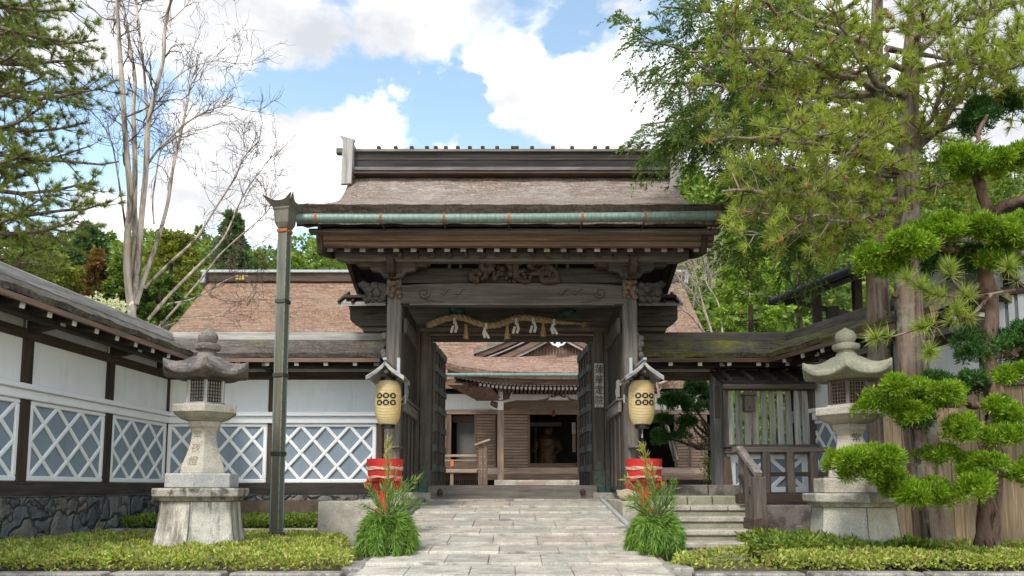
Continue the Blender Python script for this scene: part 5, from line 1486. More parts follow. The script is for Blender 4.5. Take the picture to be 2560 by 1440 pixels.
# front wall of the hall (plane Y = 25) with real openings into a dark room
YW2 = 25.0
def hz(py): return ZZ(py, YW2)
def hx(px): return XX(px, YW2, 1100)
def hbox(name, kind, pa, pb_, ya, yb, py0, py1, par=hall, bev=.006):
    return bx(name, kind, hx(pa), hx(pb_), ya, yb, hz(py1), hz(py0), par, bev)
MB().box(-9.0, 6.8, YW2 + .02, YW2 + .10, hz(1024), hz(985)).build('plaster_band', WHITE, hall)
bx('head_beam', 'hall', -9.0, 6.8, YW2 - .06, YW2 + .08, hz(1036), hz(1024.5), hall)
bx('sill_beam', 'hall', -9.0, 6.8, YW2 - .06, YW2 + .08, hz(1185), hz(1169), hall)
bx('sill_beam', 'hallx', -9.0, 6.8, YW2 - .14, YW2 - .07, hz(1200), hz(1187), hall)
bx('sill_beam', 'hall', -9.0, 6.8, YW2 - .10, YW2 + .08, hz(1192), hz(1185.5), hall)
def louvre(pa, pb_, n=17, y=YW2, py0=1037, py1=1168):
    f_ = hbox('shutter', 'hallx', pa, pb_, y, y + .04, py0, py1)
    m = MB(); z0_, z1_ = hz(py1), hz(py0); h_ = (z1_ - z0_) / n
    for i in range(n):
        z = z0_ + h_ * (i + .5)
        m.beam((hx(pa) + .03, y - .018, z), (hx(pb_) - .03, y - .018, z), .03, h_ * .72, up=(0, -.5, 1))
    m.build('slats', WOOD('hall', 'x'), f_)
    m = MB()
    for x in (hx(pa) + .015, hx(pb_) - .015): m.box(x - .02, x + .02, y - .05, y - .001, z0_, z1_)
    m.build('stile', WOOD('hallx', 'z'), f_)
louvre(950, 1117); louvre(1188, 1240, 18); louvre(1243, 1322, 18); louvre(1446, 1600, 18); louvre(1690, 1722, 18); louvre(1724, 1762, 18); louvre(800, 948)
for pa, pb_ in ((1118, 1128), (1186, 1189), (1322, 1325), (1443, 1446), (1600, 1604), (1763, 1768), (1686, 1690)): hbox('door_post', 'hallx', pa, pb_, YW2 - .04, YW2 + .1, 1036, 1186)
MB().box(hx(1139), hx(1190), YW2 + .5, YW2 + .55, hz(1168), hz(1052)).build('inner_door', GREYDOOR, hall)
hbox('door_lintel', 'hallx', 1128, 1186, YW2 + .42, YW2 + .5, 1036, 1053)
# the room behind
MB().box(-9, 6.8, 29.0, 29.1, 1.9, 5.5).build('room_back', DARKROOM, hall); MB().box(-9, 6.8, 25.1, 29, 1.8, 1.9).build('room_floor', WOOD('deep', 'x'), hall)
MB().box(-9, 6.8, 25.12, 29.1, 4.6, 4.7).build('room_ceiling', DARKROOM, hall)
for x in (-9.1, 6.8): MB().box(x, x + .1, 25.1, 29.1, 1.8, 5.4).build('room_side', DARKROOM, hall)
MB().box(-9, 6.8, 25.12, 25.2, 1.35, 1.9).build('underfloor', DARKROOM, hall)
hbox('door_track', 'hallx', 1325, 1443, YW2 + .05, YW2 + .15, 1158, 1169)
for pa, pb_, py0, py1, mt in ((1326, 1405, 1052, 1062, BLACK), (1434, 1443, 1052, 1082, TIN), (1435, 1443, 1083, 1128, WOOD('hall', 'z'))):
    MB().box(hx(pa), hx(pb_), YW2 + .6, YW2 + .68, hz(py1), hz(py0)).build('notice_panel', mt, hall)
# porch floor, steps, bell, veranda
MB().box(XX(1236, 23.4), 4.4, 23.4, 25, 1.35, ZZ(1200, 23.4)).build('stone_step', GRAN, hall, .02)
for px in (1325, 1475): MB().box(XX(px - 35, 23.1), XX(px + 35, 23.1), 23.0, 23.35, ZZ(1213, 23.1), ZZ(1205, 23.1)).build('step_board', WOOD('hall', 'x'), hall, .01)
MB().box(-9, XX(1193, 23.6), 23.6, 25, ZZ(1182, 23.6), ZZ(1174, 23.6)).build('veranda_floor', WOOD('hall', 'x'), hall, .01)
for (y0_, y1_, kd) in ((1136, 1142, 'hall'), (1149, 1153, 'hall'), (1155, 1172, 'hallx')):
    bx('veranda_rail', kd, -9, XX(1192, 23.6), 23.62, 23.68, ZZ(y1_, 23.6), ZZ(y0_, 23.6), hall)
for px in (1131, 1050): bx('veranda_leg', 'hall', XX(px - 4, 23.7), XX(px + 4, 23.7), 23.65, 23.75, 1.38, ZZ(1182, 23.6), hall)
for i in range(24):
    px = 1098 + i * 5.2
    if px < 1230: MB().box(XX(px - 1.1, 24.5), XX(px + 1.1, 24.5), 24.5, 24.53, 1.38, ZZ(1186, 24.5)).build('underfloor_bar', WOOD('hallx', 'z'), hall)
tag(MB().box(XX(1127, 23.58), XX(1135, 23.58), 23.595, 23.615, ZZ(1166, 23.6), ZZ(1150, 23.6)).build('orange_tag', ORANGE), 'small orange tag hung on the veranda rail of the hall', 'tag')
sp_ = thing('stair_post', 'boxed wooden newel with sloping lid at the end of the hall veranda', 'post', (XX(1208, 23.3), 23.3, 1.4))
MB().box(XX(1196, 23.3), XX(1219, 23.3), 23.25, 23.45, 1.42, ZZ(1112, 23.3)).build('box', WOOD('hallx', 'z'), sp_, .01)
MB().beam(W(1187, 1113, 23.3), W(1226, 1099, 23.3), .32, .06).build('lid', WOOD('hall', 'x'), sp_, .008)
for r_ in range(4):
    for px in (1203, 1212): MB().ball(W(px, 1142 + r_ * 16, 23.245), .014, 6, 4).build('nail', TIN, sp_)
bl = MB(); p = W(1384, 1027, 24.3); bl.lathe([(.01, -.18), (.05, -.17), (.065, -.1), (.06, -.03), (.03, .0), (.012, .05)], 14, p)
tag(bl.build('red_bell', plain('dark_red', (.12, .02, .018), .6), smooth=True), 'small dark red bell hanging in the hall porch', 'bell')
# carved figure in the dark entrance
fg = thing('wooden_statue', 'dim carved wooden figure standing in the dark hall entrance', 'statue', (hx(1368), 26.4, 1.9))
x = XX(1368, 26.4); G = plain('old_gilt', (.10, .055, .025), .5, .8, 7)
MB().lathe([(.42, 1.92), (.42, 2.05), (.36, 2.07)], 20, (x, 26.4, 0)).build('pedestal', WOOD('hallx', 'x'), fg, smooth=True)
MB().lathe([(.30, 2.07), (.36, 2.3), (.33, 2.6), (.28, 2.85), (.33, 3.05), (.36, 3.2), (.22, 3.32), (.09, 3.38)], 20, (x, 26.4, 0)).build('body', G, fg, smooth=True)
MB().ball((x + .02, 26.38, 3.50), .15, 14, 10, sz=1.2).build('head', G, fg, smooth=True)
MB().tube([(x - .33, 26.4, 3.15), (x - .46, 26.3, 2.85), (x - .40, 26.15, 3.1)], [.10, .09, .06], 10).build('arm', G, fg, smooth=True)
MB().tube([(x + .33, 26.4, 3.15), (x + .44, 26.3, 2.85), (x + .25, 26.1, 2.75)], [.10, .09, .06], 10).build('arm', G, fg, smooth=True)
MB().tube([(x - .40, 26.12, 2.2), (x - .40, 26.12, 3.75)], .02, 8).build('staff', G, fg)

# ------------------------------------------------------------------ buildings and fence on the right
bd = thing('side_building', 'dark eaved outbuilding with white boarded wall standing beyond the right wall', 'building', (8.6, 12.5, .8))
# roof: eave runs from far left up towards the viewer
eA, eB = W(1940, 738, 14.6), W(2600, 470, 10.6)
d_ = (eB - eA); d_.z = 0; dn = d_.normalized(); nn_ = Vector((-dn.y, dn.x, 0))
if nn_.x < 0: nn_ = -nn_
zE = (eA.z + eB.z) / 2 - .0
def er(u, v): p = eA.lerp(eB, u); return (p.x + nn_.x * 2.6 * v, p.y + nn_.y * 2.6 * v, p.z + 1.05 * v)
MB().sheet(er, 6, 2, (0, 0, -.10)).build('roof', SLATE, bd)
m = MB(); m.tube([eA + Vector((-.08, 0, -.12)), eB + Vector((-.08, 0, -.12))], .07, 10); m.build('gutter', SLATE, bd, smooth=True)
for i in range(9):
    p = eA.lerp(eB, i / 8); m = MB(); m.tube([p + Vector((-.08, 0, -.2)), p + Vector((-.08, 0, -.03))], .074, 10) if False else m.beam(p + Vector((-.08, -.015, -.12)), p + Vector((-.08, .015, -.12)), .155, .155); m.build('gutter_strap', BLACK, bd)
MB().sheet(lambda u, v: tuple(Vector(er(u, v)) + Vector((0, 0, -.18))), 1, 1, (0, 0, -.02)).build('soffit', WOOD('deep', 'x'), bd)
for i in range(10):
    p = eA.lerp(eB, (i + .5) / 10); MB().beam(p + Vector((0, 0, -.24)), p + nn_ * 2.0 + Vector((0, 0, .52)), .07, .08).build('rafter', WOOD('deep', 'x'), bd)
q0 = eA + nn_ * 1.05; q1 = eB + nn_ * 1.05
for i in range(6):
    p = q0.lerp(q1, i / 5 * .96 + .02); MB().box(p.x - .07, p.x + .07, p.y - .07, p.y + .07, 1.0, p.z + .1).build('post', WOOD('deep', 'z'), bd)
qm = q0.lerp(q1, .42); MB().beam((qm.x + .3, qm.y - .25, 3.4), (q1.x + .1, q1.y, 3.4), .06, 4.4).build('wall', WHITE, bd)
m0 = W(1950, 745, 14.5); m1 = W(2085, 778, 13.9)
MB().beam(m0, m1, .07, .09).build('brace', WOOD('deep', 'x'), bd); MB().beam(m1, m1 + nn_ * .9, .07, .09).build('brace', WOOD('deep', 'x'), bd)
MB().box(m1.x - .12, m1.x + .08, m1.y - .1, m1.y + .1, m1.z - .22, m1.z + .08).build('brace_block', WOOD('deep', 'z'), bd, .03)

fn_ = thing('board_fence', 'tall tan vertical board fence behind the cedar trunks', 'fence', (6.5, 11.0, .75))
fA, fB = W(2222, 1335, 11.0), W(2700, 1345, 9.3)
LA, LB = Vector((fA.x, 11.0, 0)), Vector((fB.x, 9.3, 0))
ftop = ZZ(985, 10.6)
n = 18
for i in range(n):
    a, b = LA.lerp(LB, i / n), LA.lerp(LB, (i + .975) / n)
    MB().beam((a.x, a.y + random.uniform(-.008, .008), (.78 + ftop) / 2), (b.x, b.y, (.78 + ftop) / 2), .03, ftop - .78).build('board', WOOD('tan', 'z'), fn_, .004)
MB().beam((LA.x, LA.y - .04, .86), (LB.x, LB.y - .04, .86), .05, .12).build('rail', WOOD('tan', 'x'), fn_, .006)
MB().beam((LA.x, LA.y + .05, .70), (LB.x, LB.y + .05, .70), .12, .16).build('footing', GRAN_DARK, fn_)
MB().beam((LA.x, LA.y, ftop + .04), (LB.x, LB.y, ftop + .04), .12, .08).build('cap_rail', WOOD('rail', 'x'), fn_, .006)

ws_ = thing('white_slat_screen', 'tall screen of pale grey vertical slats above the tan fence', 'screen', (7.0, 11.4, 2.6))
sA, sB = W(2238, 960, 11.3), W(2720, 960, 9.6)
zb_, zt_ = ZZ(958, 10.9), ZZ(770, 10.9)
n = 20
for i in range(n):
    a = sA.lerp(sB, i / n); b = sA.lerp(sB, (i + .62) / n)
    MB().beam((a.x, a.y, (zb_ + zt_) / 2), (b.x, b.y, (zb_ + zt_) / 2), .025, zt_ - zb_).build('slat', plain('pale_slat', (.50, .53, .55), .7, .15, 3), ws_, .003)
MB().beam((sA.x, sA.y + .05, (zb_ + zt_) / 2), (sB.x, sB.y + .05, (zb_ + zt_) / 2), .03, zt_ - zb_ - .02).build('backing', plain('grey_backing', (.20, .215, .22), .8), ws_)
MB().beam((sA.x, sA.y - .01, zb_ - .09), (sB.x, sB.y - .01, zb_ - .09), .08, .16).build('rail', TRIM, ws_, .006)
MB().beam((sA.x, sA.y - .01, zt_ + .06), (sB.x, sB.y - .01, zt_ + .06), .08, .12).build('rail', WOOD('beam', 'x'), ws_, .006)

# ------------------------------------------------------------------ vegetation
PINE = leaf('pine_needles', [(.115, .165, .05), (.205, .26, .075), (.33, .335, .10)], .3, clump=.9)
UMB = leaf('umbrella_pine_needles', [(.19, .265, .045), (.33, .395, .08), (.50, .50, .13)], .35, clump=1.1)
UMB_NEAR = leaf('near_umbrella_needles', [(.21, .30, .055), (.32, .40, .085), (.45, .47, .13)], .25, clump=3, cl=(.8, 1.15))
HINOKI = leaf('hinoki_sprays', [(.060, .130, .035), (.115, .200, .050), (.22, .255, .060)], .35, clump=.8)
JUNI = leaf('juniper_sprays', [(.08, .185, .010), (.19, .32, .018), (.34, .45, .04)], .3, clump=5, cl=(.7, 1.25))
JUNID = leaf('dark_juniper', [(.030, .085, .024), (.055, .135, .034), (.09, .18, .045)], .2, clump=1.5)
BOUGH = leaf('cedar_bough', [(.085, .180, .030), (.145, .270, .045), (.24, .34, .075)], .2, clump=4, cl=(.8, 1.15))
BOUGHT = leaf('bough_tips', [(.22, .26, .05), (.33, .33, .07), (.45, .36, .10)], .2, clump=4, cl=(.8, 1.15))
HEDGE = leaf('groundcover_leaves', [(.13, .20, .028), (.30, .40, .062), (.46, .53, .10), (.54, .52, .20), (.30, .19, .07)], .25, clump=2.5, cl=(.78, 1.12))
HEDGE2 = leaf('back_groundcover_leaves', [(.08, .14, .022), (.17, .26, .042), (.29, .33, .07)], .25, clump=2.5, cl=(.8, 1.1))
BROAD = leaf('broadleaf', [(.16, .27, .04), (.28, .42, .07), (.45, .55, .14)], .4, clump=1.2)
FORESTM = leaf('forest_leaves', [(.085, .155, .035), (.155, .235, .05), (.27, .32, .07)], .3, clump=.22, cl=(.6, 1.35))
DARKCON = leaf('dark_conifer_leaves', [(.06, .125, .055), (.105, .19, .075), (.165, .24, .09)], .2, clump=.8)
YELLOWG = leaf('yellow_green_leaves', [(.14, .185, .032), (.24, .27, .045), (.34, .33, .07)], .25, clump=.8)
BROWNC = leaf('brown_conifer_leaves', [(.16, .085, .035), (.25, .135, .055), (.24, .19, .07)], .2, clump=.8)
BLOSSOM = leaf('white_blossom', [(.72, .70, .64), (.80, .79, .74)], .3)
PINKB = leaf('red_blossom', [(.55, .06, .12), (.65, .12, .2)], .3)
CONE = plain('pine_cone', (.30, .13, .06), .85, .4, 30)


def V(*a): return np.array(a, dtype=float)


def curve(p0, p1, n=8, sag=0.0, wob=.06):
    p0, p1 = V(*p0), V(*p1); L = np.linalg.norm(p1 - p0)
    t = np.linspace(0, 1, n)[:, None]
    p = p0 + (p1 - p0) * t
    p[:, 2] += sag * np.sin(np.pi * t[:, 0])
    k = rng.normal(0, wob * L / n, (n, 3)); k[0] = 0; k = np.cumsum(k, 0) * np.sin(np.pi * t * .5)
    return p + k


def on_path(path, t):
    f_ = np.clip(t, 0, .9999) * (len(path) - 1); i = f_.astype(int); k = (f_ - i)[:, None]
    return path[i] * (1 - k) + path[i + 1] * k, unit(path[i + 1] - path[i])


def tree(name, label, base, group=None): return thing(name, label, 'tree', base, group=group)


def needle_branch(mb, path, r0, nsub, sublen, tip_list, lo=.25, up=.15, flat=.5, tuft_step=.13):
    """limb with side twigs; collects tuft points and directions"""
    mb.tube([tuple(p) for p in path], list(np.linspace(r0, r0 * .22, len(path))), 7)
    T = np.sort(rng.uniform(lo, 1, nsub)); P, D = on_path(path, T)
    for p, d, t_ in zip(P, D, T):
        s_ = rng.normal(0, 1, 3); s_[2] *= flat; s_ = unit(s_ - d * s_.dot(d) * .7 + d * .55 + V(0, 0, up))
        L = sublen * rng.uniform(.5, 1.2) * (1.15 - .5 * t_)
        q = curve(p, p + s_ * L, 5, -.05 * L, .12)
        mb.tube([tuple(x) for x in q], list(np.linspace(r0 * .22, .005, 5)), 4, cap=False)
        m_ = max(2, int(L / tuft_step)); tt = rng.uniform(.3, 1, m_); tt[0] = 1
        tp, td = on_path(q, tt)
        tip_list.append((tp, td))
    tp, td = on_path(path, rng.uniform(.6, 1, 6)); tip_list.append((tp, td))


# --- pine on the left
def left_pine():
    Y = 16.5; bx_ = XX(-130, Y)
    t = tree('pine_tree', 'tall dark pine with layered branches rising behind the left wall', (bx_, Y, .9))
    tr = MB()
    trunk = np.array([W(-110, 900, Y), W(-135, 500, Y), W(-120, 100, Y), W(-130, -200, Y)]); trunk[0][2] = .9
    tr.tube([tuple(p) for p in trunk], [.30, .24, .18, .12], 12)
    tips = []
    spec = [((-120, -60), (195, 40), 16.0), ((-120, 20), (215, 105), 15.6), ((-130, 60), (255, 85), 16.4), ((-130, 120), (262, 155), 15.8), ((-130, 180), (240, 235), 16.6), ((-130, 200), (262, 215), 15.4),
            ((-130, 290), (200, 300), 16.2), ((-130, 350), (285, 372), 15.7), ((-130, 400), (200, 395), 17), ((-130, 450), (265, 440), 15.6), ((-130, 520), (268, 502), 16.0), ((-130, 560), (190, 545), 15.2),
            ((-130, 600), (110, 565), 16.5), ((-130, 640), (150, 600), 16.2), ((-130, 680), (60, 640), 15.8), ((-130, 240), (120, 180), 17.4), ((-130, 100), (90, 20), 17.2), ((-130, 330), (90, 260), 15), ((-130, 480), (80, 420), 17), ((-130, 0), (120, -20), 16.6),
            ((-130, 640), (120, 650), 15.2), ((-130, 150), (40, 120), 15), ((-130, 420), (60, 360), 15.2), ((-130, 580), (60, 510), 15), ((-130, 240), (60, 230), 15.4), ((-130, 60), (50, 60), 15.2)]
    for (a, b, yy) in spec:
        p0, p1 = W(*a, Y), W(*b, yy)
        needle_branch(tr, curve(p0, p1, 9, -.25, .10), .07, 20, .85, tips, .25, .12, .40, .13)
        # a few limbs that leave the picture, so that the crown is round
    for k in range(14):
        z = rng.uniform(4, 13); a = rng.uniform(1.2, 4.2)
        needle_branch(tr, curve((bx_, Y, z), (bx_ + 3 * math.cos(a), Y + 3 * math.sin(a), z + .3), 7, -.2), .07, 14, .9, tips)
    tr.build('trunk', PINEBARK, t, smooth=True, angle=60)
    P = np.concatenate([x[0] for x in tips]); D = np.concatenate([x[1] for x in tips])
    npmesh('crown', tufts(P, D + V(0, 0, .25), 36, .16, .0125, .6), 3, PINE, t)
left_pine()


# --- bare crape myrtle: main limbs traced, twigs grown
def bare_tree(name, label, base, limbs, mat_big, mat_twig, Y, twig_len, seeds, r_scale=1.0, gen=3, forward=.35):
    t = tree(name, label, base)
    big, tw = MB(), MB()
    def grow(p, d, L, r, g):
        n = 5; q = [p]; dd = d.copy()
        for i in range(n):
            dd = unit(dd + rng.normal(0, .22, 3) + V(0, 0, .05)); q.append(q[-1] + dd * L / n)
        q = np.array(q)
        tw.tube([tuple(x) for x in q], list(np.linspace(r, r * .45, n + 1)), 4 if r < .012 else 6, cap=False)
        if g <= 0: return
        for t_ in rng.uniform(.25, 1.0, rng.integers(2, 5)):
            pp, d2 = on_path(q, np.array([t_]))
            s_ = rng.normal(0, 1, 3); s_[1] *= .8
            grow(pp[0], unit(d2[0] * .9 + s_ * .55 + V(0, 0, .10)), L * rng.uniform(.45, .75), max(r * .5, .0048), g - 1)
    for path_px, r0, r1, nt, dy in limbs:
        pts = []
        for i, (px, py) in enumerate(path_px):
            f_ = i / max(1, len(path_px) - 1)
            pts.append(V(*W(px, py, Y + dy * f_)))
        pts = np.array(pts)
        # smooth
        tt = np.linspace(0, 1, len(pts) * 4); q, _ = on_path(pts, tt)
        for _ in range(2): q[1:-1] = (q[:-2] + 2 * q[1:-1] + q[2:]) / 4
        big.tube([tuple(x) for x in q], list(np.linspace(r0, r1, len(q))), 10)
        for t_ in rng.uniform(.45, 1.0, nt):
            pp, d2 = on_path(q, np.array([t_])); s_ = rng.normal(0, 1, 3)
            grow(pp[0], unit(d2[0] * .8 + s_ * .6 + V(0, 0, .1)), twig_len * rng.uniform(.5, 1.15) * (1.2 - .4 * t_), max(.007, r1 * .55) * r_scale, gen - 1)
        pp, d2 = on_path(q, np.array([.98])); grow(pp[0], d2[0], twig_len * .9, r1 * .8, gen - 1)
    big.build('trunk', mat_big, t, smooth=True, angle=60)
    tw.build('twigs', mat_twig, t, smooth=True, angle=80)
    return t


YM_ = 18.5
b0 = W(335, 830, YM_)
bare_tree('bare_tree', 'leafless pale barked tree with many upright stems behind the corner of the white walls', (b0.x, YM_, .9), [
    ([(336, 900), (330, 790), (322, 720), (316, 650), (318, 590), (328, 500), (318, 400), (312, 320), (305, 200), (297, 90), (292, 0), (290, -40)], 0.106, .035, 16, -.5),
    ([(330, 790), (336, 700), (340, 600), (335, 520), (338, 430), (336, 330), (332, 270), (340, 200), (325, 120), (318, 60)], 0.087, .03, 10, .6),
    ([(338, 760), (346, 650), (352, 560), (366, 420), (366, 330), (385, 240), (410, 150), (412, 60), (428, 0)], 0.081, .03, 16, -.8),
    ([(368, 415), (372, 350), (368, 280), (358, 150), (345, 60), (340, -10)], 0.044, .025, 12, .5),
    ([(366, 415), (390, 380), (420, 350), (460, 310), (510, 280), (560, 262)], 0.031, .012, 16, -.7),
    ([(340, 760), (362, 690), (395, 600), (420, 510), (430, 430), (455, 320), (470, 250), (480, 190)], 0.062, .02, 16, .9),
    ([(400, 250), (430, 200), (480, 165), (540, 150), (590, 160)], 0.019, .008, 14, .4),
    ([(362, 720), (420, 660), (490, 600), (545, 510), (585, 450), (610, 390), (640, 360)], 0.037, .012, 18, -1.0),
    ([(370, 800), (420, 740), (500, 660), (560, 600), (610, 480), (680, 390)], 0.044, .010, 20, 1.0),
    ([(395, 820), (440, 770), (510, 690), (545, 640), (600, 590), (660, 540), (680, 510)], 0.031, .008, 14, -1.2),
    ([(420, 760), (480, 750), (530, 720), (585, 690), (620, 690)], 0.025, .008, 14, -1.5),
    ([(400, 820), (470, 795), (540, 795), (600, 755), (630, 745)], 0.017, .005, 6, -2.0),
    ([(318, 600), (310, 540), (295, 440), (280, 350), (250, 300)], 0.031, .010, 12, -.6),
    ([(320, 330), (300, 290), (265, 240), (240, 205)], 0.019, .008, 10, .5),
    ([(385, 560), (380, 500), (390, 440), (400, 370), (460, 330), (520, 320)], 0.022, .010, 12, 1.2),
    ([(412, 60), (440, 40), (470, 10), (480, -20)], 0.019, .01, 8, .2)],
    PALEBARK, TWIGM, YM_, 1.15, 0, gen=3)

bare_tree('bare_shrub', 'pale tangle of leafless branches over the right end of the hall roof', (XX(1740, 18), 18, 1.4), [
    ([(1800, 900), (1770, 800), (1740, 740), (1700, 700), (1670, 660)], .028, .008, 22, -.5),
    ([(1790, 860), (1760, 770), (1740, 690), (1720, 640)], .026, .008, 20, .5),
    ([(1810, 880), (1800, 760), (1760, 700), (1765, 640)], .026, .008, 20, .3),
    ([(1760, 830), (1720, 780), (1680, 770)], .03, .008, 12, -.4)],
    GREYTWIG, GREYTWIG, 18, .9, 0, gen=3)
bare_tree('plum_tree', 'bare plum branches with a few red blossoms seen above the dark juniper', (XX(1660, 17.5), 17.5, 1.4), [
    ([(1690, 1150), (1665, 1060), (1650, 1000), (1640, 950)], .06, .02, 6, .0), ([(1650, 1010), (1665, 985), (1690, 985), (1720, 1000)], .035, .010, 6, -.3),
    ([(1645, 960), (1680, 948), (1720, 942), (1750, 935)], .03, .008, 6, .2)], GREYTWIG, GREYTWIG, 17.5, .35, 0, gen=2)
pl_t = [o for o in bpy.data.objects if o.name.startswith('plum_tree')][0]
P = np.concatenate([np.array([W(px, py, 17.4) for px, py in ((1700, 940), (1712, 944), (1722, 938), (1735, 940), (1664, 990), (1745, 936))]).repeat(14, 0)]); P += rng.normal(0, .05, P.shape)
npmesh('blossom', leaves(P, rng.normal(0, 1, P.shape), .05, .04, 1), 4, PINKB, pl_t)


# --- right: the two tall trunks
def umbrella_pine():
    Y = 9.75
    base = W(2330, 1362, Y)
    t = tree('umbrella_pine', 'tall umbrella pine with fissured trunk and long whorled needles beside the tan fence', (base.x, Y, .75))
    tr = MB()
    tp = [(2340, 1375), (2328, 1300), (2312, 1150), (2292, 1000), (2276, 880), (2268, 700), (2262, 500), (2266, 300), (2280, 120), (2294, -80)]
    rad = [.235, .20, .185, .175, .165, .155, .145, .125, .10, .07]
    pts = [W(px, py, Y) for px, py in tp]; pts[0].z = .72
    q = np.array(pts); tt = np.linspace(0, 1, 46); qq, _ = on_path(q, tt); rr = np.interp(tt, np.linspace(0, 1, 10), rad)
    for _ in range(2): qq[1:-1] = (qq[:-2] + 2 * qq[1:-1] + qq[2:]) / 4
    rings_ = []
    for i, (p, r_) in enumerate(zip(qq, rr)):
        rings_.append([(p[0] + r_ * (1 + .10 * math.sin(5 * a + i * .13) + .06 * math.sin(9 * a - i * .2)) * math.cos(a), p[1] + r_ * (1 + .1 * math.sin(5 * a + i * .13)) * math.sin(a), p[2]) for a in np.linspace(0, 2 * math.pi, 28, endpoint=False)])
    tr.rings(rings_)
    tips = []
    S = [((2262, 560), [(2150, 545), (2010, 545), (1880, 530)], 8.6, .05), ((2262, 500), [(2120, 500), (1960, 480), (1800, 480)], 8.2, .05), ((2262, 400), [(2180, 420), (2000, 340), (1760, 345)], 8.4, .055),
         ((2266, 340), [(2100, 300), (1960, 230), (1740, 215)], 8.6, .05), ((2268, 280), [(2120, 190), (1960, 130), (1800, 110)], 8.3, .05), ((2275, 180), [(2100, 80), (1950, 30), (1830, -30)], 8.6, .045),
         ((2262, 430), [(2150, 380), (2050, 340), (1960, 320)], 8.0, .05), ((2262, 390), [(2350, 320), (2420, 200), (2470, 60), (2500, -30)], 8.9, .07), ((2345, 325), [(2450, 290), (2540, 250), (2620, 240)], 8.6, .04),
         ((2405, 220), [(2460, 190), (2540, 120), (2600, 80)], 8.6, .04), ((2280, 150), [(2350, 80), (2440, 40), (2540, -20)], 9.4, .045),
         ((2262, 470), [(2330, 470), (2400, 460), (2450, 420)], 9.0, .03), ((2262, 520), [(2180, 540), (2100, 560), (2010, 540)], 8.0, .04), ((2268, 250), [(2180, 200), (2130, 120), (2080, 20)], 8.2, .05),
         ((2264, 360), [(2160, 330), (2090, 420), (2050, 470)], 7.9, .04), ((2280, 120), [(2310, 60), (2300, -20)], 8.6, .04),
         ((2262, 380), [(2330, 300), (2360, 200), (2370, 130)], 8.4, .04), ((2264, 530), [(2140, 540), (1990, 590), (1880, 580)], 8.4, .035),
         ((2268, 240), [(2020, 240), (1880, 160), (1800, 60)], 8.0, .04), ((2275, 180), [(2420, 150), (2500, 180), (2560, 160)], 8.3, .04), ((2262, 440), [(2100, 430), (1900, 420), (1830, 400)], 8.7, .04)]
    for a, mids, ye, r0 in S:
        pp = [V(*W(*a, Y))] + [V(*W(*m_, Y + (ye - Y) * (k + 1) / len(mids))) for k, m_ in enumerate(mids)]
        pp = np.array(pp); tq = np.linspace(0, 1, 14); q, _ = on_path(pp, tq)
        for _ in range(2): q[1:-1] = (q[:-2] + 2 * q[1:-1] + q[2:]) / 4
        q[1:] += rng.normal(0, .02, (13, 3))
        needle_branch(tr, q, r0, 32, .55, tips, .14, .22, .9, .115)
    for k in range(10):     # limbs on the far side
        z = rng.uniform(5.2, 9); a = rng.uniform(0.3, 2.4); L = rng.uniform(1.2, 2.2)
        needle_branch(tr, curve((base.x - .25, Y, z), (base.x - .25 + L * math.cos(a), Y + L * math.sin(a), z + .3), 7), .045, 14, .5, tips, .3, .2, .8, .15)
    # stubs of lost limbs
    for px, py, sx in ((2236, 745, -1), (2300, 865, 1), (2300, 640, 1)):
        p = W(px, py, Y - .12); tr.tube([p, p + Vector((sx * .05, -.14, .02))], [.045, .04], 8)
    tr.build('trunk', CEDARBARK, t, smooth=True, angle=60)
    P = np.concatenate([x[0] for x in tips]); D = np.concatenate([x[1] for x in tips])
    npmesh('crown', tufts(P, unit(D) * .7 + V(0, 0, .55), 34, .125, .0105, .75), 3, UMB, t)
    c0 = MB().ball((0, 0, 0), .026, 8, 6, sz=1.3).build('cone', CONE, smooth=True); c0.parent = t
    for i, p in enumerate(P[rng.choice(len(P), 90, replace=False)]):
        c = c0 if i == 0 else c0.copy()
        if i: COL.objects.link(c)
        c.location = tuple(p - np.array(ORIG[t.name]))
    # low bright branch reaching towards the street
    br = MB(); tips = []
    for path_ in ([(2640, 700, 7.0), (2560, 720, 7.0), (2480, 735, 6.95), (2400, 745, 6.9), (2330, 735, 6.9), (2270, 700, 6.9)], [(2480, 735, 6.95), (2420, 800, 6.85), (2330, 810, 6.8), (2240, 840, 6.8), (2190, 845, 6.75)],
                  [(2420, 745, 6.9), (2380, 700, 6.85), (2372, 672, 6.85)], [(2430, 790, 6.85), (2398, 800, 6.8), (2390, 775, 6.75)], [(2340, 810, 6.8), (2330, 850, 6.75), (2322, 885, 6.7)], [(2560, 720, 7), (2530, 690, 6.9), (2520, 670, 6.85)]):
        q = np.array([V(*W(*a)) for a in path_]); br.tube([tuple(x) for x in q], list(np.linspace(.018, .007, len(q))), 6)
        n_ = int(np.linalg.norm(np.diff(q, axis=0), axis=1).sum() / .13) + 2
        tt = rng.uniform(.3 if path_[0][0] > 2600 else .05, 1, n_); tt[0] = 1
        a, b = on_path(q, tt); tips.append((a, b)); tips.append((a[:2], b[:2] + V(0, -.5, .6)))
    br.build('low_branch', PINEBARK, t, smooth=True)
    P = np.concatenate([x[0] for x in tips]); D = np.concatenate([x[1] for x in tips])
    npmesh('low_needles', tufts(P, D * .6 + V(0, -.35, .25), 46, .15, .0075, .7, .05), 3, UMB_NEAR, t)
    c1 = MB().ball((0, 0, 0), .016, 8, 6, sz=1.3).build('bud', CONE, smooth=True); c1.parent = t
    for i, p in enumerate(P[::4]):
        c = c1 if i == 0 else c1.copy()
        if i: COL.objects.link(c)
        c.location = tuple(p - np.array(ORIG[t.name]))
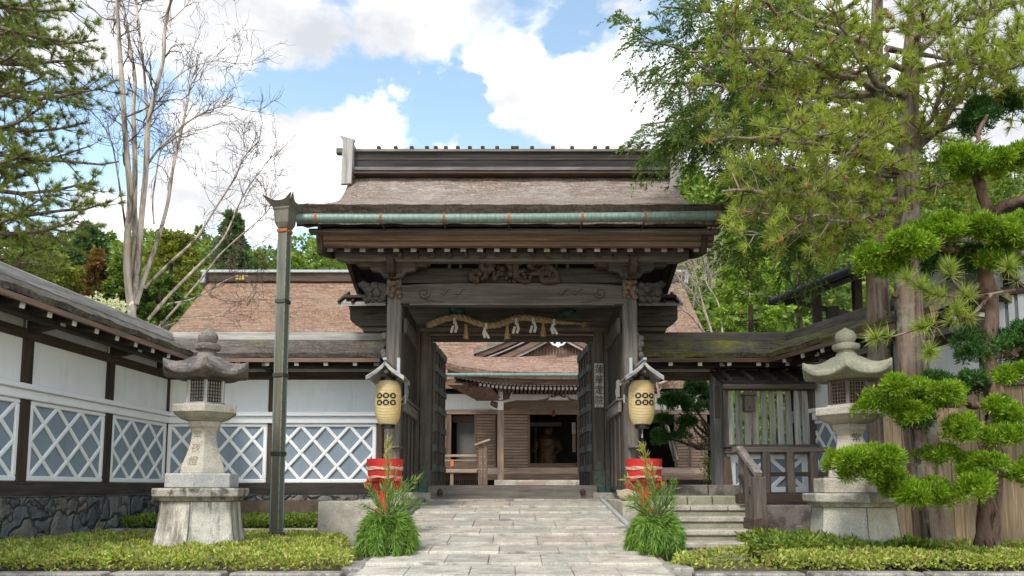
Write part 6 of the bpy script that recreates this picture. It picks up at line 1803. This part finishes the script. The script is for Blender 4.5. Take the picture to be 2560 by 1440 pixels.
    # the low branch springs from the trunk above the frame edge: a bare limb joins them
    j = MB(); j.tube([tuple(W(2262, 590, Y)), tuple(W(2430, 600, 9.0)), tuple(W(2580, 640, 8.0)), tuple(W(2640, 700, 7.0))], [.05, .04, .03, .018], 8); j.build('limb', CEDARBARK, t, smooth=True)
umbrella_pine()


def spray_points(path, n, L, droop, width):
    """flat drooping fern-like sprays of scale leaves along a limb"""
    P, D = on_path(path, rng.uniform(.15, 1, n))
    out_P, out_D = [], []
    for p, d in zip(P, D):
        s_ = unit(d * .7 + rng.normal(0, .6, 3) * V(1, 1, .5)); l = L * rng.uniform(.6, 1.3)
        side = unit(np.cross(s_, V(0, 0, 1)) + rng.normal(0, .25, 3))
        m_ = 44; t_ = rng.uniform(.05, 1, m_)[:, None]; w_ = rng.uniform(-1, 1, m_)[:, None] * (1.1 - t_) * width * l
        q = p + s_ * l * t_ + V(0, 0, -droop * l) * t_ ** 2 + side * w_
        q[:, 2] -= np.abs(w_[:, 0]) * .35
        dd = unit(s_ + side * np.sign(w_) * .6 + V(0, 0, -droop * .9) * t_)
        out_P.append(q); out_D.append(dd)
    return np.concatenate(out_P), np.concatenate(out_D)


def hinoki():
    Y = 11.2; base = W(2200, 1330, Y)
    t = tree('hinoki_cypress', 'tall cypress with straight grey trunk and drooping fern like sprays over the gate roof end', (base.x, Y, .75))
    tr = MB()
    tp = [(2202, 1340), (2200, 1100), (2196, 850), (2192, 600), (2186, 380), (2190, 150), (2196, -120)]
    q = np.array([W(px, py, Y) for px, py in tp]); q[0][2] = .72
    tt = np.linspace(0, 1, 30); qq, _ = on_path(q, tt); rr = np.interp(tt, np.linspace(0, 1, 7), [.19, .165, .155, .145, .12, .09, .06])
    rings_ = []
    for i, (p, r_) in enumerate(zip(qq, rr)):
        rings_.append([(p[0] + r_ * (1 + .07 * math.sin(6 * a + i * .2)) * math.cos(a), p[1] + r_ * (1 + .07 * math.sin(6 * a + i * .2)) * math.sin(a), p[2]) for a in np.linspace(0, 2 * math.pi, 24, endpoint=False)])
    tr.rings(rings_)
    PP, DD = [], []
    S = [(540, (1860, 600), 10.2), (470, (1870, 490), 10.6), (560, (1950, 620), 10.4), (400, (1720, 385), 10.2), (380, (1640, 330), 10.0), (330, (1600, 270), 10.3), (280, (1610, 185), 10.6), (210, (1590, 95), 10.2), (150, (1650, 20), 10.4),
         (80, (1690, -30), 10.8), (330, (1740, 350), 10.6), (260, (1720, 180), 11.2), (120, (1760, 60), 11.4), (470, (1830, 470), 11.4), (580, (1850, 590), 11.6), (300, (1700, 300), 11.6),
         (200, (1660, 140), 11.6),  (400, (2330, 420), 12.0), (300, (2400, 380), 12.4), (330, (1990, 300), 12.2), (570, (1920, 610), 10.9), (100, (1900, 30), 12), (240, (1860, 260), 12.4)]
    for py, b, ye in S:
        p0, p1 = W(2190, py, Y), W(*b, ye)
        path = curve(p0, p1, 10, .15, .10)
        tr.tube([tuple(x) for x in path], list(np.linspace(.05, .010, 10)), 7)
        for k in range(5):
            a, d = on_path(path, np.array([rng.uniform(.3, .95)])); s_ = unit(d[0] * .6 + rng.normal(0, .6, 3))
            sub = curve(a[0], a[0] + s_ * rng.uniform(.5, 1.1), 5, -.04)
            tr.tube([tuple(x) for x in sub], list(np.linspace(.014, .005, 5)), 4, cap=False)
            x, y_ = spray_points(sub, 22, .32, .65, .28); PP.append(x); DD.append(y_)
        x, y_ = spray_points(path, 36, .34, .65, .28); PP.append(x); DD.append(y_)
    tr.build('trunk', CEDARBARK, t, smooth=True, angle=60)
    P, D = np.concatenate(PP), np.concatenate(DD)
    npmesh('crown', leaves(P, D, .055, .018, .25), 4, HINOKI, t)
hinoki()


def pad_cloud(center, rx, ry, rz_, n_clumps, per, size, width):
    """clipped juniper pad: rounded clumps covered in short upright sprays"""
    P, D = [], []
    n_sub = max(3, int(rx / .085)); subs = []
    for q in range(n_sub):
        a = rng.uniform(0, 2 * math.pi); d_ = rng.uniform(.15, 1) ** .6
        subs.append((V(math.cos(a) * d_ * rx * .78, math.sin(a) * d_ * ry * .78, rng.uniform(-.55, .55) * rz_ * (1 - .4 * d_)), rng.uniform(.75, 1.25)))
    for k in range(n_clumps):
        u_ = unit(rng.normal(0, 1, 3)); u_[2] = abs(u_[2]) * 1.3 - .35; rr = rng.uniform(.25, 1) ** .5
        so_, sk_ = subs[k % n_sub]
        c_ = V(*center) + so_ + u_ * V(.13, .13, .085) * sk_ * rr * (1 + rx * .3)
        cr = rng.uniform(.050, .088)
        d = unit(rng.normal(0, 1, (per, 3)) + V(0, 0, .35) + u_ * .6)
        P.append(c_ + d * cr * rng.uniform(.25, 1, (per, 1))); D.append(unit(d + V(0, 0, .45)))
    return np.concatenate(P), np.concatenate(D)


def juniper():
    Y = 8.75; base = W(2470, 1392, Y)
    t = tree('clipped_juniper', 'bright green cloud pruned juniper with gnarled trunk on the right', (base.x, Y, .75))
    tr = MB()
    def limb(pp, r0, r1, n=14, nz=.02):
        q = np.array([V(*W(*a)) for a in pp]); tt = np.linspace(0, 1, n); qq, _ = on_path(q, tt)
        for _ in range(1): qq[1:-1] = (qq[:-2] + 2 * qq[1:-1] + qq[2:]) / 4
        rr = np.linspace(r0, r1, n) * rng.uniform(.85, 1.18, n)
        tr.tube([tuple(x) for x in qq + rng.normal(0, nz, qq.shape)], list(rr), 10)
    limb([(2474, 1400, Y), (2468, 1330, Y), (2480, 1240, Y), (2475, 1120, Y), (2490, 1000, Y), (2470, 880, Y), (2478, 760, Y), (2460, 640, Y), (2472, 520, Y), (2440, 440, Y)], .135, .05, 30, .012)
    limb([(2475, 1240, Y), (2400, 1215, 8.5), (2330, 1230, 8.3), (2230, 1190, 8.2)], .05, .02)
    limb([(2480, 1200, Y), (2540, 1170, 8.5), (2600, 1160, 8.3)], .05, .02)
    limb([(2485, 1020, Y), (2400, 1010, 8.5), (2280, 1000, 8.4)], .05, .02)
    limb([(2488, 1040, Y), (2540, 1060, 8.5)], .04, .02)
    limb([(2470, 890, Y), (2540, 880, 8.6), (2600, 860, 8.6)], .05, .025)
    limb([(2468, 530, Y), (2540, 500, 8.6), (2620, 490, 8.5)], .06, .04)
    limb([(2462, 640, Y), (2380, 620, 8.5), (2260, 640, 8.4)], .045, .02)
    limb([(2440, 440, Y), (2480, 410, 8.7), (2540, 420, 8.6)], .04, .02)
    limb([(2440, 440, Y), (2430, 380, 8.7), (2470, 290, 8.7)], .035, .02)
    tr.build('trunk', bark('juniper_bark', (.16, .105, .08), (10, 10, 3), None, .5), t, smooth=True, angle=60)
    bright = [(2195, 1170, 8.15, 95, 66), (2135, 1160, 8.2, 45, 48), (2245, 1225, 8.1, 70, 42), (2340, 1238, 8.1, 95, 36), (2425, 1225, 8.0, 45, 32), (2490, 1178, 8.1, 85, 36), (2560, 1190, 8.2, 50, 42), (2345, 1150, 8.4, 38, 26),
              (2255, 985, 8.2, 85, 48), (2365, 985, 8.2, 105, 40), (2190, 1005, 8.3, 30, 40), (2425, 1075, 8.15, 45, 30), (2520, 1030, 8.2, 60, 32), (2500, 1095, 8.2, 70, 26), (2540, 945, 8.3, 50, 34), (2300, 1035, 8.2, 60, 24),
              (2250, 610, 8.2, 95, 65), (2330, 580, 8.3, 60, 45), (2440, 590, 8.3, 100, 50), (2500, 570, 8.4, 50, 45), (2520, 640, 8.3, 60, 40), (2470, 420, 8.5, 85, 55), (2550, 390, 8.5, 60, 50), (2400, 400, 8.6, 40, 35), (2200, 660, 8.3, 55, 50)]
    P, D = [], []
    for px, py, yy, rx, ry in bright:
        k = yy / F; a, b = pad_cloud(W(px, py, yy), rx * k * 1.10, rx * k * .9, ry * k * 1.22, int(rx * ry / 40), 120, .05, .02); P.append(a); D.append(b)
    npmesh('crown', leaves(np.concatenate(P), np.concatenate(D), .052, .012, .34), 4, JUNI, t)
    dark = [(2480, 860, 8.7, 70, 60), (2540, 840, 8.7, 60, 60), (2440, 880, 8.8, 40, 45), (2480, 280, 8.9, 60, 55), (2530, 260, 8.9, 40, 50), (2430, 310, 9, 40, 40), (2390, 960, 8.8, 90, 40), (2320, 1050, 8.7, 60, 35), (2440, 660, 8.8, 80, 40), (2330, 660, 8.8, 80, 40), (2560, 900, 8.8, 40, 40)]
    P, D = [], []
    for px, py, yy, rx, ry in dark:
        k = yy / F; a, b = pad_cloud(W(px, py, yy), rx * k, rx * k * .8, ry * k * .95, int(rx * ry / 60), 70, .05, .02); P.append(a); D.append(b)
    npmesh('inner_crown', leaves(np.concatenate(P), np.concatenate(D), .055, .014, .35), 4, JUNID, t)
juniper()


def passage_juniper():
    Y = 17.2; base = W(1790, 1190, Y)
    t = tree('dark_juniper', 'dark green garden juniper with bare lower twigs seen through the side passage', (base.x, Y, 1.4))
    tr = MB()
    for e in ((1660, 1080), (1690, 1000), (1720, 960), (1690, 1050), (1730, 1100), (1700, 1110), (1760, 960), (1740, 1030)):
        q = curve(W(1800, 1110, Y), W(*e, Y - .5), 8, -.12, .15); tr.tube([tuple(x) for x in q], list(np.linspace(.05, .012, 8)), 6)
        for k in range(4):
            a, d = on_path(q, np.array([rng.uniform(.2, .8)])); s_ = curve(a[0], a[0] + rng.normal(0, .3, 3), 4); tr.tube([tuple(x) for x in s_], [.014, .01, .008, .005], 4)
    tr.tube([tuple(W(1800, 1110, Y)), (base.x + .1, Y, 1.4)], [.08, .10], 8)
    tr.build('trunk', DARKBARK, t, smooth=True)
    P, D = [], []
    for px, py, rx, ry in ((1672, 1085, 38, 36), (1705, 1060, 40, 30), (1690, 1010, 42, 30), (1725, 970, 45, 28), (1755, 960, 30, 30), (1665, 1050, 25, 25), (1740, 1015, 35, 28), (1770, 1000, 25, 40), (1715, 1000, 30, 25), (1700, 1090, 30, 18), (1650, 1095, 16, 18)):
        k = Y / F; a, b = pad_cloud(W(px, py, Y - .5 + rng.uniform(-.3, .3)), rx * k, rx * k * .8, ry * k, int(rx * ry / 30), 60, .05, .02); P.append(a); D.append(b)
    npmesh('crown', leaves(np.concatenate(P), np.concatenate(D), .075, .022, .35), 4, JUNID, t)
    s_ = thing('bush', 'small yellow green bush beside the passage post', 'bush', (XX(1775, 15.5), 15.5, 1.4))
    c_ = W(1775, 1165, 15.5); P = V(*c_) + rng.normal(0, 1, (500, 3)) * V(.10, .12, .16)
    npmesh('foliage', leaves(P, rng.normal(0, 1, P.shape), .055, .03, .8), 4, YELLOWG, s_)
    m = MB(); [m.tube([(c_.x, 15.5, 1.4), (c_.x + rng.uniform(-.1, .1), 15.5, c_.z + .1)], .006, 4) for _ in range(6)]; m.build('stem', DARKBARK, s_)
passage_juniper()


def clump_tree(name, label, px, py_top, py_bot, Y, hw_px, m, n, lsize, shape='round', group=None, base_z=None, dens=1.0):
    k = Y / F
    top, bot = W(px, py_top, Y), W(px, py_bot, Y)
    bz = base_z if base_z is not None else bot.z
    t = tree(name, label, (top.x, Y, bz), group)
    H = top.z - bot.z; hw = hw_px * k
    tr = MB(); tr.tube([(top.x, Y, bz), (top.x + .05, Y, bot.z + H * .5), (top.x, Y, top.z - H * .08)], [.035 * H + .03, .02 * H + .02, .02], 8)
    P, D = [], []
    nc = int(70 * dens)
    for i in range(nc):
        f_ = rng.uniform(.02, 1)
        prof_ = (math.sin(math.pi * min(1, f_ * .92 + .06)) ** .55) if shape == 'round' else (1 - f_) ** .8 * .95 + .05
        a = rng.uniform(0, 2 * math.pi); r_ = hw * prof_ * rng.uniform(.45, 1.0)
        c_ = V(top.x + r_ * math.cos(a), Y + r_ * math.sin(a), bot.z + H * f_)
        if i % 4 == 0: tr.tube([(top.x, Y, bot.z + H * f_ * .85), tuple(c_)], [.02, .008], 5)
        cr = hw * (.20 if shape == 'round' else .16) * rng.uniform(.6, 1.25)
        kk = n // nc
        d = unit(rng.normal(0, 1, (kk, 3)))
        P.append(c_ + d * cr * rng.uniform(.3, 1, (kk, 1)) * V(1, 1, .62)); D.append(unit(d * .5 + V(math.cos(a), math.sin(a), -.15)))
    tr.build('trunk', DARKBARK, t, smooth=True)
    npmesh('crown', leaves(np.concatenate(P), np.concatenate(D), lsize, lsize * .45, .6), 4, m, t)
    return t

clump_tree('broadleaf_tree', 'fresh pale green broadleaf tree between the hall roof and the dark eaves', 1868, 655, 850, 18.5, 105, BROAD, 9000, .12, base_z=1.4)
clump_tree('broadleaf_tree', 'dark green tree crown behind the pale broadleaf tree', 1990, 610, 800, 24, 120, HINOKI, 8000, .14, base_z=1.4)
# trees one can tell apart on the hillside
clump_tree('conifer', 'rusty brown conifer on the wooded slope behind the left wall', 245, 628, 760, 34, 52, BROWNC, 8000, .20, 'cone', base_z=3)
clump_tree('conifer', 'dark layered conifer standing above the rusty brown one', 225, 560, 700, 36, 75, DARKCON, 8000, .24, 'cone', base_z=3)
clump_tree('conifer', 'slender pointed dark conifer rising above the forest line behind the bare tree', 583, 528, 690, 52, 60, DARKCON, 8000, .30, 'cone', base_z=4)
clump_tree('conifer', 'pale green conifer to the right of the rusty brown one', 305, 640, 780, 33, 60, FORESTM, 8000, .20, 'cone', base_z=3)
clump_tree('broadleaf_tree', 'yellow green leafy tree behind the stems of the bare tree', 430, 575, 740, 40, 75, YELLOWG, 9000, .22, base_z=4)
clump_tree('broadleaf_tree', 'low yellow green tree over the left wall ridge', 120, 640, 760, 30, 95, YELLOWG, 9000, .18, base_z=3)
clump_tree('broadleaf_tree', 'deep green tree just left of the hall roof edge', 400, 690, 800, 33, 60, HINOKI, 8000, .18, base_z=3)

# wooded hill: terrain plus one mass of trees
hb = MB(); nx_, ny_ = 60, 24
def hill_z(x, y):
    a = max(0, min(1, (y - 40) / 75)); a = a * a * (3 - 2 * a)
    return 1.3 + a * (28.5 + 5 * math.sin(x * .031 + 1.0) + 3 * math.sin(x * .083) + max(0, (x - 15) * .22))
hv = [(-160 + 320 * i / nx_, 40 + 110 * j / ny_, hill_z(-160 + 320 * i / nx_, 40 + 110 * j / ny_) - .02) for j in range(ny_ + 1) for i in range(nx_ + 1)]
hb.add(hv, [(j * (nx_ + 1) + i, j * (nx_ + 1) + i + 1, (j + 1) * (nx_ + 1) + i + 1, (j + 1) * (nx_ + 1) + i) for j in range(ny_) for i in range(nx_)])
tag(hb.build('hill', HILLM, smooth=True), kind='structure')
P, D = [], []
for k in range(1000):
    y = 42 + 76 * rng.uniform(0, 1) ** .95; x = rng.uniform(-.82, .82) * y
    if -.02 < x / y < .16 and y < 60: continue
    h_ = rng.uniform(4, 7.5) * (.7 + y / 170); r_ = h_ * rng.uniform(.26, .40); z0 = hill_z(x, y)
    con = rng.uniform() < .45; kk = 480
    f_ = rng.uniform(.0, 1, kk) ** .8
    prof_ = (1 - f_) ** .75 if con else np.sqrt(np.clip(1 - (f_ * 1.7 - .75) ** 2, .03, 1))
    a = rng.uniform(0, 2 * math.pi, kk); lump = 1 + .22 * np.sin(a * 3 + f_ * 9) + .15 * np.sin(a * 7 - f_ * 15)
    rr = r_ * prof_ * lump * rng.uniform(.72, 1, kk)
    P.append(np.stack([x + rr * np.cos(a), y + rr * np.sin(a), z0 + h_ * (.05 + .95 * f_)], 1))
    D.append(np.stack([np.cos(a), np.sin(a), rng.uniform(-.4, .5, kk)], 1))
P, D = np.concatenate(P), np.concatenate(D)
fo = npmesh('forest', leaves(P, D, .72, .42, .55), 4, FORESTM)
tag(fo, 'mixed green forest covering the hill behind the temple', None, None, 'stuff')
del fo['label']

# white flowering shrub behind the left wall
wsb = thing('flowering_shrub', 'shrub covered in white blossom peeping over the left wall ridge', 'shrub', (XX(275, 17), 17, .9))
P = np.array([W(px, py, 17) for px, py in ((232, 752), (245, 757), (258, 762), (272, 762), (285, 768), (298, 770), (308, 762), (290, 760))]).repeat(34, 0); P = P + rng.normal(0, .07, P.shape)
npmesh('blossom', leaves(P, rng.normal(0, 1, P.shape), .09, .07, 1), 4, BLOSSOM, wsb)
m = MB(); [m.tube([(XX(275, 17), 17, .9), tuple(W(px, 770, 17))], [.03, .01], 5) for px in (235, 255, 275, 300)]; m.build('stem', DARKBARK, wsb)


# --- clipped ground cover
def cover(name, quads, m, dens, h, lsize):
    """quads: list of (x0,x1,y0,y1, ztop, zbot): leaves over the top and on the front face"""
    P, D = [], []
    for f in quads:
        poly, zt, zb, ins = f
        xs = [p[0] for p in poly]; ys = [p[1] for p in poly]
        A = (max(xs) - min(xs)) * (max(ys) - min(ys)); n_ = int(A * dens)
        q = np.stack([rng.uniform(min(xs), max(xs), n_), rng.uniform(min(ys), max(ys), n_)], 1)
        inside = np.ones(n_, bool)
        for (ax, ay), (bx_, by_) in zip(poly, poly[1:] + poly[:1]): inside &= ((bx_ - ax) * (q[:, 1] - ay) - (by_ - ay) * (q[:, 0] - ax)) > 0
        for hx_, hy_, hr_ in ins: inside &= np.hypot(q[:, 0] - hx_, q[:, 1] - hy_) > hr_
        q = q[inside]
        # distance to the nearest edge rounds the shoulders
        dmin = np.full(len(q), 9.0)
        for (ax, ay), (bx_, by_) in zip(poly, poly[1:] + poly[:1]):
            L = math.hypot(bx_ - ax, by_ - ay); dmin = np.minimum(dmin, ((bx_ - ax) * (q[:, 1] - ay) - (by_ - ay) * (q[:, 0] - ax)) / L)
        bump = .018 * np.sin(q[:, 0] * 5.3 + 1.7 * np.sin(q[:, 1] * 3)) + .015 * np.sin(q[:, 0] * 13 + q[:, 1] * 9) + .012 * np.sin(q[:, 1] * 17)
        z = zt + bump - (zt - zb) * .55 * np.clip(1 - dmin / .14, 0, 1) ** 2 - rng.uniform(0, .05, len(q)) * (rng.uniform(0, 1, len(q)) < .6)
        P.append(np.column_stack([q, z])); D.append(rng.normal(0, .55, (len(q), 3)) + V(0, -.15, .75))
        for (ax, ay), (bx_, by_) in zip(poly, poly[1:] + poly[:1]):
            L = math.hypot(bx_ - ax, by_ - ay); n2 = int(L * (zt - zb) * dens * 1.25)
            t_ = rng.uniform(0, 1, n2); nx2, ny2 = (by_ - ay) / L, -(bx_ - ax) / L
            dep = rng.uniform(-.06, .035, n2); zz = zb + (zt - zb) * rng.uniform(0, .95, n2)
            P.append(np.column_stack([ax + (bx_ - ax) * t_ + nx2 * dep, ay + (by_ - ay) * t_ + ny2 * dep, zz]))
            D.append(rng.normal(0, .5, (n2, 3)) + V(nx2 * .7, ny2 * .7, .45))
    o = npmesh(name, leaves(np.concatenate(P), np.concatenate(D), lsize, lsize * .42, .35), 4, m)
    tag(o, kind='stuff'); return o
LX = XX(500, 9.6); RXL = XX(2137, 9.15)
KL = XX(890, KY + .16, 1420)
cover('ground_cover', [([(-11, KY + .17), (KL - .1, KY + .17), (-1.80, 8.6), (-1.80, 9.35), (-1.95, 12.2), (-11, 12.2)], .90, .77, [(LX, 9.6, .48), (XX(690, 10.72), 10.72, .07)])], HEDGE, 2600, .1, .052)
cover('back_ground_cover', [([(XX(232, 12.9), 12.65), (XX(800, 12.9), 12.65), (XX(800, 13.0), 13.8), (XX(232, 13.0), 13.8)], 1.10, .95, [])], HEDGE2, 2600, .1, .055)
KR = XX(1722, KY + .16, 1420)
cover('ground_cover', [([(KR + .08, KY + .17), (9.5, KY + .17), (9.5, 10.0), (2.95, 10.3), (2.9, 9.6), (2.35, 9.1), (KR - .1, 8.1)], .90, .77, [(RXL, 9.15, .48), (XX(2330, 9.75), 9.75, .2), (XX(2470, 8.75), 8.75, .15)])], HEDGE, 2600, .1, .052)
cover('ground_cover', [([(XX(1885, 9.4), 8.6), (4.6, 8.6), (4.6, 10.2), (XX(1885, 9.4), 10.2)], 1.00, .8, [(RXL, 9.15, .5)])], HEDGE2, 2000, .1, .075)

# --- bundles of cedar boughs with upright sprigs at both sides of the path
def bough_bundle(px, label, lean, tipm, size_=1.0, pyw=1290):
    Y = 8.75; c_ = W(px, 1300, Y); x = c_.x; zg = rz(Y) + .0
    o = thing('bough_bundle', label, 'bough bundle', (x, Y, zg), group='bough bundles beside the path')
    P, D = [], []
    # skirt: fans of drooping sprays from a waist
    zw = ZZ(pyw, Y)
    for k in range(125):
        a = rng.uniform(0, 2 * math.pi); L = rng.uniform(.30, .50)
        r0 = rng.uniform(.02, .12); st_ = V(x + r0 * math.cos(a), Y + r0 * math.sin(a), zw + rng.uniform(-.10, .06))
        out = V(math.cos(a), math.sin(a), 0); m_ = 120; t_ = rng.uniform(.05, 1, m_)[:, None]
        drop = (zw - zg) * rng.uniform(.55, 1.0)
        sp_ = rng.uniform(.07, .28) * size_
        p = st_ + out * sp_ * np.sin(t_ * np.pi / 2) ** .9 + V(0, 0, -1) * drop * t_ ** 1.5 + V(0, 0, .05) * np.sin(t_ * np.pi)
        side = V(-math.sin(a), math.cos(a), 0); w_ = rng.normal(0, 1, (m_, 1)) * .024 * (1.3 - t_ * .8)
        p = p + side * w_; p[:, 2] = np.maximum(p[:, 2], zg + .01)
        P.append(p); D.append(unit(out * (1 - t_) * 1.0 + V(0, 0, -1.1) * t_ + side * np.sign(w_) * .30 + V(0, 0, .05)))
    npmesh('skirt', leaves(np.concatenate(P), np.concatenate(D), .10, .010, .36), 4, BOUGH, o)
    st = MB(); P, D = [], []; P2, D2 = [], []
    sprigs = [(0, 1115, 0, 1), (10, 1165, 0, .5), (-52, 1208, -.35, .7), (66, 1203, .45, .7), (-44, 1240, -.5, .9), (62, 1238, .5, .9), (-18, 1215, -.2, .8), (34, 1210, .2, .8), (-62, 1262, -.5, .8), (70, 1262, .5, .8), (10, 1235, 0, .9), (40, 1255, .6, .6), (-30, 1258, -.6, .6)]
    for dx, pyt, sl, w_ in sprigs:
        tip = V(*W(px + dx + lean, pyt, Y + rng.uniform(-.12, .12))); b_ = V(x, Y, zw - .02)
        path = curve(b_, tip, 7, .02, .10); st.tube([tuple(q) for q in path], list(np.linspace(.010, .004, 7)), 5)
        n_ = int(160 * w_ * np.linalg.norm(tip - b_) / .6); a, d = on_path(path, rng.uniform(.22, 1, n_))
        off = rng.normal(0, .020, (n_, 3)); dd = unit(d * 1.0 + rng.normal(0, .42, (n_, 3)) + V(0, 0, .2))
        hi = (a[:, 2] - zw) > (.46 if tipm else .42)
        P.append((a + off)[~hi]); D.append(dd[~hi]); P2.append((a + off * .8)[hi]); D2.append(dd[hi])
    st.build('stem', TWIGM, o)
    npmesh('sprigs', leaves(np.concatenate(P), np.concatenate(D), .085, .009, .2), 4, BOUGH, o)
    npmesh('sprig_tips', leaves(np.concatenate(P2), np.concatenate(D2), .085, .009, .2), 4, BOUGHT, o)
bough_bundle(970, 'skirted bundle of green cedar boughs in front of the left red tub', 5, 0, 1.0, 1298)
bough_bundle(1642, 'skirted bundle of green boughs with yellowish sprigs by the passage steps', -22, 0, .95, 1302)
